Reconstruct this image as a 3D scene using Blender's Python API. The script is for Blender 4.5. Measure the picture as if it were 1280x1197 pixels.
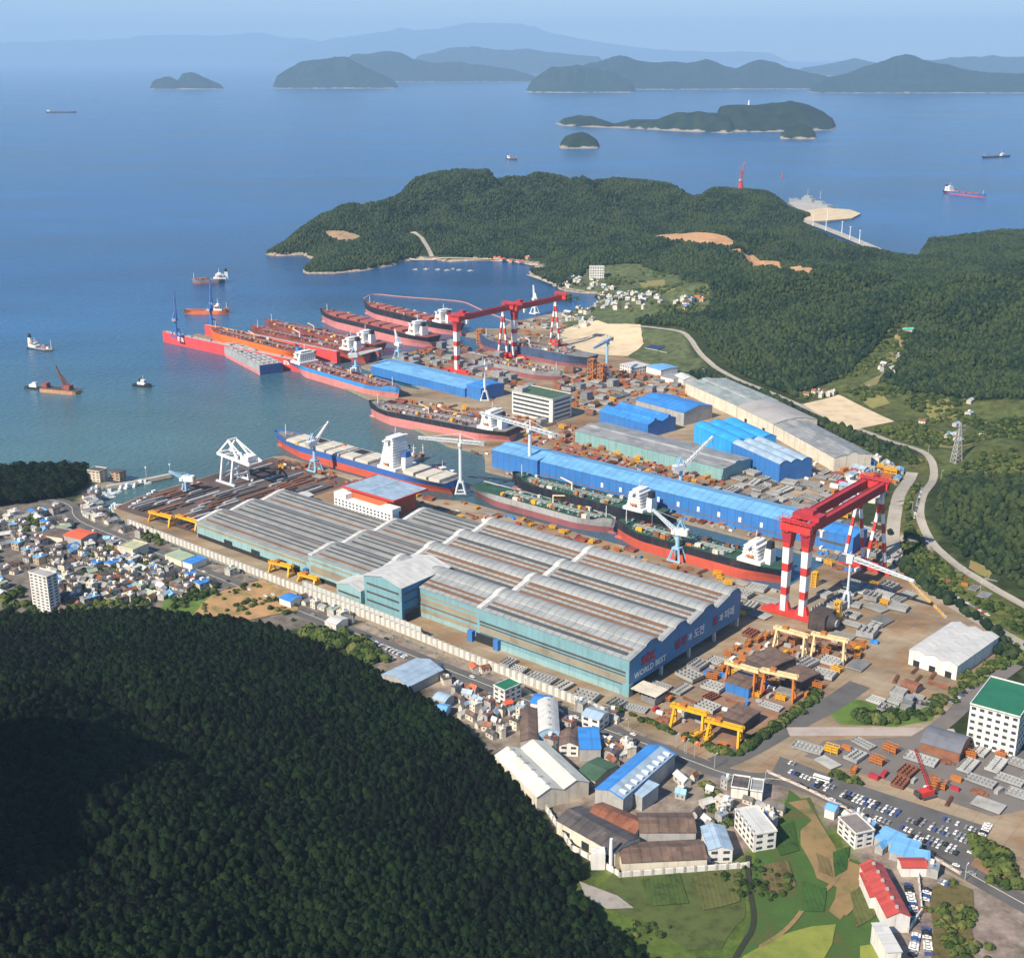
import bpy, bmesh, math, random
import numpy as np
from mathutils import Vector, Matrix

for _o in list(bpy.data.objects):
    bpy.data.objects.remove(_o)
S = bpy.context.scene
COL = S.collection
R = math.radians
rng = random.Random(7)
nrng = np.random.default_rng(11)

# ------------------------------------------------------------------ camera
F, CX, CY, HC = 1600.0, 640.0, 598.5, 450.0
PITCH = math.atan((CY - 68) / F)
cam_d = bpy.data.cameras.new('camera')
cam = bpy.data.objects.new('camera', cam_d)
COL.objects.link(cam)
cam.location = (0, 0, HC)
cam.rotation_euler = (math.pi / 2 - PITCH, 0, 0)
cam_d.sensor_width = 36.0
cam_d.sensor_fit = 'HORIZONTAL'
cam_d.lens = 36.0 * F / 1280.0
cam_d.clip_start = 1.0
cam_d.clip_end = 200000.0
S.camera = cam

# ------------------------------------------------------------------ sky, sun, exposure
SUN_AZ, SUN_EL = R(225), R(40)          # azimuth clockwise from +Y
world = bpy.data.worlds.new('World')
S.world = world
world.use_nodes = True
_nt = world.node_tree
_bg = _nt.nodes['Background']
_sky = _nt.nodes.new('ShaderNodeTexSky')
_sky.sky_type = 'NISHITA'
_sky.sun_disc = False
_sky.sun_elevation = SUN_EL
_sky.sun_rotation = SUN_AZ
_sky.air_density = 1.0
_sky.dust_density = 0.0
_sky.ozone_density = 6.0
_nt.links.new(_sky.outputs[0], _bg.inputs[0])
_bg.inputs[1].default_value = 0.085
sun_d = bpy.data.lights.new('sun', 'SUN')
sun_d.energy = 5.0
sun_d.angle = R(0.5)
sun_d.color = (1.0, 0.88, 0.71)
sun = bpy.data.objects.new('sun', sun_d)
COL.objects.link(sun)
_sd = Vector((math.sin(SUN_AZ) * math.cos(SUN_EL), math.cos(SUN_AZ) * math.cos(SUN_EL), math.sin(SUN_EL)))
sun.rotation_euler = _sd.to_track_quat('Z', 'Y').to_euler()
sun.location = (0, 0, 900)
S.view_settings.view_transform = 'Standard'
S.view_settings.look = 'None'
S.view_settings.exposure = 0.6
S.view_settings.gamma = 1.0
S.cycles.volume_bounces = 2
S.cycles.max_bounces = 5
S.cycles.diffuse_bounces = 2
S.cycles.glossy_bounces = 2
S.cycles.transparent_max_bounces = 6
S.cycles.use_denoising = True
HAZE = 3.5e-5

# ------------------------------------------------------------------ geometry of the place
def ray(px, py):
    a = (px - CX) / F
    b = (CY - py) / F
    return (a, math.cos(PITCH) + b * math.sin(PITCH), -math.sin(PITCH) + b * math.cos(PITCH))

def G(px, py, z=3.0):
    d = ray(px, py)
    t = (z - HC) / d[2]
    return Vector((d[0] * t, d[1] * t, z))

def RD(px, py, D):
    """a point D metres out (along the ground) seen at px, py: returns x, y, z"""
    d = ray(px, py)
    t = D / math.hypot(d[0], d[1])
    return (d[0] * t, d[1] * t, HC + d[2] * t)

AU = R(129.6)
U = Vector((math.sin(AU), math.cos(AU), 0))
V = Vector((-U.y, U.x, 0))
ROTU = math.atan2(U.y, U.x)

def uv(p):
    return (p[0] * U.x + p[1] * U.y, p[0] * V.x + p[1] * V.y)

def W(u, v, z=3.0):
    return Vector((u * U.x + v * V.x, u * U.y + v * V.y, z))

def quv(px, py, z=3.0):
    return uv(G(px, py, z))

def ht(px, pyb, pyt, z=3.0):
    g = G(px, pyb, z)
    d = ray(px, pyt)
    t = math.hypot(g.x, g.y) / math.hypot(d[0], d[1])
    return HC + t * d[2] - z

# ------------------------------------------------------------------ numpy noise
def _hash(ix, iy, seed):
    n = (ix * 374761393 + iy * 668265263 + seed * 974711) & 0x7fffffff
    n = (n ^ (n >> 13)) * 1274126177 & 0x7fffffff
    n = n ^ (n >> 16)
    return (n & 0xffff) / 65535.0

def vnoise(x, y, seed=0):
    x = np.asarray(x, dtype=np.float64); y = np.asarray(y, dtype=np.float64)
    ix = np.floor(x).astype(np.int64); iy = np.floor(y).astype(np.int64)
    fx = x - ix; fy = y - iy
    fx = fx * fx * (3 - 2 * fx); fy = fy * fy * (3 - 2 * fy)
    a = _hash(ix, iy, seed); b = _hash(ix + 1, iy, seed)
    c = _hash(ix, iy + 1, seed); d = _hash(ix + 1, iy + 1, seed)
    return (a * (1 - fx) + b * fx) * (1 - fy) + (c * (1 - fx) + d * fx) * fy

def fbm(x, y, seed=0, octv=4):
    s = 0.0; a = 0.5
    for k in range(octv):
        s = s + a * (vnoise(x, y, seed + k) - 0.5)
        x = x * 2.03; y = y * 2.03; a *= 0.5
    return s

def smooth(t):
    t = np.clip(t, 0, 1)
    return t * t * (3 - 2 * t)

def inside(poly, X, Y):
    X = np.asarray(X, float); Y = np.asarray(Y, float)
    r = np.zeros(X.shape, bool)
    n = len(poly)
    for i in range(n):
        x0, y0 = poly[i][0], poly[i][1]; x1, y1 = poly[(i + 1) % n][0], poly[(i + 1) % n][1]
        if y0 == y1:
            continue
        c = ((y0 > Y) != (y1 > Y)) & (X < (x1 - x0) * (Y - y0) / (y1 - y0) + x0)
        r ^= c
    return r

def polydist(poly, X, Y, closed=True):
    X = np.asarray(X, float); Y = np.asarray(Y, float)
    d = np.full(X.shape, 1e9)
    n = len(poly)
    for i in range(n if closed else n - 1):
        x0, y0 = poly[i][0], poly[i][1]; x1, y1 = poly[(i + 1) % n][0], poly[(i + 1) % n][1]
        dx, dy = x1 - x0, y1 - y0
        L = dx * dx + dy * dy + 1e-9
        t = np.clip(((X - x0) * dx + (Y - y0) * dy) / L, 0, 1)
        d = np.minimum(d, np.hypot(X - x0 - t * dx, Y - y0 - t * dy))
    return d

def sdf(poly, X, Y):
    """positive inside"""
    d = polydist(poly, X, Y)
    return np.where(inside(poly, X, Y), d, -d)

def PG(pts, z=3.0):
    return [tuple(G(*p, z)[:2]) for p in pts]

def PUV(pts):
    return [tuple(W(*p)[:2]) for p in pts]

# ------------------------------------------------------------------ materials
MATS = {}
def _pr(nt):
    return nt.nodes['Principled BSDF']

def mat(name, color, rough=0.7, metal=0.0, var=0.25, scale=0.15, bump=0.0, color2=None, rnd=0.0, stripes=None, spec=0.4, streak=0.0, panels=None):
    """weathered paint / metal / masonry: base colour broken up by two noises; stripes=(axis, period, depth) gives corrugation"""
    if name in MATS:
        return MATS[name]
    m = bpy.data.materials.new(name)
    m.use_nodes = True
    nt = m.node_tree; N = nt.nodes; L = nt.links
    p = _pr(nt)
    p.inputs['Roughness'].default_value = rough
    p.inputs['Metallic'].default_value = metal
    p.inputs['Specular IOR Level'].default_value = spec
    tc = N.new('ShaderNodeTexCoord')
    nz = N.new('ShaderNodeTexNoise'); nz.inputs['Scale'].default_value = scale; nz.inputs['Detail'].default_value = 5
    nz.inputs['Roughness'].default_value = 0.65
    L.new(tc.outputs['Object'], nz.inputs['Vector'])
    rp = N.new('ShaderNodeValToRGB')
    c = color
    c2 = color2 or tuple(x * (1 - var) for x in c)
    c3 = tuple(min(1, x * (1 + var * 0.5)) for x in c)
    e = rp.color_ramp.elements
    e[0].position = 0.3; e[0].color = (*c2, 1)
    e[1].position = 0.7; e[1].color = (*c3, 1)
    k = e.new(0.48); k.color = (*c, 1)
    L.new(nz.outputs['Fac'], rp.inputs['Fac'])
    out = rp.outputs['Color']
    if rnd:
        oi = N.new('ShaderNodeObjectInfo')
        hs = N.new('ShaderNodeHueSaturation')
        mr = N.new('ShaderNodeMapRange')
        mr.inputs['To Min'].default_value = 1 - rnd; mr.inputs['To Max'].default_value = 1 + rnd
        L.new(oi.outputs['Random'], mr.inputs['Value'])
        L.new(mr.outputs[0], hs.inputs['Value'])
        L.new(out, hs.inputs['Color'])
        out = hs.outputs['Color']
    if stripes:
        ax, per, dep = stripes
        sx = N.new('ShaderNodeSeparateXYZ'); L.new(tc.outputs['Object'], sx.inputs[0])
        mu = N.new('ShaderNodeMath'); mu.operation = 'MULTIPLY'; mu.inputs[1].default_value = 1.0 / per
        L.new(sx.outputs[ax], mu.inputs[0])
        fr = N.new('ShaderNodeMath'); fr.operation = 'FRACT'; L.new(mu.outputs[0], fr.inputs[0])
        gt = N.new('ShaderNodeMath'); gt.operation = 'GREATER_THAN'; gt.inputs[1].default_value = 0.82
        L.new(fr.outputs[0], gt.inputs[0])
        mx = N.new('ShaderNodeMix'); mx.data_type = 'RGBA'; mx.blend_type = 'MULTIPLY'
        ml = N.new('ShaderNodeMath'); ml.operation = 'MULTIPLY'; ml.inputs[1].default_value = dep
        L.new(gt.outputs[0], ml.inputs[0]); L.new(ml.outputs[0], mx.inputs['Factor'])
        L.new(out, mx.inputs['A']); mx.inputs['B'].default_value = (0.45, 0.45, 0.47, 1)
        out = mx.outputs['Result']
    if panels:
        pw, ph_, dp = panels
        br = N.new('ShaderNodeTexBrick'); br.inputs['Scale'].default_value = 1.0; br.inputs['Brick Width'].default_value = pw; br.inputs['Row Height'].default_value = ph_
        br.inputs['Mortar Size'].default_value = 0.0; br.inputs['Bias'].default_value = 0.0
        br.inputs['Color1'].default_value = (1 + dp * .3, 1 + dp * .3, 1 + dp * .3, 1); br.inputs['Color2'].default_value = (1 - dp, 1 - dp, 1 - dp * .9, 1)
        L.new(tc.outputs['Object'], br.inputs['Vector'])
        mp_ = N.new('ShaderNodeMix'); mp_.data_type = 'RGBA'; mp_.blend_type = 'MULTIPLY'; mp_.inputs['Factor'].default_value = 1.0
        L.new(out, mp_.inputs['A']); L.new(br.outputs['Color'], mp_.inputs['B']); out = mp_.outputs['Result']
    if streak:
        mg = N.new('ShaderNodeMapping'); mg.inputs['Scale'].default_value = (.35, .35, .035); L.new(tc.outputs['Object'], mg.inputs['Vector'])
        sn = N.new('ShaderNodeTexNoise'); sn.inputs['Scale'].default_value = 1.0; sn.inputs['Detail'].default_value = 7; sn.inputs['Roughness'].default_value = .7
        L.new(mg.outputs[0], sn.inputs['Vector'])
        sr = N.new('ShaderNodeMapRange'); sr.inputs['From Min'].default_value = .50; sr.inputs['From Max'].default_value = .72; sr.inputs['To Max'].default_value = streak
        L.new(sn.outputs['Fac'], sr.inputs['Value'])
        sm_ = N.new('ShaderNodeMix'); sm_.data_type = 'RGBA'; L.new(sr.outputs[0], sm_.inputs['Factor']); L.new(out, sm_.inputs['A']); sm_.inputs['B'].default_value = (.17, .095, .055, 1); out = sm_.outputs['Result']
    L.new(out, p.inputs['Base Color'])
    if bump:
        n2 = N.new('ShaderNodeTexNoise'); n2.inputs['Scale'].default_value = scale * 6
        L.new(tc.outputs['Object'], n2.inputs['Vector'])
        b = N.new('ShaderNodeBump'); b.inputs['Strength'].default_value = bump; b.inputs['Distance'].default_value = 0.5
        L.new(n2.outputs['Fac'], b.inputs['Height']); L.new(b.outputs[0], p.inputs['Normal'])
    MATS[name] = m
    return m

def foliage_mat(name, dark, light, mid=None):
    m = bpy.data.materials.new(name)
    m.use_nodes = True
    nt = m.node_tree; N = nt.nodes; L = nt.links
    p = _pr(nt)
    p.inputs['Roughness'].default_value = 0.75
    p.inputs['Specular IOR Level'].default_value = 0.15
    oi = N.new('ShaderNodeObjectInfo')
    ge = N.new('ShaderNodeNewGeometry')
    nz = N.new('ShaderNodeTexNoise'); nz.inputs['Scale'].default_value = 0.012; nz.inputs['Detail'].default_value = 3
    L.new(ge.outputs['Position'], nz.inputs['Vector'])
    n2 = N.new('ShaderNodeTexNoise'); n2.inputs['Scale'].default_value = 0.5; n2.inputs['Detail'].default_value = 2
    L.new(ge.outputs['Position'], n2.inputs['Vector'])
    a = N.new('ShaderNodeMath'); a.operation = 'MULTIPLY_ADD'; a.inputs[1].default_value = 0.45
    L.new(oi.outputs['Random'], a.inputs[0]); L.new(nz.outputs['Fac'], a.inputs[2])
    b = N.new('ShaderNodeMath'); b.operation = 'MULTIPLY_ADD'; b.inputs[1].default_value = 0.3
    L.new(n2.outputs['Fac'], b.inputs[0]); L.new(a.outputs[0], b.inputs[2])
    rp = N.new('ShaderNodeValToRGB')
    e = rp.color_ramp.elements
    e[0].position = 0.55; e[0].color = (*dark, 1)
    e[1].position = 1.15 if False else 1.0; e[1].color = (*light, 1)
    if mid:
        k = e.new(0.8); k.color = (*mid, 1)
    L.new(b.outputs[0], rp.inputs['Fac'])
    L.new(rp.outputs['Color'], p.inputs['Base Color'])
    MATS[name] = m
    return m

# ------------------------------------------------------------------ mesh collector and object helpers
class MB:
    def __init__(s):
        s.v = []; s.f = []; s.m = []
    def add(s, vs, fs, mi=0):
        n = len(s.v)
        s.v += [tuple(x) for x in vs]
        s.f += [tuple(i + n for i in f) for f in fs]
        s.m += [mi] * len(fs)
        return s
    def box(s, cx, cy, cz, sx, sy, sz, rz=0.0, mi=0, taper=1.0):
        """cz is the bottom"""
        c, n = math.cos(rz), math.sin(rz)
        vs = []
        for z, k in ((0, 1.0), (sz, taper)):
            for a, b in ((-1, -1), (1, -1), (1, 1), (-1, 1)):
                x, y = a * sx / 2 * k, b * sy / 2 * k
                vs.append((cx + x * c - y * n, cy + x * n + y * c, cz + z))
        return s.add(vs, [(3, 2, 1, 0), (4, 5, 6, 7), (0, 1, 5, 4), (1, 2, 6, 5), (2, 3, 7, 6), (3, 0, 4, 7)], mi)
    def bb(s, x0, x1, y0, y1, z0, z1, mi=0):
        return s.box((x0 + x1) / 2, (y0 + y1) / 2, z0, x1 - x0, y1 - y0, z1 - z0, 0, mi)
    def beam(s, p, q, w, h=None, mi=0, w2=None):
        h = h or w
        p = Vector(p); q = Vector(q)
        d = (q - p)
        if d.length < 1e-6:
            return s
        d.normalize()
        up = Vector((0, 0, 1)) if abs(d.z) < 0.95 else Vector((0, 1, 0))
        a = d.cross(up).normalized(); b = a.cross(d).normalized()
        k = (w2 / w) if w2 else 1.0
        vs = []
        for o, kk in ((p, 1.0), (q, k)):
            for i, j in ((-1, -1), (1, -1), (1, 1), (-1, 1)):
                vs.append(o + a * (i * w / 2 * kk) + b * (j * h / 2 * kk))
        return s.add(vs, [(3, 2, 1, 0), (4, 5, 6, 7), (0, 1, 5, 4), (1, 2, 6, 5), (2, 3, 7, 6), (3, 0, 4, 7)], mi)
    def tube(s, p, q, r, r2=None, n=8, mi=0):
        p = Vector(p); q = Vector(q); r2 = r if r2 is None else r2
        d = (q - p).normalized()
        up = Vector((0, 0, 1)) if abs(d.z) < 0.95 else Vector((0, 1, 0))
        a = d.cross(up).normalized(); b = a.cross(d).normalized()
        vs = []
        for o, rr in ((p, r), (q, r2)):
            for i in range(n):
                t = 2 * math.pi * i / n
                vs.append(o + a * (rr * math.cos(t)) + b * (rr * math.sin(t)))
        fs = [(i, (i + 1) % n, n + (i + 1) % n, n + i) for i in range(n)]
        fs += [tuple(range(n - 1, -1, -1)), tuple(range(n, 2 * n))]
        return s.add(vs, fs, mi)
    def prism(s, poly, z0, z1, mi=0, mtop=None):
        n = len(poly)
        vs = [(x, y, z0) for x, y in poly] + [(x, y, z1) for x, y in poly]
        s.add(vs, [(i, (i + 1) % n, n + (i + 1) % n, n + i) for i in range(n)], mi)
        s.add(vs, [tuple(range(n, 2 * n))], mi if mtop is None else mtop)
        return s
    def extrude_x(s, prof, x0, x1, mi=0, caps=True, closed=True):
        """profile list of (y,z) extruded along x"""
        n = len(prof)
        vs = [(x0, y, z) for y, z in prof] + [(x1, y, z) for y, z in prof]
        m = n if closed else n - 1
        s.add(vs, [(i, n + i, n + (i + 1) % n, (i + 1) % n) for i in range(m)], mi)
        if caps:
            s.add(vs, [tuple(range(n)), tuple(range(2 * n - 1, n - 1, -1))], mi)
        return s
    def gable(s, x0, x1, y0, y1, z0, rise, along='x', over=0.6, th=0.4, mi=0):
        """pitched roof sheet (closed solid) over a rectangle, ridge along x or y"""
        if along == 'x':
            ym = (y0 + y1) / 2
            s.extrude_x([(y0 - over, z0 - .1), (y1 + over, z0 - .1), (y1 + over, z0 + th), (ym, z0 + rise + th), (y0 - over, z0 + th)], x0 - over, x1 + over, mi)
        else:
            k = len(s.v)
            xm = (x0 + x1) / 2
            t = MB().extrude_x([(x0 - over, z0 - .1), (x1 + over, z0 - .1), (x1 + over, z0 + th), (xm, z0 + rise + th), (x0 - over, z0 + th)], y0 - over, y1 + over, mi)
            s.add([(y, x, z) for x, y, z in t.v], [tuple(reversed(f)) for f in t.f], mi)
        return s
    def build(s, name, mats, parent=None, smooth_=False, fix=True):
        me = bpy.data.meshes.new(name)
        me.from_pydata(s.v, [], s.f)
        if not isinstance(mats, (list, tuple)):
            mats = [mats]
        for m in mats:
            me.materials.append(m)
        if len(mats) > 1:
            me.polygons.foreach_set('material_index', s.m)
        if fix:
            bm = bmesh.new(); bm.from_mesh(me)
            bmesh.ops.recalc_face_normals(bm, faces=bm.faces)
            bm.to_mesh(me); bm.free()
        if smooth_:
            me.polygons.foreach_set('use_smooth', [True] * len(me.polygons))
        me.update()
        o = bpy.data.objects.new(name, me)
        COL.objects.link(o)
        if parent:
            o.parent = parent
        return o

def tag(o, label=None, cat=None, group=None, kind=None):
    if label and len(label.split()) > 15: print('LONGLABEL', len(label.split()), label)
    if label: o['label'] = label
    if cat: o['category'] = cat
    if group: o['group'] = group
    if kind: o['kind'] = kind
    return o

def thing(name, label, cat, loc, rot=None, group=None):
    o = bpy.data.objects.new(name, None)
    COL.objects.link(o)
    o.empty_display_size = 1
    o.location = loc
    o.rotation_euler = (0, 0, ROTU if rot is None else rot)
    return tag(o, label, cat, group)

KIDS = {}
def copy_tree(root, loc, rot=None, label=None, group=None, scale=None):
    def kids(o):
        if o.name not in KIDS:
            KIDS[o.name] = list(o.children)
        return KIDS[o.name]
    def rec(o, par):
        c = o.copy(); COL.objects.link(c)
        if par: c.parent = par
        for k in kids(o):
            rec(k, c)
        return c
    r = rec(root, None)
    r.location = loc
    if rot is not None: r.rotation_euler = (0, 0, rot)
    if scale is not None: r.scale = scale if isinstance(scale, tuple) else (scale,) * 3
    if label: r['label'] = label
    if group: r['group'] = group
    return r

class Pool:
    """first call moves the prototype itself, later calls copy it"""
    def __init__(s, root):
        s.root = root; s.used = False
    def put(s, loc, rot=None, label=None, group=None, scale=None):
        if not s.used:
            s.used = True
            r = s.root
            r.location = loc
            if rot is not None: r.rotation_euler = (0, 0, rot)
            if scale is not None: r.scale = scale if isinstance(scale, tuple) else (scale,) * 3
            if label: r['label'] = label
            if group: r['group'] = group
            return r
        return copy_tree(s.root, loc, rot, label, group, scale)
    def done(s):
        if not s.used:
            for c in list(s.root.children_recursive):
                bpy.data.objects.remove(c)
            bpy.data.objects.remove(s.root)
# ================================================================== TERRAIN
coast_px = [(-90, 612), (-40, 590), (0, 585), (40, 582), (75, 580), (105, 583), (125, 588), (142, 595), (152, 602), (138, 608), (120, 614),
            (122, 628), (130, 642), (158, 653)]
N_main = PG(coast_px, 1.5)
N_main += PUV([(-1060, 686), (-440, 674), (-432, 900), (-432, 1125), (-900, 1135), (-900, 1300), (-1010, 1420), (-1090, 1480), (-1120, 1600)])
N_main += PG([(690, 408), (700, 392), (722, 388), (738, 381), (745, 376), (742, 367), (722, 366), (700, 363), (680, 352), (662, 345), (656, 339), (672, 335),
              (660, 330), (640, 327), (600, 325), (560, 327), (535, 324), (512, 325), (495, 331), (455, 338), (415, 342), (378, 342), (374, 337), (390, 325),
              (376, 318), (350, 320), (328, 318)], 1.5)
N_main += [(-560, 3250), (-420, 3560), (-150, 3950), (250, 4150), (650, 4130), (860, 3950), (880, 3780)]
N_main += PG([(1003, 276), (1012, 290), (1050, 303), (1098, 320), (1142, 323)], 1.5)
N_main += [(1050, 3280), (1300, 3450), (2300, 3400), (2600, 2500), (2600, 100), (-1800, 100), (-1800, 1150)]

# ridges: (px, py of the skyline or crest, ground distance, half width)
RIDGES = [
    [(352, 300, 3130, 190), (375, 275, 3230, 260), (405, 258, 3320, 330), (440, 247, 3400, 420), (480, 244, 3450, 480), (520, 232, 3500, 540), (560, 221, 3560, 600), (600, 212, 3600, 640),
     (650, 216, 3620, 640), (700, 222, 3650, 600), (740, 229, 3680, 560), (780, 225, 3700, 520), (805, 232, 3700, 480), (835, 242, 3640, 450), (870, 233, 3620, 430),
     (920, 236, 3620, 400), (960, 244, 3620, 330), (990, 256, 3600, 240)],
    [(430, 302, 3020, 180), (475, 296, 3010, 190), (500, 305, 3000, 140)],
    [(585, 262, 3350, 260), (610, 285, 3150, 190), (640, 300, 3060, 160)],
    [(690, 262, 3350, 300), (740, 285, 3100, 260), (760, 305, 2900, 200)],
    [(785, 300, 2950, 260), (850, 292, 2950, 340), (920, 284, 2950, 380), (980, 284, 2880, 400), (1030, 304, 2740, 210), (1062, 330, 2640, 150), (1090, 350, 2540, 130)],
    [(872, 425, 2130, 150), (900, 398, 2160, 260), (940, 372, 2220, 330), (985, 348, 2300, 380), (1040, 334, 2380, 400), (1085, 337, 2440, 300), (1118, 345, 2480, 190)],
    [(960, 400, 2080, 220), (1010, 395, 2060, 240), (1060, 385, 2080, 240)],
    [(1172, 316, 2850, 90), (1205, 306, 2850, 210), (1250, 304, 2850, 420), (1340, 300, 2850, 420)],
    [(1150, 395, 2180, 200), (1195, 375, 2240, 330), (1245, 350, 2300, 400), (1340, 335, 2300, 400)],
    [(1130, 440, 2000, 110), (1180, 438, 1950, 190), (1240, 430, 1930, 240), (1320, 425, 1930, 240)],
    [(1178, 640, 1290, 80), (1215, 622, 1290, 140), (1290, 610, 1290, 180)],
    [(1190, 560, 1500, 90), (1250, 545, 1500, 120)],
]
RID = []
for r_ in RIDGES:
    pts = []
    for (px, py, D, w) in r_:
        x, y, z = RD(px, py, D)
        pts.append((x, y, z - 9.0, w))
    RID.append(pts)
near_foot = [(-1500, 1010), (-620, 990), (-480, 985), (-403, 978), (-330, 984), (-268, 978), (-189, 946), (-140, 905), (-98, 872), (-45, 800), (-11, 738), (10, 690), (28, 648), (42, 612), (68, 588), (98, 558), (135, 505), (160, 440), (160, 100), (-1500, 100)]

def height(X, Y):
    X = np.asarray(X, float); Y = np.asarray(Y, float)
    acc = np.zeros(X.shape)
    wig = fbm(X / 260, Y / 260, 3, 4)
    for pts in RID:
        best = np.zeros(X.shape)
        for (a, b) in zip(pts[:-1], pts[1:]):
            dx, dy = b[0] - a[0], b[1] - a[1]
            Ls = dx * dx + dy * dy
            t = np.clip(((X - a[0]) * dx + (Y - a[1]) * dy) / Ls, 0, 1)
            d = np.hypot(X - a[0] - t * dx, Y - a[1] - t * dy)
            w = a[3] + (b[3] - a[3]) * t
            h = a[2] + (b[2] - a[2]) * t
            q = np.clip(d / (w * (1.12 + 0.5 * wig)), 0, 1)
            val = h * (0.5 + 0.5 * np.cos(q * math.pi)) ** 0.85
            best = np.maximum(best, val)
        acc = acc + np.maximum(best, 0) ** 4
    h = acc ** 0.25
    dn = sdf(near_foot, X, Y)
    hn = np.where(dn > 0, 125 * smooth((dn + 12 * wig) / 520) ** 0.8, 0)
    h = np.maximum(h, hn)
    h = np.maximum(h, hn) if False else h
    shade_pk = np.hypot(X + 520, Y - 330)  # unseen peak beyond the left edge, added to shade the near hill
    h = h + 320 * (0.5 + 0.5 * np.cos(np.clip(shade_pk / 340, 0, 1) * math.pi)) * (1 + 0.5 * fbm(X / 90, Y / 90, 77, 3))
    sd = polydist([(720, 2780), (790, 2745), (880, 2720), (930, 2800)], X, Y, False)   # the saddle behind which the causeway shows
    h = h * (1 - 0.96 * (0.5 + 0.5 * np.cos(np.clip(sd / 310, 0, 1) * math.pi)))
    # ravines and bumps grow with height
    rv = np.abs(fbm(X / 210, Y / 210, 9, 4))
    h = h * (1 - np.where(dn > 0, 0.25, 0.42) * smooth((0.17 - rv) / 0.17) * smooth(h / 50) + 0.12 * fbm(X / 60, Y / 60, 21, 3))
    return h

def height_full(X, Y):
    X = np.asarray(X, float); Y = np.asarray(Y, float)
    s = sdf(N_main, X, Y)
    land = smooth((s + 4) / 14.0)
    h = height(X, Y) * smooth(s / 120.0) ** 0.6
    base = -7 + 9.9 * land
    return base + h * land

GX0, GX1, GY0, GY1, GS = -1300, 2100, 240, 4500, 11.0
_nx = int((GX1 - GX0) / GS) + 1; _ny = int((GY1 - GY0) / GS) + 1
_gx = GX0 + GS * np.arange(_nx); _gy = GY0 + GS * np.arange(_ny)
_XX, _YY = np.meshgrid(_gx, _gy)
HG = height_full(_XX, _YY)

def hz(x, y):
    """terrain height by bilinear lookup"""
    x = np.asarray(x, float); y = np.asarray(y, float)
    fx = np.clip((x - GX0) / GS, 0, _nx - 1.001); fy = np.clip((y - GY0) / GS, 0, _ny - 1.001)
    ix = fx.astype(int); iy = fy.astype(int); fx = fx - ix; fy = fy - iy
    return (HG[iy, ix] * (1 - fx) + HG[iy, ix + 1] * fx) * (1 - fy) + (HG[iy + 1, ix] * (1 - fx) + HG[iy + 1, ix + 1] * fx) * fy

def P(px, py):
    """where the line of sight meets the ground (terrain or the yard slab)"""
    d = ray(px, py)
    hd = math.hypot(d[0], d[1])
    D = np.arange(260, 4400, 3.0)
    t = D / hd
    x = d[0] * t; y = d[1] * t; z = HC + d[2] * t
    g = np.maximum(hz(x, y), 0)
    k = np.nonzero(z < g)[0]
    if len(k) == 0:
        return G(px, py, 0)
    i = k[0]
    return Vector((x[i], y[i], float(g[i])))

def zg(x, y):
    return max(float(hz(x, y)), 2.9)

# ---- cover colours
def PP(pts):
    return [tuple(P(*p)[:2]) for p in pts]

valley = PP([(990, 492), (1060, 468), (1105, 420), (1125, 405), (1142, 412), (1128, 448), (1100, 478), (1135, 492), (1200, 500), (1290, 500), (1290, 600), (1180, 600), (1150, 562), (1060, 535)])
nvillage = PP([(690, 410), (695, 365), (735, 335), (800, 330), (850, 345), (890, 372), (880, 392), (800, 400), (790, 408), (850, 412), (880, 460), (850, 475), (700, 450)])
fieldS = PP([(700, 1110), (770, 1085), (925, 1083), (960, 1040), (985, 985), (1010, 1000), (1070, 1050), (1105, 1110), (1120, 1260), (860, 1260)])
town_w = PP([(-120, 640), (60, 625), (160, 655), (440, 775), (350, 790), (240, 768), (-120, 770)])
factories = PP([(440, 770), (640, 850), (900, 950), (1000, 975), (1290, 1120), (1290, 1260), (1110, 1260), (1105, 1110), (1010, 1000), (985, 985), (960, 1040), (925, 1080), (770, 1090), (700, 1030), (620, 950), (560, 890), (470, 835)])
slopeR = PP([(1118, 585), (1150, 570), (1172, 590), (1150, 640), (1175, 690), (1290, 770), (1290, 850), (1240, 770), (1150, 715), (1108, 660)])

slopeR2 = PP([(1112, 680), (1165, 690), (1200, 722), (1250, 748), (1300, 780), (1300, 822), (1240, 785), (1195, 757), (1150, 722), (1116, 695)])

def paint_cover():
    X, Y = _XX, _YY
    col = np.zeros(X.shape + (3,))
    col[:] = (0.030, 0.045, 0.018)
    def put(poly, c, n=0.25):
        m = inside(poly, X, Y)
        k = 1 + n * 2 * fbm(X / 30, Y / 30, 5, 3)
        for i in range(3):
            col[..., i] = np.where(m, c[i] * k, col[..., i])
    put(valley, (0.075, 0.095, 0.032)); put(nvillage, (0.09, 0.115, 0.05)); put(fieldS, (0.085, 0.13, 0.028))
    put(town_w, (0.17, 0.15, 0.13)); put(factories, (0.24, 0.20, 0.165)); put(slopeR, (0.085, 0.095, 0.035)); put(slopeR2, (0.10, 0.12, 0.035))
    s = sdf(N_main, X, Y)
    m = (HG < 6) & (s < 16)
    for i, c in enumerate((0.34, 0.29, 0.22)):
        col[..., i] = np.where(m, c, col[..., i])
    return col

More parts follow.
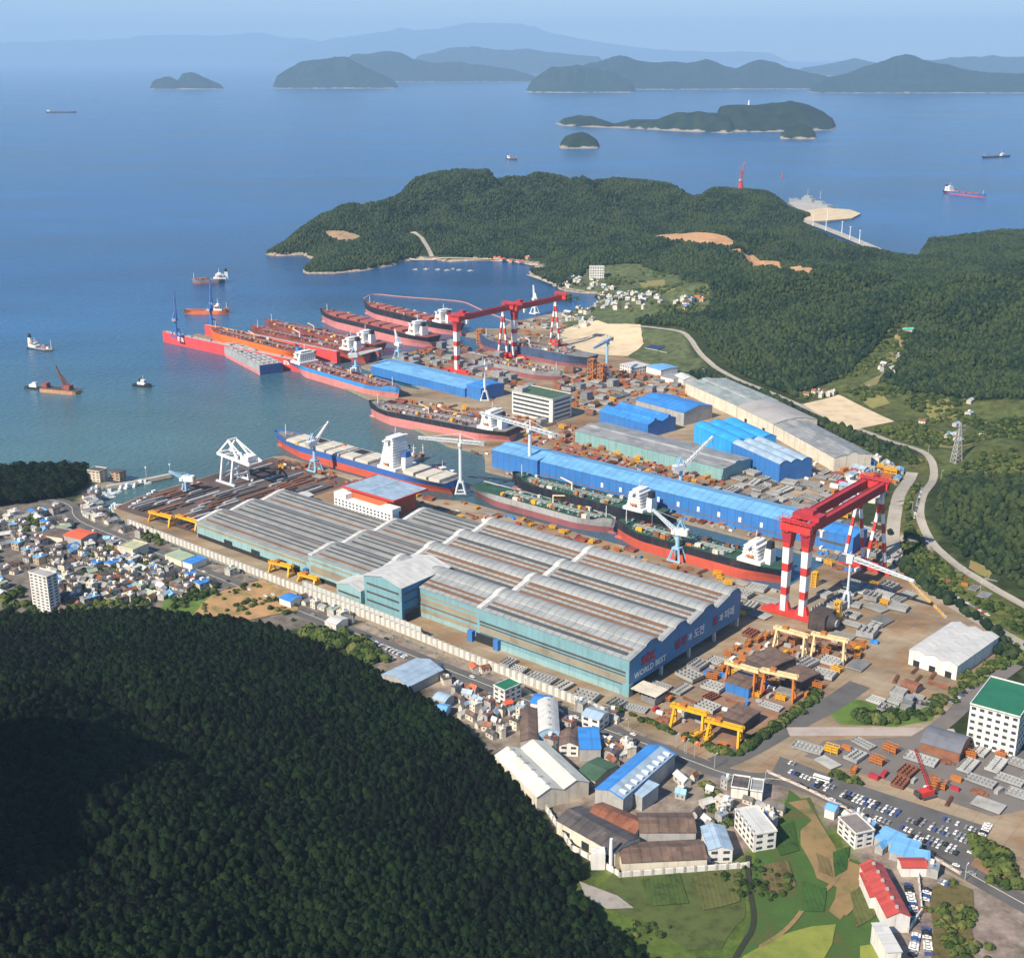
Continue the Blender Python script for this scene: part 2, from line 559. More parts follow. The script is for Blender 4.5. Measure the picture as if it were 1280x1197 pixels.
COVER = paint_cover()
def make_terrain():
    vs = np.stack([_XX, _YY, HG], -1).reshape(-1, 3)
    idx = np.arange(_nx * _ny).reshape(_ny, _nx)
    f = np.stack([idx[:-1, :-1], idx[:-1, 1:], idx[1:, 1:], idx[1:, :-1]], -1).reshape(-1, 4)
    me = bpy.data.meshes.new('terrain')
    me.from_pydata(vs.tolist(), [], f.tolist())
    a = me.color_attributes.new('cover', 'FLOAT_COLOR', 'POINT')
    c = np.ones((_nx * _ny, 4)); c[:, :3] = np.clip(COVER.reshape(-1, 3), 0, 1)
    a.data.foreach_set('color', c.ravel())
    me.polygons.foreach_set('use_smooth', [True] * len(me.polygons))
    m = bpy.data.materials.new('terrain_cover'); m.use_nodes = True
    nt = m.node_tree; p = _pr(nt); p.inputs['Roughness'].default_value = 0.95; p.inputs['Specular IOR Level'].default_value = 0.1
    at = nt.nodes.new('ShaderNodeAttribute'); at.attribute_name = 'cover'
    ge = nt.nodes.new('ShaderNodeNewGeometry')
    hs = nt.nodes.new('ShaderNodeHueSaturation')
    nz = nt.nodes.new('ShaderNodeTexNoise'); nz.inputs['Scale'].default_value = 0.09; nz.inputs['Detail'].default_value = 7; nz.inputs['Roughness'].default_value = 0.7
    nt.links.new(ge.outputs['Position'], nz.inputs['Vector'])
    mr = nt.nodes.new('ShaderNodeMapRange'); mr.inputs['From Min'].default_value = 0.3; mr.inputs['From Max'].default_value = 0.7
    mr.inputs['To Min'].default_value = 0.45; mr.inputs['To Max'].default_value = 1.6
    nt.links.new(nz.outputs['Fac'], mr.inputs['Value']); nt.links.new(mr.outputs[0], hs.inputs['Value'])
    n2 = nt.nodes.new('ShaderNodeTexNoise'); n2.inputs['Scale'].default_value = 0.02; n2.inputs['Detail'].default_value = 4
    nt.links.new(ge.outputs['Position'], n2.inputs['Vector'])
    m2 = nt.nodes.new('ShaderNodeMapRange'); m2.inputs['To Min'].default_value = 0.455; m2.inputs['To Max'].default_value = 0.53
    nt.links.new(n2.outputs['Fac'], m2.inputs['Value']); nt.links.new(m2.outputs[0], hs.inputs['Hue'])
    nt.links.new(at.outputs['Color'], hs.inputs['Color']); nt.links.new(hs.outputs[0], p.inputs['Base Color'])
    me.materials.append(m)
    o = bpy.data.objects.new('terrain', me); COL.objects.link(o)
    tag(o, kind='structure')
make_terrain()

# ------------------------------------------------------------------ sea
def make_sea():
    ys = [-3000, 0, 400, 800, 1200, 1600, 2000, 2600, 3400, 4500, 7000, 12000, 24000, 90000]
    vs = []; fs = []
    for y in ys:
        vs += [(-60000, y, 0), (60000, y, 0)]
    for i in range(len(ys) - 1):
        fs.append((2 * i, 2 * i + 1, 2 * i + 3, 2 * i + 2))
    me = bpy.data.meshes.new('sea_water'); me.from_pydata(vs, [], fs)
    m = bpy.data.materials.new('sea_water'); m.use_nodes = True
    nt = m.node_tree; N = nt.nodes; L = nt.links; p = _pr(nt)
    p.inputs['Roughness'].default_value = 0.12
    p.inputs['IOR'].default_value = 1.333
    ge = N.new('ShaderNodeNewGeometry')
    # silt from the harbour: distance from the quays, broken up by slow swirls
    ds = N.new('ShaderNodeVectorMath'); ds.operation = 'DISTANCE'
    nzv = N.new('ShaderNodeTexNoise'); nzv.inputs['Scale'].default_value = 0.0016; nzv.inputs['Detail'].default_value = 5; nzv.inputs['Distortion'].default_value = 0.8
    L.new(ge.outputs['Position'], nzv.inputs['Vector'])
    dsn = N.new('ShaderNodeVectorMath'); dsn.operation = 'DISTANCE'
    q = W(-1150, 1000, 0)
    L.new(ge.outputs['Position'], dsn.inputs[0]); dsn.inputs[1].default_value = (q.x - 120, q.y - 120, 0)
    mr = N.new('ShaderNodeMapRange'); mr.inputs['From Min'].default_value = 250; mr.inputs['From Max'].default_value = 1300
    L.new(dsn.outputs['Value'], mr.inputs['Value'])
    ad = N.new('ShaderNodeMath'); ad.operation = 'MULTIPLY_ADD'; ad.inputs[1].default_value = 0.7; 
    L.new(nzv.outputs['Fac'], ad.inputs[0]); L.new(mr.outputs[0], ad.inputs[2])
    sb = N.new('ShaderNodeMath'); sb.operation = 'SUBTRACT'; sb.inputs[1].default_value = 0.35; sb.use_clamp = True
    L.new(ad.outputs[0], sb.inputs[0])
    rp = N.new('ShaderNodeValToRGB')
    e = rp.color_ramp.elements
    e[0].position = 0.0; e[0].color = (0.060, 0.130, 0.140, 1)
    e[1].position = 1.0; e[1].color = (0.014, 0.085, 0.235, 1)
    k = e.new(0.45); k.color = (0.028, 0.105, 0.205, 1)
    L.new(sb.outputs[0], rp.inputs['Fac'])
    # wind streaks: long slicks
    mp = N.new('ShaderNodeMapping'); mp.inputs['Scale'].default_value = (0.0006, 0.0011, 1); mp.inputs['Rotation'].default_value = (0, 0, R(12))
    L.new(ge.outputs['Position'], mp.inputs['Vector'])
    st = N.new('ShaderNodeTexNoise'); st.inputs['Scale'].default_value = 1.6; st.inputs['Detail'].default_value = 6; st.inputs['Roughness'].default_value = 0.6
    L.new(mp.outputs[0], st.inputs['Vector'])
    m3 = N.new('ShaderNodeMapRange'); m3.inputs['From Min'].default_value = 0.35; m3.inputs['From Max'].default_value = 0.65
    m3.inputs['To Min'].default_value = 0.6; m3.inputs['To Max'].default_value = 1.3
    L.new(st.outputs['Fac'], m3.inputs['Value'])
    hs = N.new('ShaderNodeHueSaturation'); L.new(m3.outputs[0], hs.inputs['Value']); L.new(rp.outputs[0], hs.inputs['Color'])
    L.new(hs.outputs[0], p.inputs['Base Color'])
    m4 = N.new('ShaderNodeMapRange'); m4.inputs['From Min'].default_value = 0.35; m4.inputs['From Max'].default_value = 0.65
    m4.inputs['To Min'].default_value = 0.19; m4.inputs['To Max'].default_value = 0.25
    L.new(st.outputs['Fac'], m4.inputs['Value']); L.new(m4.outputs[0], p.inputs['Roughness'])
    wv = N.new('ShaderNodeTexNoise'); wv.inputs['Scale'].default_value = 0.12; wv.inputs['Detail'].default_value = 3
    L.new(ge.outputs['Position'], wv.inputs['Vector'])
    b = N.new('ShaderNodeBump'); b.inputs['Strength'].default_value = 1.0; b.inputs['Distance'].default_value = 2.0
    L.new(wv.outputs['Fac'], b.inputs['Height']); L.new(b.outputs[0], p.inputs['Normal'])
    me.materials.append(m)
    o = bpy.data.objects.new('sea_water', me); COL.objects.link(o); tag(o, kind='structure')
make_sea()

# ------------------------------------------------------------------ the yard slab with its docks
def tri_prism(name, poly, z0, z1, mtop, mside, kind='structure'):
    """polygon (may be concave) as a closed slab"""
    bm = bmesh.new()
    vs = [bm.verts.new((x, y, z1)) for x, y in poly]
    f = bm.faces.new(vs)
    if f.normal.z < 0: f.normal_flip()
    bm.normal_update()
    if f.normal.z < 0: f.normal_flip()
    r = bmesh.ops.extrude_face_region(bm, geom=[f])
    nv = [g for g in r['geom'] if isinstance(g, bmesh.types.BMVert)]
    for v in nv: v.co.z = z0
    bmesh.ops.recalc_face_normals(bm, faces=bm.faces)
    bmesh.ops.triangulate(bm, faces=[g for g in bm.faces if len(g.verts) > 4])
    bmesh.ops.recalc_face_normals(bm, faces=bm.faces)
    me = bpy.data.meshes.new(name)
    for g in bm.faces:
        g.material_index = 0 if g.normal.z > 0.5 else 1
    bm.to_mesh(me); bm.free()
    me.materials.append(mtop); me.materials.append(mside)
    o = bpy.data.objects.new(name, me); COL.objects.link(o)
    return tag(o, kind=kind) if kind else o

def yard_mat(name, a, b, c, s=0.012, rust=0.5):
    m = bpy.data.materials.new(name); m.use_nodes = True
    nt = m.node_tree; N = nt.nodes; L = nt.links; p = _pr(nt); p.inputs['Roughness'].default_value = 0.9; p.inputs['Specular IOR Level'].default_value = 0.2
    ge = N.new('ShaderNodeNewGeometry')
    rot = N.new('ShaderNodeMapping'); rot.inputs['Rotation'].default_value = (0, 0, -ROTU); rot.inputs['Scale'].default_value = (0.6, 1.5, 1)
    L.new(ge.outputs['Position'], rot.inputs['Vector'])
    n1 = N.new('ShaderNodeTexNoise'); n1.inputs['Scale'].default_value = s; n1.inputs['Detail'].default_value = 9; n1.inputs['Roughness'].default_value = 0.68
    L.new(rot.outputs[0], n1.inputs['Vector'])
    rp = N.new('ShaderNodeValToRGB'); e = rp.color_ramp.elements
    e[0].position = 0.36; e[0].color = (*a, 1); e[1].position = 0.62; e[1].color = (*b, 1)
    L.new(n1.outputs['Fac'], rp.inputs['Fac'])
    n2 = N.new('ShaderNodeTexNoise'); n2.inputs['Scale'].default_value = s * 2.3; n2.inputs['Detail'].default_value = 8; n2.inputs['Roughness'].default_value = 0.7
    L.new(ge.outputs['Position'], n2.inputs['Vector'])
    r2 = N.new('ShaderNodeMapRange'); r2.inputs['From Min'].default_value = 0.49; r2.inputs['From Max'].default_value = 0.66; r2.inputs['To Max'].default_value = rust
    L.new(n2.outputs['Fac'], r2.inputs['Value'])
    mx = N.new('ShaderNodeMix'); mx.data_type = 'RGBA'
    L.new(r2.outputs[0], mx.inputs['Factor']); L.new(rp.outputs[0], mx.inputs['A']); mx.inputs['B'].default_value = (*c, 1)
    br = N.new('ShaderNodeTexBrick'); br.inputs['Scale'].default_value = 1.0; br.offset = 0.0
    br.inputs['Brick Width'].default_value = 12; br.inputs['Row Height'].default_value = 9; br.inputs['Mortar Size'].default_value = 0.25
    br.inputs['Color1'].default_value = (1, 1, 1, 1); br.inputs['Color2'].default_value = (0.88, 0.88, 0.88, 1); br.inputs['Mortar'].default_value = (0.72, 0.7, 0.68, 1)
    rt2 = N.new('ShaderNodeMapping'); rt2.inputs['Rotation'].default_value = (0, 0, -ROTU)
    L.new(ge.outputs['Position'], rt2.inputs['Vector']); L.new(rt2.outputs[0], br.inputs['Vector'])
    m5 = N.new('ShaderNodeMix'); m5.data_type = 'RGBA'; m5.blend_type = 'MULTIPLY'; m5.inputs['Factor'].default_value = 0.8
    L.new(mx.outputs['Result'], m5.inputs['A']); L.new(br.outputs['Color'], m5.inputs['B'])
    L.new(m5.outputs['Result'], p.inputs['Base Color'])
    MATS[name] = m
    return m

M_YARD = yard_mat('yard_concrete', (0.185, 0.135, 0.085), (0.42, 0.34, 0.24), (0.32, 0.155, 0.06), rust=0.7)
M_STEELYARD = yard_mat('steel_yard_ground', (0.07, 0.055, 0.055), (0.16, 0.12, 0.11), (0.20, 0.10, 0.06))
M_ASPH = mat('asphalt', (0.115, 0.112, 0.11), 0.9, var=0.3, scale=0.05)
M_LOT = mat('lot_paving', (0.17, 0.155, 0.145), 0.9, var=0.3, scale=0.03)
M_CONC = mat('concrete', (0.42, 0.40, 0.36), 0.85, var=0.3, scale=0.08)
M_QUAY = mat('quay_wall', (0.25, 0.22, 0.18), 0.9, var=0.4, scale=0.2)

yard_poly = PUV([(-1068, 684), (-1118, 700), (-1128, 740), (-1128, 925), (-1120, 935), (-880, 935), (-850, 950), (-478, 950), (-478, 1046), (-905, 1046), (-930, 1075),
                 (-950, 1095), (-1000, 1090), (-1180, 1150), (-1190, 1178), (-1235, 1185), (-1460, 1250), (-1460, 1266), (-1215, 1262), (-1215, 1275), (-1380, 1310),
                 (-1390, 1420), (-1390, 1440), (-1300, 1440), (-1300, 1575), (-1410, 1580), (-1420, 1600), (-1420, 1640), (-1395, 1660)])
yard_poly += PG([(640, 402), (700, 390), (720, 395), (790, 415), (812, 430), (850, 470), (935, 500), (1045, 545), (1140, 585), (1108, 640), (1112, 700), (1150, 735), (1240, 790), (1250, 840), (1180, 900),
                 (1130, 930), (1250, 945), (1290, 1000), (1290, 1110), (1210, 1105), (985, 985), (880, 952), (850, 935)])
tri_prism('yard_ground', yard_poly, -8, 3.0, M_YARD, M_QUAY)
# darker stock ground at the seaward end
tri_prism('steel_yard_pavement', PUV([(-1116, 702), (-1126, 742), (-1126, 922), (-985, 922), (-985, 710)]), 2.5, 3.02, M_STEELYARD, M_QUAY)

def flat(name, pts, z, m, kind='structure'):
    bm = bmesh.new()
    f = bm.faces.new([bm.verts.new((p[0], p[1], z)) for p in pts])
    bm.normal_update()
    if f.normal.z < 0: f.normal_flip()
    bmesh.ops.triangulate(bm, faces=list(bm.faces))
    me = bpy.data.meshes.new(name); bm.to_mesh(me); bm.free(); me.materials.append(m)
    o = bpy.data.objects.new(name, me); COL.objects.link(o)
    return tag(o, kind=kind) if kind else o

def resample(pts, step):
    out = [Vector((p[0], p[1], 0)) for p in pts[:1]]
    for a, b in zip(pts[:-1], pts[1:]):
        a = Vector((a[0], a[1], 0)); b = Vector((b[0], b[1], 0))
        n = max(1, int((b - a).length / step))
        for i in range(1, n + 1):
            out.append(a.lerp(b, i / n))
    return out

def smooth_line(pts, it=2):
    pts = [Vector((p[0], p[1], 0)) for p in pts]
    for _ in range(it):
        q = [pts[0]]
        for a, b in zip(pts[:-1], pts[1:]):
            q += [a.lerp(b, 0.25), a.lerp(b, 0.75)]
        q.append(pts[-1]); pts = q
    return pts

def strip(name, pts, width, m, off=0.3, kind='structure', smooth_it=2, zmin=3.0, thick=0):
    """a road or path draped on the ground"""
    pts = resample(smooth_line(pts, smooth_it), 9)
    vs = []; fs = []
    k = 5
    for i, p in enumerate(pts):
        a = pts[max(i - 1, 0)]; b = pts[min(i + 1, len(pts) - 1)]
        d = (b - a).normalized(); n = Vector((-d.y, d.x, 0))
        zc = max(float(hz(p.x, p.y)), zmin)
        for j in range(k):
            q = p + n * ((j / (k - 1) - 0.5) * width)
            vs.append((q.x, q.y, max(float(hz(q.x, q.y)), zmin, zc) + off))
    for i in range(len(pts) - 1):
        for j in range(k - 1):
            fs.append((i * k + j, i * k + j + 1, (i + 1) * k + j + 1, (i + 1) * k + j))
    me = bpy.data.meshes.new(name); me.from_pydata(vs, [], fs); me.materials.append(m)
    bm = bmesh.new(); bm.from_mesh(me)
    for f in bm.faces:
        if f.normal.z < 0: f.normal_flip()
    bm.to_mesh(me); bm.free()
    o = bpy.data.objects.new(name, me); COL.objects.link(o)
    return tag(o, kind=kind) if kind else o

def patch(name, poly, m, off=0.5, step=9.0, kind='structure', jag=3.0):
    """a field or bare patch draped on the terrain"""
    poly = [(p.x + jag * 2 * float(fbm(p.x / 12, p.y / 12, 4, 2)), p.y + jag * 2 * float(fbm(p.x / 12, p.y / 12, 8, 2))) for p in resample(list(poly) + [poly[0]], step)[:-1]]
    bm = bmesh.new()
    bm.faces.new([bm.verts.new((p[0], p[1], 0)) for p in poly])
    bmesh.ops.triangulate(bm, faces=list(bm.faces))
    xs = [p[0] for p in poly]; ys = [p[1] for p in poly]
    for ax, lo, hi in ((0, min(xs), max(xs)), (1, min(ys), max(ys))):
        v = math.ceil(lo / GS) * GS
        while v < hi:
            g = bm.verts[:] + bm.edges[:] + bm.faces[:]
            bmesh.ops.bisect_plane(bm, geom=g, plane_co=(v, 0, 0) if ax == 0 else (0, v, 0), plane_no=(1, 0, 0) if ax == 0 else (0, 1, 0), dist=1e-4)
            v += GS
    for v in bm.verts:
        v.co.z = max(float(hz(v.co.x, v.co.y)), 2.9) + off
    bm.normal_update()
    for f in bm.faces:
        if f.normal.z < 0: f.normal_flip()
    me = bpy.data.meshes.new(name); bm.to_mesh(me); bm.free(); me.materials.append(m)
    o = bpy.data.objects.new(name, me); COL.objects.link(o)
    return tag(o, kind=kind) if kind else o

# roads
M_ROADC = mat('pale_concrete_road', (0.36, 0.33, 0.28), 0.9, var=0.25, scale=0.05)
road_main = [tuple(W(u, v)[:2]) for u, v in [(-1120, 655), (-1050, 655), (-900, 652), (-700, 650), (-560, 650), (-470, 652), (-400, 655), (-350, 655)]] + PG([(985, 972), (1060, 1005), (1130, 1045), (1200, 1085), (1290, 1135)])
road_main = PP([(-80, 612), (30, 622), (90, 628)]) + road_main
strip('main_road', road_main, 15, M_ASPH, 0.12)
strip('road_marking', road_main, 0.6, mat('road_paint', (.62, .58, .45), .8), 0.16)
strip('junction_road', PG([(895, 955), (940, 935), (985, 908), (1040, 880), (1075, 855)]), 17, M_ASPH, 0.10)
strip('perimeter_road', PP([(790, 408), (838, 412), (862, 420), (872, 440), (895, 462), (930, 478), (985, 500), (1040, 526), (1100, 546), (1148, 562), (1170, 582), (1164, 606), (1148, 632), (1152, 660), (1185, 702), (1240, 738), (1300, 770)]), 8.5, M_ROADC, 0.5)
strip('yard_edge_road', PG([(1140, 592), (1118, 640), (1114, 690), (1150, 728), (1200, 762), (1290, 812)]), 13, M_ROADC, 0.10)
strip('east_lane', PG([(1270, 830), (1215, 870), (1180, 905), (1130, 935)]), 12, M_LOT, 0.14)
strip('works_lane', PG([(985, 914), (1060, 914), (1130, 914), (1195, 916)]), 12, mat('pinkish_paving', (0.42, 0.36, 0.32), .9, var=.2, scale=.05), 0.12)
flat('car_park', PG([(975, 945), (1035, 968), (1240, 1035), (1225, 1062), (1205, 1090), (1110, 1038), (1010, 985), (965, 965)]), 3.16, M_ASPH)
flat('stock_yard_paving', PG([(1030, 925), (1190, 918), (1290, 940), (1290, 1010), (1240, 1020), (1100, 972), (1005, 945)]), 3.06, M_LOT)
flat('crane_bay_ground', PG([(838, 912), (925, 942), (1025, 868), (1085, 800), (968, 792), (905, 835)]), 3.06, yard_mat('rusty_ground', (0.20, 0.13, 0.09), (0.33, 0.23, 0.16), (0.36, 0.12, 0.04), 0.03, 0.8))
flat('storage_apron', PUV([(-880, 1116), (-520, 1116), (-500, 1178), (-885, 1178)]), 3.05, mat('apron', (0.24, 0.18, 0.13), .95, var=.45, scale=.05))
# ================================================================== FOREST
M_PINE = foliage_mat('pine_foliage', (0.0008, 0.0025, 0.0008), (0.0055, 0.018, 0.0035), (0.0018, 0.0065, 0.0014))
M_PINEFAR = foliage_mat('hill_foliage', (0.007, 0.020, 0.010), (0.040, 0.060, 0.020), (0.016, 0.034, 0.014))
M_BROAD = foliage_mat('broadleaf_foliage', (0.020, 0.042, 0.011), (0.085, 0.115, 0.028), (0.042, 0.072, 0.018))
M_SHRUB = foliage_mat('shrub_foliage', (0.035, 0.055, 0.015), (0.14, 0.15, 0.045), (0.07, 0.095, 0.026))
M_BARK = mat('bark', (0.13, 0.095, 0.065), 0.9, var=.4, scale=1.5)

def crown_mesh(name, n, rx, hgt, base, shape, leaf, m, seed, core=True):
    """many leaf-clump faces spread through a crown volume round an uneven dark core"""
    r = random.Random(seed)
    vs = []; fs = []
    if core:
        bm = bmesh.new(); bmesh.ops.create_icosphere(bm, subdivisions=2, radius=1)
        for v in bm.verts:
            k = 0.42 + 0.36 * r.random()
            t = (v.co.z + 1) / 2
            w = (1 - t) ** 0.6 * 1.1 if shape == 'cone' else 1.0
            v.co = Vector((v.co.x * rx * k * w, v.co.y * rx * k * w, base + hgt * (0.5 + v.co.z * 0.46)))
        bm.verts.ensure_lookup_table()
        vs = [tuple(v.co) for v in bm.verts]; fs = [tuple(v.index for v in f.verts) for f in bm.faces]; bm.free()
    lobes = [(r.uniform(0, 6.28), r.uniform(0.15, 0.9), r.uniform(.25, .5)) for _ in range(7)]
    for i in range(n):
        a = r.uniform(0, 2 * math.pi); t = r.random()
        if shape == 'cone':
            rad = rx * (1 - t) ** 0.62 * (0.75 + 0.35 * math.sin(t * 22 + a * 2)) + 0.12
        else:
            rad = rx * math.sqrt(max(0.02, 1 - (2 * t - 1) ** 2))
        k = 0.85 + 0.3 * r.random() + 0.22 * max(math.cos(a - l[0]) * (1 - abs(t - l[1]) / l[2]) for l in lobes if True)
        rad *= k
        c = Vector((math.cos(a) * rad, math.sin(a) * rad, base + hgt * t + r.uniform(-.3, .3)))
        nn = Vector((math.cos(a), math.sin(a), 0.5 + t + r.uniform(-.5, .5))).normalized()
        u_ = nn.cross(Vector((0, 0, 1))).normalized(); w_ = nn.cross(u_)
        s = leaf * r.uniform(.6, 1.3); th = r.uniform(0, 3.1)
        e1 = (u_ * math.cos(th) + w_ * math.sin(th)) * s; e2 = (u_ * -math.sin(th) + w_ * math.cos(th)) * s * .7
        b = len(vs)
        vs += [tuple(c - e1 - e2 * .5), tuple(c + e1 * .4 - e2), tuple(c + e1 + e2 * .4), tuple(c - e1 * .3 + e2)]
        fs.append((b, b + 1, b + 2, b + 3))
    me = bpy.data.meshes.new(name); me.from_pydata(vs, [], fs); me.materials.append(m)
    return me

def blob_mesh(name, rx, hgt, m, seed, sub=2):
    r = random.Random(seed)
    bm = bmesh.new(); bmesh.ops.create_icosphere(bm, subdivisions=sub, radius=1)
    for v in bm.verts:
        k = 0.72 + 0.5 * r.random()
        v.co = Vector((v.co.x * rx * k, v.co.y * rx * k, hgt * 0.5 + v.co.z * hgt * 0.5 * (0.8 + .4 * r.random())))
    me = bpy.data.meshes.new(name); bm.to_mesh(me); bm.free(); me.materials.append(m)
    return me

def hidden_collection(name, meshes):
    c = bpy.data.collections.new(name)
    for i, me in enumerate(meshes):
        o = bpy.data.objects.new(me.name, me); c.objects.link(o)
    return c

def scatter(name, pts, scl, coll, label=None, cat=None):
    """one object: a cloud of points carrying copies of a few plants"""
    n = len(pts)
    me = bpy.data.meshes.new(name)
    me.vertices.add(n)
    me.vertices.foreach_set('co', np.asarray(pts, dtype=np.float32).ravel())
    a = me.attributes.new('sc', 'FLOAT', 'POINT'); a.data.foreach_set('value', np.asarray(scl, dtype=np.float32))
    a = me.attributes.new('rz', 'FLOAT', 'POINT'); a.data.foreach_set('value', nrng.uniform(0, 6.28, n).astype(np.float32))
    a = me.attributes.new('pick', 'INT', 'POINT'); a.data.foreach_set('value', nrng.integers(0, 1000, n).astype(np.int32))
    o = bpy.data.objects.new(name, me); COL.objects.link(o)
    g = bpy.data.node_groups.new(name, 'GeometryNodeTree')
    g.interface.new_socket('Geometry', in_out='INPUT', socket_type='NodeSocketGeometry')
    g.interface.new_socket('Geometry', in_out='OUTPUT', socket_type='NodeSocketGeometry')
    N = g.nodes; L = g.links
    gi = N.new('NodeGroupInput'); go = N.new('NodeGroupOutput')
    ci = N.new('GeometryNodeCollectionInfo'); ci.inputs['Collection'].default_value = coll
    ci.inputs['Separate Children'].default_value = True; ci.inputs['Reset Children'].default_value = True
    ip = N.new('GeometryNodeInstanceOnPoints'); ip.inputs['Pick Instance'].default_value = True
    def attr(nm, t):
        x = N.new('GeometryNodeInputNamedAttribute'); x.data_type = t; x.inputs['Name'].default_value = nm
        return [s for s in x.outputs if s.name == 'Attribute' and s.enabled][0]
    L.new(gi.outputs[0], ip.inputs['Points']); L.new(ci.outputs[0], ip.inputs['Instance'])
    L.new(attr('pick', 'INT'), ip.inputs['Instance Index'])
    cb = N.new('ShaderNodeCombineXYZ'); L.new(attr('rz', 'FLOAT'), cb.inputs['Z'])
    L.new(cb.outputs[0], ip.inputs['Rotation'])
    L.new(attr('sc', 'FLOAT'), ip.inputs['Scale'])
    L.new(ip.outputs[0], go.inputs[0])
    md = o.modifiers.new('scatter', 'NODES'); md.node_group = g
    return tag(o, label, cat, kind='stuff')

def in_view(X, Y, Z, m=60):
    """rough frustum test with a margin (pixels of the photograph)"""
    cp, sp = math.cos(PITCH), math.sin(PITCH)
    dz = Z - HC
    dep = Y * cp - dz * sp
    upv = Y * sp + dz * cp
    px = CX + F * X / np.maximum(dep, 1); py = CY - F * upv / np.maximum(dep, 1)
    return (dep > 10) & (px > -m) & (px < 1280 + m) & (py > -m) & (py < 1197 + m + 40), px, py, dep

bare = [slopeR2, valley, nvillage, fieldS, town_w, factories, slopeR]
CLEAR = []
def clr(pts): CLEAR.append(PP(pts))
clr([(812, 290), (850, 293), (918, 303), (916, 311), (860, 304), (815, 298)])
clr([(905, 315), (935, 320), (940, 317), (975, 328), (1018, 338), (1012, 344), (975, 340), (935, 328)])
clr([(405, 291), (430, 289), (452, 296), (445, 303), (415, 300)])
clr([(508, 292), (528, 290), (540, 318), (680, 322), (690, 338), (600, 331), (530, 329), (520, 325), (528, 310)])
clr([(238, 772), (262, 745), (330, 728), (370, 745), (372, 765), (330, 772), (290, 782)])
HILL_ROADS = [PP([(512, 292), (527, 297), (535, 310), (540, 322)])]

def jitter(x0, x1, y0, y1, s):
    nx = int((x1 - x0) / s); ny = int((y1 - y0) / s)
    X, Y = np.meshgrid(x0 + s * (np.arange(nx) + .5), y0 + s * (np.arange(ny) + .5))
    X = X + nrng.uniform(-.42, .42, X.shape) * s; Y = Y + nrng.uniform(-.42, .42, Y.shape) * s
    return X.ravel(), Y.ravel()

def ok_forest(X, Y):
    Z = hz(X, Y)
    vis, px, py, dep = in_view(X, Y, Z, 90)
    k = vis & (sdf(N_main, X, Y) > 9)
    for b in bare: k &= ~inside(b, X, Y)
    for c in CLEAR: k &= ~inside(c, X, Y)
    return k, Z, dep

YARD_IN = lambda X, Y: inside(yard_poly, X, Y)
per = PP([(790, 408), (838, 412), (862, 420), (872, 440), (895, 462), (930, 478), (985, 500), (1040, 526), (1100, 546), (1148, 562), (1170, 582), (1164, 606), (1148, 632), (1152, 660), (1185, 702), (1240, 738), (1300, 770)])
near_poly = near_foot

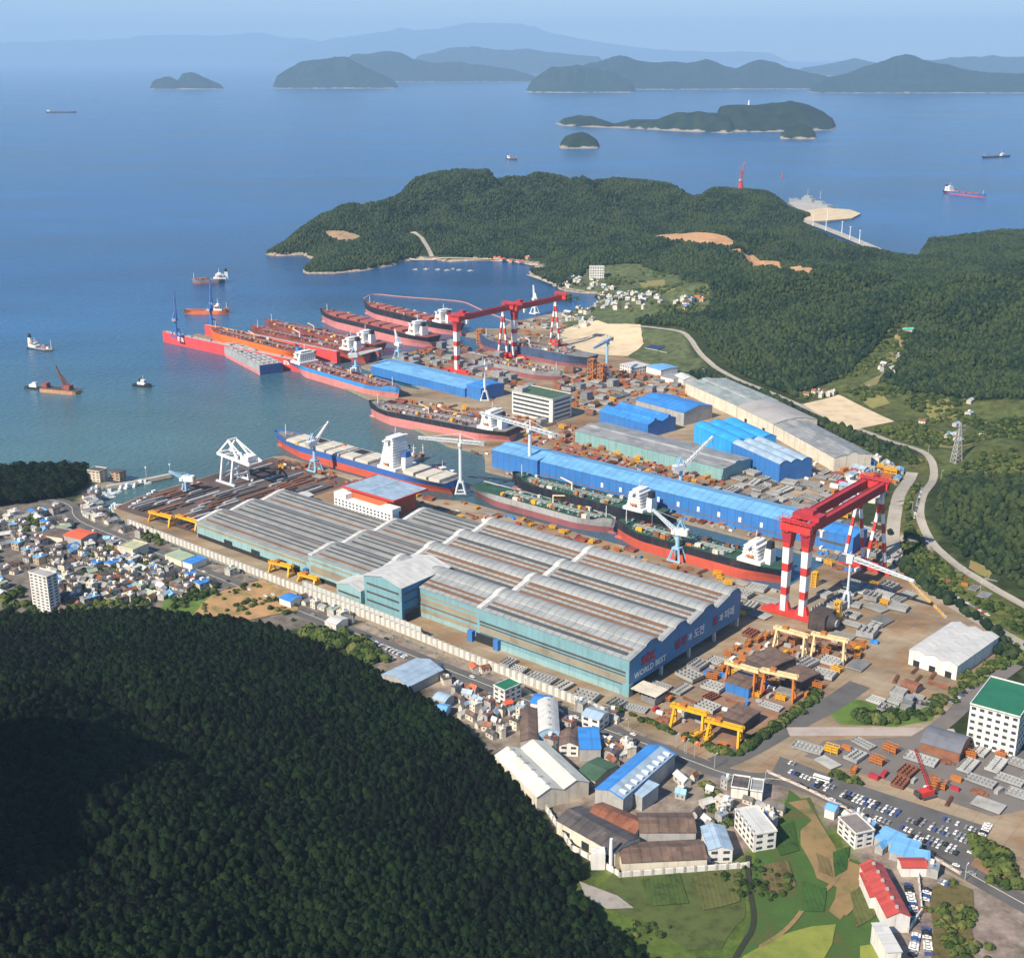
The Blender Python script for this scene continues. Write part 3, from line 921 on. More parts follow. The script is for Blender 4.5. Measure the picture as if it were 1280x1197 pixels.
def build_forest():
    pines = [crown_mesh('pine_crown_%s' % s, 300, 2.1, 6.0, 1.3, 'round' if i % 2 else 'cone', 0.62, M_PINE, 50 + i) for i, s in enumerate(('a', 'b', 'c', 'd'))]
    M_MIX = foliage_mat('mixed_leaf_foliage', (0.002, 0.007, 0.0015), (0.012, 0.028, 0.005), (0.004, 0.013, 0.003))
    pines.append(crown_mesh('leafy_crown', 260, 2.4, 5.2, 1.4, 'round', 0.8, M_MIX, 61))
    # near hill
    X, Y = jitter(-760, 200, 330, 1000, 3.05)
    k, Z, dep = ok_forest(X, Y)
    k &= (sdf(near_foot, X, Y) > -2)
    X, Y, Z, dep = X[k], Y[k], Z[k], dep[k]
    vis, px, py, dd = in_view(X, Y, Z + 4, -4)
    order = np.argsort(np.where(vis & (px > 2) & (px < 1278), dd, 1e9))
    first = order[:300]; rest = order[300:]
    sc = nrng.uniform(0.6, 1.3, len(X)) * (1 + 0.8 * fbm(X / 30, Y / 30, 31, 3))
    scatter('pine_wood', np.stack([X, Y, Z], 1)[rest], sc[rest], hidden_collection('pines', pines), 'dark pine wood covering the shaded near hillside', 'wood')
    pools = []
    for i, me in enumerate(pines):
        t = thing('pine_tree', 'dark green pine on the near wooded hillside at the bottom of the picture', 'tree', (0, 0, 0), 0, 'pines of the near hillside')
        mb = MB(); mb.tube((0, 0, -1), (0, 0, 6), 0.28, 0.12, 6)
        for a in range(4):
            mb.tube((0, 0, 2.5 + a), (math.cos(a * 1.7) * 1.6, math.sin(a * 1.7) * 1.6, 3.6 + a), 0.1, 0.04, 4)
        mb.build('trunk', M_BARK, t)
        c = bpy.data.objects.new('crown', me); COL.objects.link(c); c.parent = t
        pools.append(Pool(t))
    for n, j in enumerate(first):
        pools[n % 5].put((X[j], Y[j], Z[j]), rng.uniform(0, 6.28), scale=float(sc[j]))
    # far hills
    blobs = [blob_mesh('hill_crown_%s' % s, 3.5, 8.2, M_PINEFAR, 70 + i) for i, s in enumerate('abcde')]
    X, Y = jitter(-800, 1900, 900, 4200, 5.5)
    k, Z, dep = ok_forest(X, Y)
    k &= (Z > 2.2) & ~YARD_IN(X, Y) & (polydist(per, X, Y, False) > 17) & (sdf(near_foot, X, Y) < -40)
    for hr in HILL_ROADS: k &= polydist(hr, X, Y, False) > 9
    k &= ((np.asarray(X) > -700) & (Y > 1950)) | (X > 250) & (sdf(factories, X, Y) < -5)
    X, Y, Z = X[k], Y[k], Z[k]
    sc = nrng.uniform(0.6, 1.25, len(X)) * (1 + 0.6 * fbm(X / 60, Y / 60, 33, 3))
    scatter('hill_wood', np.stack([X, Y, Z - 1], 1), sc, hidden_collection('hill_crowns', blobs), 'mixed wood covering the hills behind the yard', 'wood')
    nfar = len(X)
    # scattered broadleaf trees and scrub on the open ground
    br = [crown_mesh('scrub_crown_%s' % s, 90, 3.3, 5.0, 0.3, 'round', 1.2, M_BROAD if i < 4 else M_SHRUB, 90 + i) for i, s in enumerate('abcde')]
    cb = hidden_collection('scrub_crowns', br)
    tot = 0
    PX, PS = [], []
    for poly, s, thr in ((valley, 7.5, -0.04), (nvillage, 10, 0.05), (slopeR, 5.5, -0.16), (slopeR2, 6, -0.02), (fieldS, 6, 0.17), (town_w, 7, 0.1)):
        xs = [p[0] for p in poly]; ys = [p[1] for p in poly]
        X, Y = jitter(min(xs), max(xs), min(ys), max(ys), s)
        k = inside(poly, X, Y) & (fbm(X / 70, Y / 70, 41, 3) > thr) & (polydist(per, X, Y, False) > 10) & ~YARD_IN(X, Y)
        k &= polydist(EDGE, X, Y, False) > 11
        for nb in NOBUSH: k &= ~inside(nb, X, Y)
        k &= polydist([tuple(p) for p in road_main], X, Y, False) > 12
        X, Y = X[k], Y[k]; Z = np.maximum(hz(X, Y), 2.9)
        PX.append(np.stack([X, Y, Z], 1)); PS.append(nrng.uniform(.35, 1.1, len(X)) * (.6 if poly is fieldS else 1))
    # planted belts: the works hedge and the lawn islands
    def belt(pts, n, w, s0=.5, s1=1.0):
        pts = [Vector((p[0], p[1], 0)) for p in pts]
        o = []
        for i in range(n):
            j = rng.randrange(len(pts) - 1); p = pts[j].lerp(pts[j + 1], rng.random())
            o.append((p.x + rng.gauss(0, w), p.y + rng.gauss(0, w), 3.0))
        PX.append(np.array(o)); PS.append(nrng.uniform(s0, s1, n))
    belt(PG([(928, 938), (975, 905), (1024, 868)]), 130, 1.8, .5, .9)
    belt(PG([(858, 920), (895, 938), (925, 944)]), 40, 1.5, .4, .8)
    belt(PG([(765, 882), (800, 898), (845, 918)]), 45, 1.2, .35, .6)
    belt(PG([(1065, 893), (1095, 898), (1120, 900)]), 45, 4, .6, 1.2)
    belt(PG([(1150, 895), (1190, 870), (1240, 835), (1275, 810)]), 110, 4, .4, .9)
    belt(PG([(1225, 1060), (1245, 1075), (1262, 1110)]), 50, 4, .6, 1.2)
    belt(PG([(1040, 968), (1075, 980)]), 14, 1.5, .4, .7)
    belt(PG([(385, 795), (420, 800), (450, 812), (475, 830)]), 60, 5, .8, 1.5)
    belt(PG([(300, 765), (320, 752), (345, 755), (365, 770)]), 40, 7, .3, .7)
    belt(PG([(215, 765), (240, 745), (262, 742)]), 30, 5, .4, .9)
    belt(PG([(250, 772), (285, 740), (320, 732)]), 22, 6, .25, .6)
    belt(PG([(-60, 740), (0, 745), (60, 765)]), 60, 9, .6, 1.2)
    belt(PG([(850, 478), (930, 508), (1040, 552), (1120, 575)]), 170, 3, .4, .8)
    belt(PG([(1185, 1125), (1195, 1160), (1200, 1215)]), 60, 7, .4, .8)
    belt(PG([(880, 980), (895, 1010), (905, 1035)]), 40, 2.5, .4, .7)
    A = np.concatenate(PX); B = np.concatenate(PS)
    scatter('scattered_shrubs', A, B, cb, 'loose trees and shrubs on the open ground around the yard', 'shrubs')
    # the wooded left headland
    hp = PG([(-80, 618), (-60, 600), (0, 592), (45, 590), (75, 588), (108, 592), (112, 604), (88, 618), (60, 625), (-60, 640)])
    xs = [p[0] for p in hp]; ys = [p[1] for p in hp]
    X, Y = jitter(min(xs), max(xs), min(ys), max(ys), 6)
    k = inside(hp, X, Y); X, Y = X[k], Y[k]
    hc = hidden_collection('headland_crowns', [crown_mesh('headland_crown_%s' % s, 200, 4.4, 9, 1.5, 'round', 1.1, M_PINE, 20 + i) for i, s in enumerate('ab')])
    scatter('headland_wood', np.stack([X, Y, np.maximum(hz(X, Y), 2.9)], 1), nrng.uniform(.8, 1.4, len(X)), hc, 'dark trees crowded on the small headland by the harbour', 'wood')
    print('TREES near', len(sc), 'far', nfar, 'scrub', len(A))
EDGE = PG([(1140, 592), (1118, 640), (1114, 690), (1150, 728), (1200, 762), (1290, 812)])
NOBUSH = [PP([(1000, 500), (1055, 490), (1135, 530), (1070, 545)]), PP([(700, 415), (740, 400), (800, 415), (815, 440), (790, 448), (700, 440)])]
NOBUSH.append(PP([(940, 1150), (1000, 1140), (1050, 1150), (1010, 1230), (900, 1230)]))
build_forest()

# bare patches and fields
M_SAND = mat('bare_sandy_soil', (0.62, 0.50, 0.33), .95, var=.25, scale=.04)
M_CLAY = mat('orange_clay', (0.46, 0.25, 0.12), .95, var=.4, scale=.06, color2=(0.50, 0.40, 0.26))
M_RICE = mat('rice_field', (0.22, 0.25, 0.045), .95, var=.3, scale=.04, color2=(.11, .16, .03), bump=.6)
M_GRASS = mat('meadow', (0.10, 0.17, 0.03), .95, var=.45, scale=.08, bump=.4)
M_GRASS2 = mat('lush_meadow', (0.050, 0.105, 0.020), .95, var=.45, scale=.05, bump=.6, color2=(.105, .085, .030))
M_DIRT = mat('field_dirt', (0.25, 0.17, 0.075), .95, var=.4, scale=.05, color2=(.10, .12, .035), bump=.5)
patch('bare_pit', PG([(700, 413), (738, 404), (760, 412), (800, 418), (804, 435), (785, 446), (740, 443), (705, 432)]), M_SAND, .7, kind='structure')
patch('sports_ground', PP([(1003, 506), (1048, 494), (1118, 528), (1058, 540)]), M_SAND, .7, jag=0)
patch('clay_cut', CLEAR[0], M_CLAY, 1.0)
patch('clay_cut', CLEAR[1], M_CLAY, 1.0)
patch('clay_cut', CLEAR[2], mat('dull_clay', (.32, .22, .13), .95, var=.4, scale=.05), 1.0)
strip('beach', PP([(512, 324), (545, 325), (600, 323), (640, 325), (672, 332)]), 9, M_SAND, .5, zmin=.6)
strip('beach', PP([(660, 344), (684, 352), (705, 361), (730, 364)]), 10, mat('grey_beach', (.42, .36, .28), .95, var=.3, scale=.05), .5, zmin=.6)
strip('hill_lane', HILL_ROADS[0], 10, M_ROADC, 1.2)
patch('clay_slope', CLEAR[4], mat('brown_slope', (.40, .24, .11), .95, var=.5, scale=.05, color2=(.12, .15, .04)), .6)
patch('grass_slope', PP([(195, 770), (205, 750), (240, 742), (262, 748), (240, 770)]), M_GRASS, .5)
patch('meadow', PP([(1000, 1000), (1012, 1000), (1030, 1030), (1045, 1070), (1100, 1090), (1110, 1200), (1110, 1270), (900, 1270), (930, 1180), (945, 1060), (975, 1030), (985, 990)]), M_GRASS2, .35)
patch('field_clearing', PP([(985, 1005), (1008, 1002), (1030, 1035), (1048, 1075), (1080, 1085), (1070, 1120), (1050, 1148), (1035, 1140), (1045, 1110), (1020, 1100), (1002, 1060), (1000, 1040), (1015, 1030)]), M_DIRT, .6)
patch('rice_field', PP([(930, 1197), (975, 1172), (1015, 1160), (1045, 1158), (1040, 1185), (1020, 1215), (1000, 1260), (880, 1260)]), M_RICE, .8, jag=1)
patch('rice_field', PP([(1075, 1185), (1100, 1180), (1106, 1260), (1075, 1260)]), M_RICE, .8, jag=1)
patch('rough_field', PP([(770, 1090), (930, 1085), (930, 1150), (900, 1190), (860, 1190), (800, 1150), (740, 1130)]), mat('rough_grass', (.075, .10, .025), .95, var=.5, scale=.1, bump=.4), .35)
for pl_, c_ in ((((965, 1040), (990, 1030), (1000, 1065), (975, 1075)), (.035, .085, .014)), (((950, 1085), (985, 1080), (995, 1110), (960, 1125)), (.13, .10, .04)), (((1040, 1068), (1062, 1062), (1058, 1090), (1042, 1100)), (.03, .09, .014)),
                (((1003, 1105), (1032, 1112), (1030, 1142), (1000, 1140)), (.04, .10, .018)), (((1062, 1118), (1085, 1105), (1095, 1150), (1070, 1160)), (.10, .11, .03)), (((1020, 1068), (1036, 1075), (1040, 1100), (1022, 1092)), (.16, .12, .05)),
                (((800, 1100), (850, 1095), (860, 1130), (815, 1135)), (.06, .10, .02)), (((865, 1095), (925, 1090), (925, 1130), (880, 1140)), (.10, .11, .035))):
    patch('garden_plot', PP(pl_), mat('plot_%d' % int(c_[0] * 1e4 + c_[1] * 1e3), c_, .95, var=.5, scale=.12, stripes=(0, 2.6, .5), bump=.5), .95, jag=1.5)
strip('field_path', PP([(1060, 1075), (1040, 1110), (1010, 1130), (985, 1165), (950, 1185)]), 2.5, M_DIRT, .75)
strip('field_path', PP([(1100, 1085), (1080, 1120), (1055, 1145)]), 3, M_DIRT, .8)
strip('ditch', PP([(935, 1070), (936, 1110), (945, 1160), (925, 1190), (905, 1230)]), 3, mat('ditch_mud', (.03, .035, .02), .95), .62)
patch('gravel_pile', PP([(722, 1105), (745, 1110), (770, 1125), (790, 1140), (760, 1138), (730, 1122)]), mat('gravel', (.33, .30, .27), .95, var=.3, scale=.2), .8)
patch('valley_clearing', PP([(1060, 488), (1100, 470), (1118, 420), (1130, 408), (1134, 415), (1120, 455), (1095, 482)]), mat('mixed_clearing', (.17, .16, .07), .95, var=.5, scale=.03, color2=(.36, .24, .13)), .6)
for q_ in (((1150, 505), (1185, 500), (1200, 520), (1165, 528)), ((1200, 470), (1235, 475), (1240, 490), (1205, 488)), ((1075, 500), (1100, 490), (1112, 505), (1090, 512)), ((1160, 545), (1200, 540), (1215, 556), (1175, 560)), ((800, 352), (830, 350), (845, 362), (815, 368)), ((1210, 700), (1240, 715), (1235, 725), (1212, 712))):
    patch('valley_plot', PP(q_), mat('dry_plot', (.20, .19, .06), .95, var=.5, scale=.06, color2=(.26, .17, .09), bump=.4), .6, jag=3)
patch('lawn', PG([(1035, 890), (1052, 872), (1130, 880), (1180, 872), (1165, 900), (1120, 908), (1050, 905)]), M_GRASS, .12, jag=.5)
patch('verge', PG([(1140, 895), (1175, 860), (1240, 820), (1290, 790), (1290, 815), (1240, 850), (1180, 885)]), M_GRASS, .09, jag=.5)
patch('garden_brown', PP([(1165, 1110), (1190, 1100), (1215, 1115), (1218, 1260), (1160, 1260)]), mat('brown_orchard', (.12, .10, .035), .95, var=.5, scale=.2, bump=.6), .5)
# ================================================================== ISLANDS AND FAR RANGES
def land_mat(name, a, b, shore):
    m = bpy.data.materials.new(name); m.use_nodes = True
    nt = m.node_tree; N = nt.nodes; L = nt.links; p = _pr(nt); p.inputs['Roughness'].default_value = 0.95; p.inputs['Specular IOR Level'].default_value = 0.1
    ge = N.new('ShaderNodeNewGeometry'); sx = N.new('ShaderNodeSeparateXYZ'); L.new(ge.outputs['Position'], sx.inputs[0])
    nz = N.new('ShaderNodeTexNoise'); nz.inputs['Scale'].default_value = 0.012; nz.inputs['Detail'].default_value = 6
    L.new(ge.outputs['Position'], nz.inputs['Vector'])
    rp = N.new('ShaderNodeValToRGB'); e = rp.color_ramp.elements; e[0].position = .35; e[0].color = (*a, 1); e[1].position = .68; e[1].color = (*b, 1)
    L.new(nz.outputs['Fac'], rp.inputs['Fac'])
    ad = N.new('ShaderNodeMath'); ad.operation = 'MULTIPLY_ADD'; ad.inputs[1].default_value = -44; L.new(nz.outputs['Fac'], ad.inputs[0]); L.new(sx.outputs[2], ad.inputs[2])
    mr = N.new('ShaderNodeMapRange'); mr.inputs['From Min'].default_value = -18; mr.inputs['From Max'].default_value = -13; L.new(ad.outputs[0], mr.inputs['Value'])
    mx = N.new('ShaderNodeMix'); mx.data_type = 'RGBA'; L.new(mr.outputs[0], mx.inputs['Factor']); mx.inputs['A'].default_value = (*shore, 1); L.new(rp.outputs[0], mx.inputs['B'])
    L.new(mx.outputs['Result'], p.inputs['Base Color'])
    return m
M_ISLE = land_mat('island_wood', (.008, .022, .014), (.026, .042, .020), (.34, .29, .22))
M_RANGE = land_mat('range_wood', (.008, .022, .020), (.022, .040, .028), (.30, .27, .22))

def island(name, prof, base_y, halfw, m, seed, tilt=0.0, res=None):
    """prof: (px, py of the skyline); base_y: waterline pixel row at the near shore; a ridge with real depth behind it"""
    near = [G(px, base_y + tilt * (px - prof[0][0]), 0) for px, _ in prof]
    pts = []
    for (px, py), g in zip(prof, near):
        D = math.hypot(g.x, g.y)
        x, y, z = RD(px, py, D + halfw)
        pts.append((x, y, max(z, 0.5)))
    xs = np.array([p[0] for p in pts]); ys_ = np.array([p[1] for p in pts]); zs = np.array([p[2] for p in pts])
    s = np.concatenate([[0], np.cumsum(np.hypot(np.diff(xs), np.diff(ys_)))])
    res = res or max(10.0, s[-1] / 190)
    t = np.arange(0, s[-1] + res, res)
    cx = np.interp(t, s, xs); cy = np.interp(t, s, ys_); cz = np.interp(t, s, zs)
    k = np.ones(3) / 3; cz[1:-1] = np.convolve(cz, k, 'valid')
    w = np.arange(-1.15, 1.2, 0.09)
    T, Wd = np.meshgrid(np.arange(len(t)), w)
    sn = smooth(np.minimum(t, s[-1] - t) / (0.06 * s[-1]) + 0.15)[T]
    X = cx[T] + (cx / np.hypot(cx, cy))[T] * Wd * halfw * sn * (1 + .5 * fbm(t / halfw, t * 0, seed, 3))[T]
    Y = cy[T] + (cy / np.hypot(cx, cy))[T] * Wd * halfw * sn * (1 + .5 * fbm(t / halfw, t * 0, seed, 3))[T]
    q = np.clip(np.abs(Wd), 0, 1)
    prof_ = (0.5 + 0.5 * np.cos(q * math.pi)) ** 0.8
    rv = fbm(X / (halfw * .4), Y / (halfw * .4), seed + 5, 5)
    Z = cz[T] * prof_ * (smooth(np.minimum(t, s[-1] - t) / (0.05 * s[-1])) ** .6)[T] * (1 + 1.25 * rv * (0.2 + q)) - 3 * (q >= 1) + 1.0
    nx = len(t); ny = len(w)
    idx = np.arange(nx * ny).reshape(ny, nx)
    f = np.stack([idx[:-1, :-1], idx[:-1, 1:], idx[1:, 1:], idx[1:, :-1]], -1).reshape(-1, 4)
    me = bpy.data.meshes.new(name); me.from_pydata(np.stack([X, Y, Z], -1).reshape(-1, 3).tolist(), [], f.tolist())
    me.materials.append(m); me.polygons.foreach_set('use_smooth', [True] * len(me.polygons))
    o = bpy.data.objects.new(name, me); COL.objects.link(o)
    return tag(o, kind='structure')

island('island_hills', [(186, 109), (192, 101), (205, 96), (213, 96), (222, 101), (228, 92), (238, 90), (250, 94), (262, 100), (275, 105), (281, 111)], 112, 480, M_ISLE, 1)
island('island_hills', [(339, 108), (345, 97), (362, 85), (378, 77), (400, 73), (420, 69), (432, 70), (446, 78), (458, 86), (475, 92), (492, 100), (500, 108)], 111, 700, M_ISLE, 2)
island('far_range_hills', [(405, 100), (420, 80), (440, 70), (465, 66), (485, 63), (500, 66), (515, 74), (545, 78), (580, 78), (620, 84), (660, 92), (680, 101)], 103, 900, M_RANGE, 3)
island('island_hills', [(656, 112), (668, 98), (690, 84), (710, 81), (735, 85), (770, 92), (790, 102), (796, 113)], 116, 520, M_ISLE, 4)
island('far_range_hills', [(690, 96), (725, 84), (750, 77), (781, 69), (800, 74), (820, 77), (841, 76), (862, 78), (884, 73), (905, 82), (920, 84), (935, 77), (950, 75), (968, 79), (990, 86), (1030, 95), (1050, 100)], 112, 900, M_RANGE, 5)
island('far_range_hills', [(1010, 108), (1030, 98), (1060, 90), (1085, 82), (1105, 77), (1120, 71), (1132, 68), (1145, 69), (1160, 74), (1180, 80), (1205, 88), (1240, 92), (1300, 90)], 117, 800, M_RANGE, 6)
island('far_range_hills', [(510, 78), (530, 67), (560, 62), (590, 60), (630, 62), (660, 60), (690, 66), (720, 68), (760, 72)], 93, 1200, M_RANGE, 7)
island('far_range_hills', [(990, 86), (1030, 82), (1070, 74), (1100, 80), (1180, 74), (1240, 70), (1310, 72)], 95, 1200, M_RANGE, 8)
island('far_range_hills', [(330, 66), (380, 56), (430, 46), (480, 40), (530, 37), (570, 31), (600, 28), (630, 29), (665, 33), (700, 43), (730, 48), (780, 58), (850, 63), (950, 66), (990, 68)], 79.5, 3000, M_RANGE, 9)
island('far_range_hills', [(-120, 64), (-40, 56), (30, 52), (100, 52), (170, 46), (220, 42), (270, 44), (320, 43), (370, 48), (420, 54), (470, 60), (520, 66)], 78.5, 3000, M_RANGE, 10)
island('island_hills', [(694, 157), (705, 148), (722, 144), (742, 146), (760, 152), (768, 155), (790, 149), (820, 149), (845, 141), (870, 140), (895, 141), (915, 150), (924, 163)], 157, 260, M_ISLE, 11, tilt=0.045)
island('island_hills', [(890, 150), (900, 135), (925, 130), (950, 131), (970, 131), (987, 128), (1010, 131), (1030, 140), (1042, 150), (1047, 161)], 166, 420, M_ISLE, 12, tilt=-0.02)
island('island_hills', [(975, 168), (985, 160), (1000, 156), (1015, 160), (1021, 171)], 174, 160, M_ISLE, 13)
island('island_hills', [(699, 182), (705, 171), (718, 166), (735, 167), (747, 174), (750, 183)], 186, 150, M_ISLE, 14)

# lighthouse and houses on the middle island
def p_on(px, py, D):
    return RD(px, py, D)
x, y, z = p_on(936, 131, 8750)
t = thing('lighthouse', 'tiny white lighthouse on the crest of the long middle island', 'lighthouse', (x, y, z - 6), 0)
MB().tube((0, 0, 0), (0, 0, 24), 7, 4.5, 12).build('tower', mat('white_paint', (.80, .80, .78), .6, var=.08, scale=.2), t)
MB().tube((0, 0, 24), (0, 0, 30), 5, 5, 12).tube((0, 0, 30), (0, 0, 34), 5.5, .5, 12).build('lantern', MATS['white_paint'], t)

# the haze: one closed box round the camera and the whole scene
def make_haze():
    mb = MB(); mb.bb(-60000, 60000, -1500, 85000, -9.5, 2300)
    m = bpy.data.materials.new('haze_air'); m.use_nodes = True
    nt = m.node_tree
    nt.nodes.remove(nt.nodes['Principled BSDF'])
    pv = nt.nodes.new('ShaderNodeVolumePrincipled')
    pv.inputs['Color'].default_value = (0.46, 0.70, 0.95, 1)
    pv.inputs['Density'].default_value = HAZE
    pv.inputs['Anisotropy'].default_value = 0.0
    nt.links.new(pv.outputs[0], nt.nodes['Material Output'].inputs['Volume'])
    o = mb.build('haze', m)
    tag(o, kind='stuff')
make_haze()
# ================================================================== BUILDINGS
def metal(name, c, st=None, var=.16, rough=.5, **k):
    return mat(name, c, rough, 0.0, var=var, scale=.06, stripes=st, **k)
M_WHITE = MATS['white_paint']
M_ROOFW = metal('pale_roof_sheet', (.29, .30, .29), (1, 6.0, .25), panels=(9, 4, .16))
M_ROOFWX = metal('pale_panel_roof', (.34, .36, .36), (0, 7.0, .5), panels=(9, 4, .16))
M_CYAN = metal('cyan_cladding', (.19, .37, .42), (0, 6.0, .12), streak=.45)
M_CYAN2 = metal('pale_cyan_cladding', (.27, .44, .46), (0, 6.0, .12), streak=.45)
M_DBLUE = metal('deep_blue_cladding', (.02, .20, .42), streak=.45)
M_STRIPG = metal('grey_skylight', (.085, .085, .08), var=.3)
M_STRIPB = metal('brown_skylight', (.20, .115, .065), var=.3)
M_BEIGE = metal('beige_window_band', (.30, .26, .19), var=.3)
M_DARK = mat('dark_opening', (.02, .022, .025), .8)
M_GLASS = mat('window_glass', (.05, .065, .08), .15, spec=.6)
M_RLBLUE = metal('light_blue_roof', (.17, .42, .72), (0, 9.0, .35), panels=(12, 5, .18))
M_RBLUE = metal('blue_roof', (.05, .25, .66), (0, 9.0, .3), panels=(12, 5, .2))
M_WBLUE = metal('blue_wall', (.04, .19, .52), (0, 9.0, .25), streak=.45)
M_BBLUE = metal('bright_blue_roof', (.04, .36, .80), (0, 9.0, .3), panels=(12, 5, .2))
M_TEAL = metal('teal_wall', (.22, .40, .40), (0, 8.0, .2), streak=.45)
M_RGREY = metal('grey_roof', (.30, .31, .31), (1, 5.0, .5), var=.25, panels=(11, 5, .28))
M_RGREEN = metal('green_grey_roof', (.34, .38, .36), (0, 8.0, .3), var=.25, panels=(11, 5, .25))
M_RDARK = metal('dark_roof', (.105, .095, .09), (0, 6.0, .4), var=.4, panels=(5, 3, .35))
M_RBROWN = metal('brown_roof', (.17, .115, .085), (0, 6.0, .4), var=.4, panels=(5, 3, .35))
M_RRUST = metal('rust_roof', (.25, .10, .055), (0, 6.0, .4), var=.4, panels=(5, 3, .35))
M_RRED = metal('red_roof', (.46, .075, .06), (1, 5.0, .3), panels=(8, 3, .22))
M_RORANGE = metal('orange_roof', (.75, .13, .05), var=.12)
M_CREAM = mat('cream_wall', (.66, .61, .50), .8, var=.2, scale=.1, streak=.45)
M_WWALL = mat('white_wall', (.74, .72, .68), .8, var=.15, scale=.1, streak=.45)
M_GWALL = mat('grey_wall', (.38, .38, .37), .8, var=.25, scale=.1, streak=.45)
M_RGRN = mat('green_roof', (.02, .16, .09), .7, var=.2, scale=.1)
M_RDGRN = mat('dull_green_roof', (.06, .12, .075), .8, var=.3, scale=.1)
M_RPGRN = mat('pale_green_roof', (.34, .42, .30), .8, var=.2, scale=.1)
M_SILVER = metal('silver_blue_roof', (.34, .46, .58), (0, 5.0, .3), panels=(7, 4, .22))
M_RWHITE = metal('white_roof', (.60, .60, .58), (1, 7.0, .25), var=.1, panels=(8, 4, .14))
M_RIVORY = metal('ivory_roof', (.66, .66, .58), (1, 7.0, .2), var=.12, panels=(8, 4, .16))
M_RED = mat('red_paint', (.62, .045, .04), .5, var=.2, scale=.2, streak=.35)
M_DKRED = mat('girder_red', (.42, .035, .05), .5, var=.25, scale=.1, streak=.35)
M_YEL = mat('yellow_paint', (.78, .42, .02), .5, var=.2, scale=.3, streak=.35)
M_CRM = mat('cream_paint', (.78, .62, .34), .5, var=.2, scale=.3, streak=.35)
M_ORG = mat('orange_paint', (.50, .17, .035), .55, var=.25, scale=.3, streak=.35)
M_PALE = mat('pale_crane_paint', (.62, .68, .72), .5, var=.15, scale=.3, streak=.35)
M_LBLU = mat('light_blue_paint', (.30, .52, .72), .5, var=.15, scale=.3, streak=.35)
M_BLUEP = mat('blue_crane_paint', (.03, .15, .48), .5, var=.2, scale=.3, streak=.35)
M_STEELG = mat('grey_primer_steel', (.27, .275, .28), .6, var=.35, scale=.12, rnd=.28)
M_STEELL = mat('light_primer_steel', (.36, .37, .37), .6, var=.3, scale=.12, rnd=.2)
M_STEELR = mat('rusty_steel', (.20, .085, .05), .85, var=.45, scale=.15, rnd=.3)
M_STEELD = mat('dark_steel', (.075, .065, .065), .8, var=.4, scale=.15, rnd=.3)

ROOFT = 0.35
def bay_profile(n, w, h, rise, kind):
    """eaves-to-eaves skyline of n bays, list of (y, z)"""
    pr = []
    for k in range(n):
        y0 = k * w
        if kind == 'gable':
            pts = [(0, h), (w / 2, h + rise), (w, h)]
        elif kind == 'mono':
            pts = [(0, h), (w, h + rise)]
        elif kind == 'flat':
            pts = [(0, h), (w, h)]
        elif kind == 'arch':
            pts = [(w * t, h + rise * math.sin(math.pi * t)) for t in (0, .1, .22, .36, .5, .64, .78, .9, 1)]
        elif kind == 'monitor':
            pts = [(0, h), (w * .40, h + rise * .55), (w * .42, h + rise * .9), (w * .5, h + rise), (w * .58, h + rise * .9), (w * .60, h + rise * .55), (w, h)]
        if pr: pts = pts[1:]
        pr += [(y0 + a, b) for a, b in pts]
    return pr

def sheet(mb, prof, x0, x1, t=ROOFT, mi=0, swap=False, lift=0.02):
    """a roof sheet of thickness t following a skyline, extruded along x (or y when swap)"""
    n = len(prof)
    loop = [(y, z + lift) for y, z in prof] + [(y, z + t + lift) for y, z in reversed(prof)]
    b = MB(); m = len(loop)
    vs = [(x0, y, z) for y, z in loop] + [(x1, y, z) for y, z in loop]
    fs = [(i, m + i, m + (i + 1) % m, (i + 1) % m) for i in range(m)]
    for X in (0, m):
        for i in range(n - 1):
            fs.append((X + i, X + i + 1, X + m - 2 - i, X + m - 1 - i))
    if swap: vs = [(y, x, z) for x, y, z in vs]
    mb.add(vs, fs, mi)

def solid(mb, prof, x0, x1, mi=0, swap=False):
    """walls closed under a skyline"""
    n = len(prof)
    vs = []
    for x in (x0, x1):
        vs += [(x, y, z) for y, z in prof] + [(x, y, -1.0) for y, z in prof]
    fs = []
    for o in (0, 2 * n):
        for i in range(n - 1):
            fs.append((o + i, o + i + 1, o + n + i + 1, o + n + i))
    for i in (0, n - 1):
        fs.append((i, 2 * n + i, 3 * n + i, n + i))
    for i in range(n - 1):
        fs.append((i, i + 1, 2 * n + i + 1, 2 * n + i))
    if swap: vs = [(y, x, z) for x, y, z in vs]
    mb.add(vs, fs, mi)

OCC = []   # footprints already taken, world xy
def occupy(c, hx, hy, ang):
    OCC.append((c[0], c[1], hx, hy, math.cos(ang), math.sin(ang)))
def free(x, y, r=0):
    for (cx, cy, hx, hy, c, s) in OCC:
        dx, dy = x - cx, y - cy
        if abs(dx * c + dy * s) < hx + r and abs(-dx * s + dy * c) < hy + r:
            return False
    return True

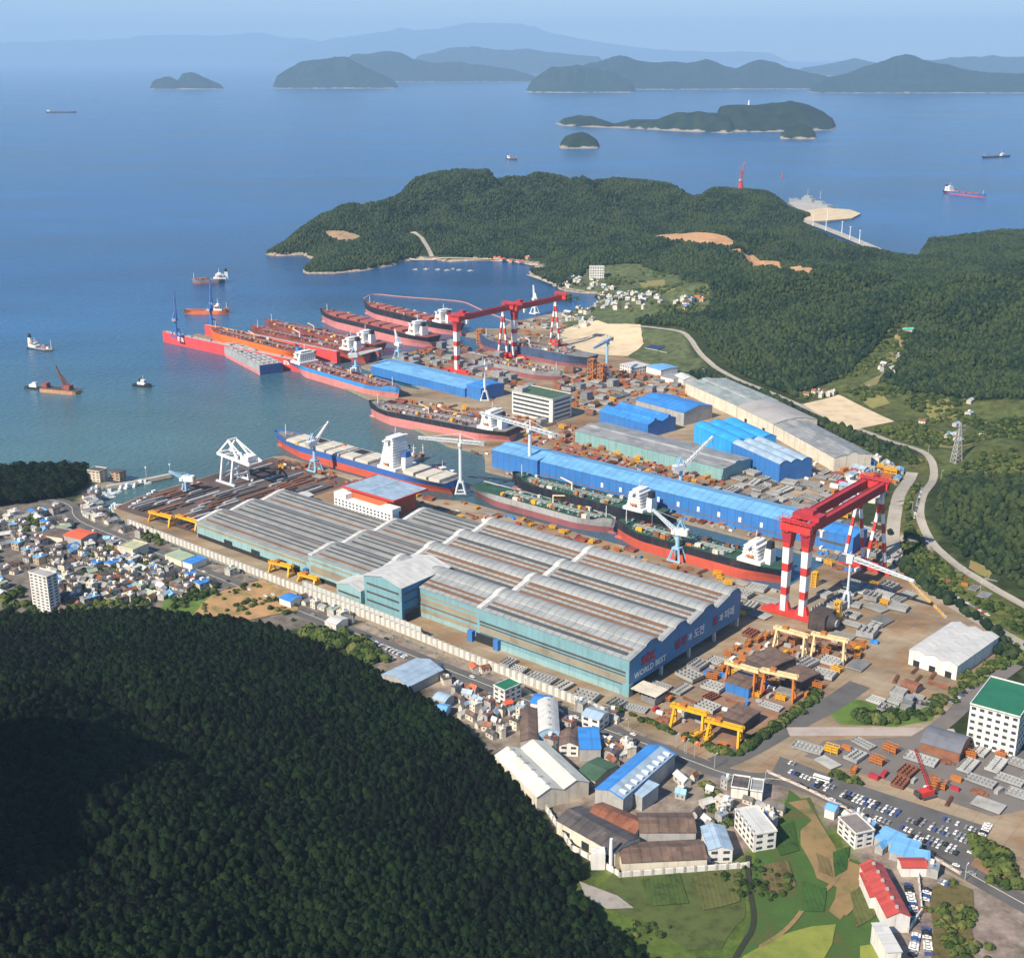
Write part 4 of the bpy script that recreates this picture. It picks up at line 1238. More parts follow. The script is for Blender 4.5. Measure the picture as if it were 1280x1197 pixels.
def building(name, label, cat, loc, ang, L, D, h, wall, roof, kind='gable', rise=None, n=1, ridge='x', windows=None, doors=0, endwall=None,
             vents=0, roof2=None, over=0.5, group=None, parapet=None):
    """local x = along the near eave, y = away; origin at the near-left corner"""
    t = thing(name, label, cat, loc, ang, group)
    span = D if ridge == 'x' else L
    run = L if ridge == 'x' else D
    rise = rise if rise is not None else span / n * 0.16
    prof = bay_profile(n, span / n, h, rise, kind)
    w = MB(); solid(w, prof, 0, run, swap=(ridge != 'x'))
    w.build('wall', wall, t)
    pr = [(y, z) for y, z in prof]
    s0 = (pr[1][1] - pr[0][1]) / max(pr[1][0] - pr[0][0], .01); s1 = (pr[-2][1] - pr[-1][1]) / max(pr[-1][0] - pr[-2][0], .01)
    pr[0] = (pr[0][0] - over, pr[0][1] - over * s0); pr[-1] = (pr[-1][0] + over, pr[-1][1] - over * s1)
    r = MB(); sheet(r, pr, -over, run + over, swap=(ridge != 'x'))
    ro = r.build('roof', roof, t)
    if parapet:
        q = MB()
        q.bb(-.3, L + .3, -.3, .2, h - .2, h + 1.2).bb(-.3, L + .3, D - .2, D + .3, h - .2, h + 1.2).bb(-.3, .2, .2, D - .2, h - .2, h + 1.2).bb(L - .2, L + .3, .2, D - .2, h - .2, h + 1.2)
        q.build('parapet', parapet, t)
    if vents:
        for i in range(vents):
            f = (i + .5) / vents * run
            top = max(z for y, z in prof)
            ym = min([y for y, z in prof if z > top - .01])
            v = MB()
            if ridge == 'x': v.box(f, ym, top + .1, 1.8, 1.8, 1.3, 0, 0, .7)
            else: v.box(ym, f, top + .1, 1.8, 1.8, 1.3, 0, 0, .7)
            v.build('vent', M_GWALL, ro)
    if windows:
        st, wm = windows          # storeys, material
        fh = h / st
        for k in range(st):
            for (fa, ln, ax) in ((0, L, 'x'), (1, D, 'y')):
                nw = max(2, int(ln / 5.0))
                g = MB()
                for i in range(nw):
                    if st <= 3 and i: g.build('window', wm, t); g = MB()
                    c = (i + .5) * ln / nw; ww = ln / nw * .55
                    z0 = k * fh + fh * .35; z1 = k * fh + fh * .78
                    if ax == 'x': g.bb(c - ww / 2, c + ww / 2, -.06, .1, z0, z1)
                    else: g.bb(L - .1, L + .06, c - ww / 2, c + ww / 2, z0, z1)
                g.build('window' if st <= 3 else 'window_row', wm, t)
    for i in range(doors):
        d = MB(); c = (i + .5) / doors * L; wd = min(6, L / doors * .4)
        d.bb(c - wd / 2, c + wd / 2, -.08, .1, 0, min(5, h * .65)); d.build('door', M_DARK, t)
    if endwall:
        e = MB(); b = MB(); solid(b, prof, run + .02, run + .14, swap=(ridge != 'x')); e.add(b.v, b.f)
        if ridge == 'x': e.build('end_wall', endwall, t)
    # world footprint centre
    c = Vector((L / 2 * math.cos(ang) - D / 2 * math.sin(ang), L / 2 * math.sin(ang) + D / 2 * math.cos(ang)))
    occupy((loc[0] + c.x, loc[1] + c.y), L / 2, D / 2, ang)
    return t

def bpx(name, label, a, b, c, h, wall, roof, z=3.0, cat='building', **kw):
    """a, b: pixels of the near eave corners, c: far eave corner beside b (all at height h)"""
    A = G(*a, z + h); B = G(*b, z + h); Cc = G(*c, z + h)
    ex = (B - A); ex.z = 0; L = ex.length; ex.normalize()
    ey = Vector((-ex.y, ex.x, 0))
    D = (Cc - B).dot(ey)
    ang = math.atan2(ex.y, ex.x)
    if D < 0: D = 8
    return building(name, label, cat, (A.x, A.y, z), ang, L, D, h, wall, roof, **kw)

# ------------------------------------------------------------------ the main assembly hall
def text_mesh(body, size, depth=0.15, bold=0.0):
    c = bpy.data.curves.new('t', 'FONT'); c.body = body; c.size = size; c.extrude = depth; c.offset = bold; c.resolution_u = 2
    o = bpy.data.objects.new('t', c); COL.objects.link(o)
    dg = bpy.context.evaluated_depsgraph_get(); dg.update()
    me = bpy.data.meshes.new_from_object(o.evaluated_get(dg))
    bpy.data.objects.remove(o)
    return me

def lettering(name, body, size, m, parent, mtx, bold=0.0):
    me = text_mesh(body, size, bold=bold); me.name = name
    me.transform(mtx); me.materials.clear(); me.materials.append(m)
    o = bpy.data.objects.new(name, me); COL.objects.link(o); o.parent = parent
    return o

def main_hall():
    o = W(-470, 702)
    t = thing('assembly_hall', 'huge cyan assembly hall with vaulted roof monitors and a lettered blue end wall', 'assembly hall', (o.x, o.y, 3.0))
    bay = 40.0
    def prof(n, h, y0=0.0, mon=True, amp=1.0):
        pr = []
        for k in range(n):
            pts = [(0, -2), (10, .4), (20, 2.6)] + ([(20.5, 3.6), (23, 4.7), (26, 5.3), (29, 5.4), (32, 5.0), (35, 3.9), (36.5, 1.4)] if mon else [(24, 3.4), (30, 2.8)]) + [(40, -2)]
            if k == 0: pts[0] = (0, -1.5)
            if k: pts = pts[1:]
            pr += [(y0 + k * bay + a, h + b * amp) for a, b in pts]
        return pr
    blocks = [  # x0, x1, y0, bays, eave, monitors, name
        (-147, 0, 0, 4, 31.0, True), (-268, -147, 7, 4, 27.5, True), (-350, -268, 3, 4, 23.0, False), (-512, -350, 3, 2.85, 17.5, False)]
    for bi, (x0, x1, y0, n, h, mon) in enumerate(blocks):
        p = prof(int(math.ceil(n)), h, y0, mon, 1.0 if mon else .8)
        if n != int(n):
            p = [q for q in p if q[0] <= y0 + n * bay]
        w = MB()
        # near wall, far wall, left end
        w.bb(x0, x1, p[0][0], p[0][0] + .6, 0 if bi else 0, p[0][1])
        w.bb(x0, x1, p[-1][0] - .6, p[-1][0], 9, p[-1][1])
        w.build('side_wall', M_CYAN if bi < 2 else M_CYAN2, t)
        nn = len(p)
        lo = 8.0 if bi == 0 else 0.0
        for xx, th in ((x1, -.6), (x0, .6)):
            if bi and xx == x1: continue
            e = MB()
            for i in range(nn - 1):
                (ya, za), (yb, zb) = p[i], p[i + 1]
                vs = [(xx, ya, lo), (xx, yb, lo), (xx, yb, zb), (xx, ya, za), (xx + th, ya, lo), (xx + th, yb, lo), (xx + th, yb, zb), (xx + th, ya, za)]
                e.add(vs, [(0, 1, 2, 3), (7, 6, 5, 4), (0, 4, 5, 1), (3, 2, 6, 7)])
            e.build('end_wall', M_DBLUE if bi == 0 and xx == x1 else M_CYAN2, t)
        r = MB(); pr = [(p[0][0] - .8, p[0][1] - .15)] + p[1:-1] + [(p[-1][0] + .8, p[-1][1])]
        sheet(r, pr, x0 - .5, x1 + .9, .5)
        ro = r.build('roof', M_ROOFWX if mon else M_ROOFW, t)
        # strips laid along the roof slope
        def strip_on(ya, yb, xa, xb, m, lift=.62):
            ys = [ya] + [q[0] for q in p if ya < q[0] < yb] + [yb]
            pts = [(y, float(np.interp(y, [q[0] for q in p], [q[1] for q in p]))) for y in ys]
            s = MB(); sheet(s, pts, xa, xb, .18, lift=lift); s.build('skylight', m, ro)
        nb = int(math.ceil(n))
        for k in range(nb):
            b0 = y0 + k * bay
            if b0 + 38 > y0 + n * bay + 20: continue
            ln = x1 - x0
            if mon:
                for (ya, yb, m) in ((3.2, 6.8, M_STRIPB if (k + bi) % 2 else M_STRIPG), (9.8, 12.4, M_STRIPB), (15.4, 19.2, M_STRIPB if k != 2 else M_STRIPG)):
                    if k == 0 and ya > 12: continue
                    strip_on(b0 + ya, b0 + yb, x0 + 7, x1 - 5, m)
            else:
                for (ya, yb, m) in ((5, 7.6, M_STRIPG if k % 2 else M_STRIPB), (13, 14.8, M_STRIPG), (18, 20, M_STRIPG), (33, 34.6, M_STRIPG), (25, 27.5, M_STRIPB if (k + bi) % 3 == 0 else M_STRIPG)):
                    if b0 + yb < y0 + n * bay - 1:
                        strip_on(b0 + ya, b0 + yb, x0 + 8, x1 - 6, m)
        # cap along the block's seaward edge
        c = MB(); sheet(c, [(y, z) for y, z in p], x0 - .2, x0 + 4.5, .5, lift=.55); c.build('edge_cap', M_RWHITE, ro)
        # window bands in the near wall
        yb_ = p[0][0]
        if bi == 0: bands = [(.66, .60, M_STRIPG), (.50, .34, M_BEIGE), (.31, .28, M_STRIPG), (.56, .52, M_STRIPG)]
        elif bi == 1: bands = [(.80, .74, M_BEIGE), (.66, .50, M_BEIGE), (.46, .40, M_STRIPB), (.30, .16, M_BEIGE)]
        elif bi == 2: bands = [(.84, .76, M_BEIGE), (.62, .30, M_BEIGE)]
        else: bands = [(.86, .70, M_BEIGE)]
        for (a, b_, m) in bands:
            g = MB(); g.bb(x0 + 3, x1 - 3, yb_ - .12, yb_ + .1, p[0][1] * b_, p[0][1] * a); g.build('window_band', m, t)
        g = MB(); base = 4.0 if bi else 4.5
        g.bb(x0 + 1, x1 - 8, yb_ - .16, yb_ + .1, -.5, base); g.build('base_opening', M_DARK if bi > 1 else M_CYAN2, t)
    # piers and doorways on the near side
    for x, w_, yy in ((-152, 5, -1.5), (-125, 5, -1.5), (-275, 6, 1), (-352, 4, 1)):
        g = MB(); g.bb(x - w_ / 2, x + w_ / 2, yy - 2, yy + 2, 0, 9); g.build('door_pier', M_WBLUE, t)
    for xa, xb, yy in ((-148, -129, -.3), (-372, -362, 2.6), (-392, -380, 2.6), (-430, -418, 2.6), (-470, -458, 2.6)):
        g = MB(); g.bb(xa, xb, yy, yy + .2, 0, 8); g.build('doorway', M_DARK, t)
    g = MB(); g.bb(-5, .6, -.5, 4.5, -.5, 10); g.build('corner_pier', M_CYAN, t)
    for y in (45, 84, 122, 158):
        g = MB(); g.bb(-2.5, -.2, y - .9, y + .9, -.5, 8.1); g.build('column', M_WWALL, t)
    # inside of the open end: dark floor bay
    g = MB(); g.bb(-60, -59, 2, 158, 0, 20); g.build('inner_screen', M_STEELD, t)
    # lettering along the blue end wall (reads left to right seen from the yard)
    face = Matrix.Translation((.25, 0, 0)) @ Matrix(((0, 0, 1, 0), (1, 0, 0, 0), (0, 1, 0, 0), (0, 0, 0, 1)))
    def put(nm, body, size, m, y, z, bold=.0, sx=1.0):
        lettering(nm, body, size, m, t, face @ Matrix.Translation((y, z, 0)) @ Matrix.Diagonal((sx, 1, 1, 1)), bold)
    put('lettering', 'WORLD BEST', 6.6, M_WHITE, 6.5, 12.0, .12, 1.05)
    M_LRED = mat('dark_red_lettering', (.40, .03, .05), .6)
    put('logo_lettering', 'stx', 13.5, M_LRED, 15.5, 19.5, .5, 1.1)
    put('lettering', '열정', 8.5, M_LRED, 60, 15.5, .15, 1.15)
    put('lettering', '과', 6.5, M_WHITE, 79.5, 16, .15)
    put('lettering', '도전', 8.2, M_WHITE, 88, 15.5, .15, 1.05)
    put('lettering', '꿈', 8.5, M_LRED, 116, 15.5, .15)
    put('lettering', '과', 6.5, M_WHITE, 126, 16, .15)
    put('lettering', '미래', 8.2, M_WHITE, 134, 15.5, .15, 1.05)
    g = MB(); g.bb(2, 24, -.4, 16, 7.6, 8.0); g.build('canopy', M_CREAM, t)
    # cross tower with its gabled roof running into the hall
    pr = [(-262, 31), (-240, 36), (-218, 31)]
    w = MB(); solid(w, pr, -13, 46, swap=True); w.build('tower_wall', M_CYAN, t)
    w = MB(); w.bb(-217.9, -217.7, -13, 30, 0, 31); w.build('tower_side_wall', M_DBLUE, t)
    r = MB(); sheet(r, [(-263, 30.8), (-240, 36), (-217, 30.8)], -14, 47, .45, swap=True); r.build('tower_roof', M_RWHITE, t)
    for z in (9, 16.5, 24):
        g = MB(); g.bb(-259, -221, -13.15, -12.9, z, z + 1.8); g.build('window_band', M_STRIPG, t)
        g = MB(); g.bb(-217.75, -217.5, -10, 8, z, z + 1.8); g.build('window_band', M_STRIPG, t)
    w = MB(); solid(w, [(-292, 17), (-276, 21), (-262.2, 17)], -17, 4, swap=True); w.build('annex_wall', M_CYAN2, t)
    r = MB(); sheet(r, [(-293, 16.8), (-276, 21), (-262.1, 17)], -17.6, 4, .4, swap=True); r.build('annex_roof', M_RWHITE, t)
    g = MB(); g.bb(-290, -264, -17.12, -16.9, 10, 11.8); g.build('window_band', M_STRIPG, t)
    w = MB(); w.bb(-218, -216, -12, 5, 0, 8); w.build('tower_doorway', M_DARK, t)
    c = W(-470 - 256, 702 + 80); occupy((c.x, c.y), 258, 84, ROTU)
    c = W(-470 - 255, 692); occupy((c.x, c.y), 40, 10, ROTU)
main_hall()

# ------------------------------------------------------------------ other yard buildings, aligned to the dock
def buv(name, label, u0, u1, v0, v1, h, wall, roof, **k):
    o = W(u0, v0)
    return building(name, label, k.pop('cat', 'shed'), (o.x, o.y, 3.0), ROTU, u1 - u0, v1 - v0, h, wall, roof, **k)

t = buv('blue_shed', 'very long light blue shed between the dock and the stock yard', -905, -532, 1062, 1104, 19, M_WBLUE, M_RLBLUE, rise=4.5)
g = MB()
for i in range(9): g.bb(150 + i * 24, 153 + i * 24, -.12, .1, 7, 12)
g.build('white_panel', M_WHITE, t)
g = MB(); g.bb(2, 370, -.1, .1, 4.5, 5.3); g.build('window_band', M_STRIPB, t)
g = MB(); g.bb(0, 66, -4, 14, 0, 20.5); g.build('stepped_bay', M_WBLUE, t)
g = MB(); sheet(g, [(-4.5, 20.5), (16, 22)], -.4, 66.4, .4); g.build('stepped_roof', M_RLBLUE, t)
t = buv('blue_shed', 'short deep blue shed ending the very long shed, under the red crane', -530, -468, 1068, 1098, 17, M_WBLUE, M_RBLUE, rise=2.5)
g = MB(); g.bb(28, 56, -.1, .1, 6, 8.5); g.build('window_band', M_STRIPG, t)

# dockside office with the red block
o = W(-912, 822)
t = thing('dock_office', 'white office with orange red upper block and blue grey roof by the blue ship', 'office', (o.x, o.y, 3))
MB().bb(0, 82, 0, 9, 0, 26).bb(0, 17, 0, 12, 26, 31).bb(64, 82, 0, 12, 26, 30).build('wall', M_WHITE, t)
MB().bb(15, 66, 9.2, 50, 0, 36).build('red_block', mat('orange_red_cladding', (.62, .12, .045), .6, var=.15), t)
MB().bb(8, 78, 6, 54, 36.2, 36.9).bb(39.6, 40.2, 6, 54, 36.9, 37.3).build('roof', M_SILVER, t)
MB().bb(7, 79, 5, 5.9, 35.4, 37.3).bb(7, 8, 5.9, 54, 35.4, 37.3).bb(78, 79, 5.9, 54, 35.4, 37.3).build('roof_edge', M_RED, t)
for k in range(7):
    g = MB()
    for i in range(16): g.bb(1.5 + i * 5, 4.1 + i * 5, -.08, .1, 2.2 + k * 3.4, 4.0 + k * 3.4)
    g.build('window', M_GLASS, t)
g = MB(); g.bb(66.3, 80, 13, 60, 0, 14); g.build('dark_side', M_GWALL, t)
c = W(-881, 858); occupy((c.x, c.y), 43, 34, ROTU)

def opx(*a, **k):
    return bpx(*a, **k)

# office block
t = opx('office_block', 'grey white five storey office block with strip windows beside the tanker berth', (640, 489), (691, 500), (711, 492), 30, M_WWALL, M_RDGRN, kind='flat', parapet=M_WWALL, cat='office')
Lx = 999
A_, B_, C_ = G(640, 489, 33), G(691, 500, 33), G(711, 492, 33)
Lx = (B_ - A_).length; Dx = (C_ - B_).length
for k in range(5):
    g = MB(); g.bb(2, Lx - 6, -.12, .1, 3 + k * 5.6, 5.6 + k * 5.6); g.build('window_band', M_GLASS, t)
    g = MB(); g.bb(Lx - .1, Lx + .12, 3, Dx - 3, 3 + k * 5.6, 5.4 + k * 5.6); g.build('window_band', M_GLASS, t)
g = MB(); g.bb(2, 16, 2, 14, 30, 36); g.build('stair_head', M_GWALL, t)

opx('teal_shed', 'low teal walled shed with striped grey roof behind the long blue shed', (719, 538), (905, 586), (922, 569), 14, M_TEAL, M_RGREY, kind='monitor', rise=3.5, cat='shed')
opx('twin_blue_shed', 'striped blue shed with stepped roof and dark gable end, nearest the grey office block', (749, 514), (810, 531), (850, 523), 17, M_WBLUE, M_RLBLUE if False else M_RBLUE, kind='monitor', rise=6, n=2, cat='shed')
opx('twin_blue_shed', 'plain saturated blue shed behind the striped one, with its open gable towards the yard', (795, 500), (855, 516), (880, 504), 17, M_GWALL, M_RBLUE, kind='gable', rise=5, cat='shed')
opx('blue_workshop', 'bright blue workshop with grey rear half roof at the middle of the yard', (868, 531), (915, 553), (952, 537), 21, M_BBLUE, M_BBLUE, kind='arch', rise=3, n=3, cat='shed')
opx('blue_workshop', 'blue walled workshop under a pale grey roof, joined to the bright blue one', (916, 553.5), (975, 580), (1012, 572), 21, M_WBLUE, M_SILVER, kind='arch', rise=3, n=3, cat='shed', doors=1)
opx('long_workshop', 'cream workshop with green grey roof, seaward third of the long line', (857, 478), (921, 507), (957, 494), 16, M_CREAM, M_RGREEN, kind='monitor', rise=4, cat='shed')
opx('long_workshop', 'cream workshop with plain grey arched roof, middle third of the long line', (922, 507.5), (967, 530), (1006, 517), 16, M_CREAM, mat('plain_grey_roof', (.36, .35, .34), .7, var=.2, scale=.04), kind='arch', rise=5, cat='shed', doors=2)
opx('long_workshop', 'cream workshop with dark striped roof, landward third of the long line', (968, 530.5), (1043, 572), (1079, 562), 16, M_CREAM, M_RGREY, kind='monitor', rise=5, cat='shed')
opx('store_shed', 'small white store at the seaward end of the long cream workshops', (843, 469), (854, 475), (866, 471), 8, M_WWALL, M_RWHITE, cat='shed')
opx('quay_shed', 'long light blue quay shed with low roof behind the blue and pink ship', (463, 457), (581, 486), (600, 474), 12, M_WBLUE, M_RLBLUE, rise=4, cat='shed')
opx('quay_shed', 'taller blue roofed shed at the landward end of the quay shed', (583, 481), (601, 486), (617, 476), 17, M_WBLUE, M_RBLUE, rise=2, cat='shed')
opx('white_warehouse', 'white warehouse with three low roof humps at the right edge of the yard', (1137, 812), (1197, 832), (1240, 793), 12, M_WWALL, M_RWHITE, n=3, rise=2.2, ridge='y', cat='warehouse', doors=3)
t = opx('green_roof_block', 'tall white block with a green flat roof cut by the right edge', (1213, 880), (1275, 897), (1300, 862), 30, M_WWALL, M_RGRN, kind='flat', windows=(6, M_GLASS), parapet=M_WWALL)
opx('arched_store', 'dark grey arched store beside the orange racks at lower right', (1151, 927), (1200, 941), (1214, 921), 7, M_STEELR, mat('slate_roof', (.16, .17, .20), .6, var=.2), kind='arch', rise=4, cat='shed')
# sheltered stock roofs between the yellow gantries
for k_, (a, b, c) in enumerate((((932, 822), (962, 836), (990, 820)), ((975, 842), (1000, 853), (1018, 838)), ((903, 894), (930, 904), (950, 889)), ((906, 851), (936, 861), (945, 845)))):
    opx('stock_shelter', ('wide rusty brown flat roofed shelter between the upper cream gantries', 'brown stock shelter beside the hedge and works road', 'dark brown stock shelter between the yellow gantries nearest the hedge', 'rust brown shelter with blue side under the left cream gantry')[k_],
        a, b, c, 8, M_WBLUE if k_ == 3 else M_STEELD, M_RBROWN, kind='gable', rise=.8, cat='shelter')

# ------------------------------------------------------------------ foreground works and houses
F_ = lambda *a, **k: bpx(*a, **k)
F_('twin_warehouse', 'ivory warehouse with two joined gable roofs at the forest edge', (619, 944), (671, 996), (732, 973), 10, M_CREAM, M_RIVORY, n=2, rise=4, vents=6, doors=3, cat='warehouse')
t = F_('blue_factory', 'long factory with half blue and half silver roof beside the main road', (744, 986), (779, 999), (843, 942), 12, M_GWALL, M_RBLUE, ridge='y', rise=3, cat='factory')
r_ = MB(); L_ = (G(779, 999, 15) - G(744, 986, 15)).length; D_ = (G(843, 942, 15) - G(779, 999, 15)).length
sheet(r_, [(L_ / 2 + .4, 15.0 + .1), (L_ + .4, 12.0 + .2)], .2, D_ * .97, .3, swap=True, lift=.35); r_.build('silver_roof_half', M_SILVER, t)
g = MB()
for i in range(9): g.bb(L_ / 2 + 1.5, L_ - 1, 4 + i * D_ / 9.6, 6.4 + i * D_ / 9.6, 13.2, 14.6)
g.build('skylight', M_WHITE, t)
F_('silver_lean_to', 'small silver roofed block against the blue and silver factory', (790, 990), (803, 996), (820, 981), 10, M_GWALL, M_SILVER, kind='mono', rise=1)
F_('vaulted_shop', 'narrow workshop with pale vaulted roof and blue edges among the small factories', (674, 915), (699, 915), (697, 876), 9, M_LBLU, M_RWHITE, kind='arch', ridge='y', rise=3, vents=5)
F_('brown_roof_shop', 'old brown grey roofed shop left of the vaulted workshop', (651, 926), (673, 926), (675, 886), 7, M_GWALL, M_RBROWN, ridge='y', rise=2)
F_('blue_roof_store', 'small blue roofed store behind the brown grey shop', (663, 878), (684, 881), (692, 870), 7, M_WWALL, M_RBLUE, rise=1.5)
F_('rust_roof_house', 'white house with faded brown roof beside the plain blue roof', (699, 931), (723, 932), (722, 915), 8, M_WWALL, M_RBROWN, ridge='y', rise=2.5, windows=(2, M_GLASS))
F_('plain_blue_shop', 'shop with a flat saturated blue roof among the small factories', (725, 936), (751, 936), (749, 909), 9, M_GWALL, M_RBLUE, kind='flat')
F_('silver_roof_house', 'white house with silver roof beside the yard wall end', (727, 893), (749, 900), (758, 889), 9, M_WWALL, M_SILVER, rise=2, windows=(2, M_GLASS))
F_('green_roof_shop', 'low shop with a dull green roof behind the ivory warehouse', (720, 966), (744, 976), (762, 952), 6, M_GWALL, M_RDGRN, rise=2)
F_('yard_house', 'white three storey house with a green patch on its roof beside the main road', (617, 857), (631, 864), (648, 853), 11, M_WWALL, M_RGRN, kind='flat', windows=(3, M_GLASS), parapet=M_WWALL, cat='house')
F_('silver_barn', 'silver blue barn with wide roof at the forest edge above the ivory warehouse', (477, 843), (511, 858), (556, 838), 7, M_GWALL, M_SILVER, ridge='y', rise=4, cat='barn')
F_('small_silver_hut', 'small silver vaulted hut below the silver barn', (541, 872), (556, 877), (558, 866), 6, M_GWALL, M_SILVER, kind='arch')
F_('small_blue_hut', 'small light blue hut at the forest edge below the silver vaulted hut', (543, 889), (556, 891), (557, 880), 5, M_LBLU, M_RLBLUE)
F_('old_foundry', 'old foundry hall with a dark sagging roof along the forest side', (696, 1025), (769, 1066), (793, 1043), 9, M_CREAM, M_RDARK, rise=3, cat='factory', doors=3)
F_('old_foundry', 'old foundry hall with an orange rust roof behind the dark one', (735, 1018), (793, 1042), (806, 1024), 9, M_GWALL, M_RRUST, rise=3, cat='factory')
F_('old_foundry', 'old foundry hall with a brown roof below the scrap yard', (800, 1040), (870, 1040), (867, 1016), 10, M_GWALL, M_RBROWN, rise=3, cat='factory')
F_('old_foundry', 'wide low foundry hall with brown roof along the white boundary wall', (778, 1078), (884, 1073), (880, 1049), 6.5, M_CREAM, M_RBROWN, rise=2.5, cat='factory')
F_('foundry_office', 'white walled foundry office with a silver blue roof beside the ditch', (886, 1062), (916, 1061), (911, 1032), 9, M_WWALL, M_SILVER, ridge='y', rise=2, windows=(2, M_GLASS), cat='office')
t = thing('chimney_stack', 'white furnace block with a slim chimney at the foundry boundary wall', 'chimney', tuple(G(758, 1083)), 0)
MB().bb(-9, -1, -3, 4, 0, 11).build('furnace_block', M_WWALL, t)
MB().tube((2.4, 0, 0), (2.4, 0, 19), 1.3, .9, 12).build('stack', M_WHITE, t)
F_('white_flats', 'white flat roofed block by the meadow with rooftop boxes', (919, 1012), (943, 1043), (964, 1030), 12, M_WWALL, M_RWHITE, kind='flat', windows=(3, M_GLASS), parapet=M_WWALL, vents=5)
F_('grey_roof_house', 'white house with a dark grey roof, nearer the main road, above the white flats', (914, 984), (935, 987), (938, 972), 7, M_WWALL, M_RDARK, kind='flat', parapet=M_WWALL, cat='house')
F_('grey_roof_house', 'smaller white house with grey roof beside a steep ditch above the white flats', (938, 988), (953, 990), (952, 975), 7, M_WWALL, M_RGREY, kind='flat', parapet=M_WWALL, cat='house')
F_('grey_roof_office', 'white office with a plain grey flat roof and parapet between meadow and main road', (1048, 1022), (1070, 1043), (1091, 1036), 10, M_WWALL, mat('plain_felt_roof', (.22, .20, .19), .9, var=.2), kind='flat', windows=(3, M_GLASS), parapet=M_WWALL, cat='office')
F_('roadside_store', 'small white store with light blue canopy at the meadow top', (1031, 1010), (1043, 1014), (1050, 1006), 6, M_WWALL, M_RLBLUE)
for i_, (a, b, c, lb) in enumerate((((1093, 1046), (1120, 1058), (1108, 1036), 'light blue roof nearest the grey roofed office beside the main road'), ((1112, 1064), (1142, 1073), (1140, 1052), 'light blue roof, middle one of three beside the main road'), ((1143, 1075), (1162, 1078), (1158, 1066), 'light blue roof next to the small red roofed store'))):
    F_('blue_lean_to', lb, a, b, c, 5, M_GWALL, M_RLBLUE, kind='mono', rise=1.5)
F_('red_roof_factory', 'long factory with a faded red roof at lower right', (1109, 1146), (1138, 1145), (1124, 1079), 10, M_WWALL, M_RRED, ridge='y', rise=3, cat='factory', vents=6)
F_('red_roof_annex', 'small red roofed annex on the left flank of the long red roofed factory', (1088, 1121), (1098, 1121), (1096, 1091), 8, M_WWALL, M_RRED, kind='mono', ridge='y', rise=1)
F_('white_end_block', 'white flat block closing the near end of the red roofed factory', (1110, 1190), (1127, 1189), (1123, 1152), 12, M_WWALL, M_RWHITE, kind='flat')
F_('red_roof_store', 'small white store with a red roof beside the light blue lean-to roofs', (1128, 1084), (1160, 1084), (1157, 1072), 6, M_WWALL, M_RRED, rise=1.5)
# apartments at the left edge and by the headland
F_('apartment_tower', 'tall pale apartment tower at the left edge above the pine wood', (36, 716), (58, 722), (74, 717), 33, M_WWALL, M_GWALL, kind='flat', windows=(12, M_GLASS), parapet=M_WWALL, cat='apartment block')
F_('harbour_hotel', 'beige hotel with balcony stripes on the headland point, nearer the trees', (109, 588), (124, 590), (130, 585), 12, M_CREAM, M_RDARK, kind='flat', windows=(4, M_STRIPB), parapet=M_CREAM, cat='hotel')
F_('harbour_hotel', 'brick coloured hotel at the tip of the headland point', (137, 589), (149, 591), (154, 587), 9, mat('tan_brick', (.45, .30, .20), .8, var=.2), M_RDARK, kind='flat', windows=(3, M_GLASS), cat='hotel')
F_('orange_roof_hall', 'grey walled hall with a vivid orange roof in the left village', (79, 669), (101, 674), (114, 664), 8, M_GWALL, M_RORANGE, rise=1.5)
F_('brown_roof_hall', 'low hall with a dark brown roof left of the vivid orange roof', (52, 668), (78, 672), (82, 662), 6, M_CREAM, M_RBROWN, rise=1)
F_('market_hall', 'hall with a yellow green flat roof and dark side below the harbour bridge', (147, 683), (166, 688), (174, 677), 9, M_CREAM, mat('yellow_green_roof', (.45, .47, .28), .8), kind='flat', parapet=M_CREAM)
F_('pale_green_hall', 'pale green roofed hall beside the yard wall in the left village', (206, 693), (227, 701), (232, 690), 6, M_CREAM, M_RPGRN, kind='flat')
F_('blue_box_shop', 'bright blue roofed shop joined to the pale green hall', (228, 701), (240, 705), (246, 694), 6, M_WWALL, M_RBLUE, kind='flat')
F_('blue_kiosk', 'small saturated blue roofed shed on the clay slope below the yard wall', (349, 747), (363, 752), (366, 742), 6, M_WWALL, M_RBLUE, rise=1)
F_('white_cottage', 'white roofed cottage on the clay slope below the yard wall', (406, 777), (420, 781), (429, 771), 6, M_WWALL, M_RWHITE, rise=1.5, cat='house')
# buildings of the right hand gatehouse quarter, hillside temple, stables
F_('low_dark_store', 'dark blue roofed store by the bend of the perimeter road', (806, 434), (822, 437), (826, 428), 6, M_GWALL, mat('navy_roof', (.03, .05, .12), .6), rise=1.5)
F_('white_long_wall', 'long white low building by the bend of the perimeter road', (803, 434), (833, 441), (834, 439), 4, M_WWALL, M_RWHITE, kind='flat')
F_('blue_top_office', 'white office with a light blue roof near the bare sandy pit', (808, 458), (826, 463), (836, 456), 9, M_WWALL, M_RLBLUE, rise=1)
F_('white_top_office', 'white roofed office beside the bare sandy pit', (775, 455), (793, 460), (800, 453), 9, M_WWALL, M_RWHITE, kind='flat', windows=(2, M_GLASS))
F_('grey_top_store', 'grey roofed store next to the light blue roofed office', (826, 470), (842, 474), (848, 466), 7, M_WWALL, M_RGREY, rise=1)
g_ = P(1130, 417)
building('valley_house', 'small house with a green roof high in the wooded valley', 'house', (g_.x, g_.y, g_.z), 0.1, 16, 10, 5, M_CREAM, mat('turquoise_roof', (.10, .45, .38), .7), rise=2)

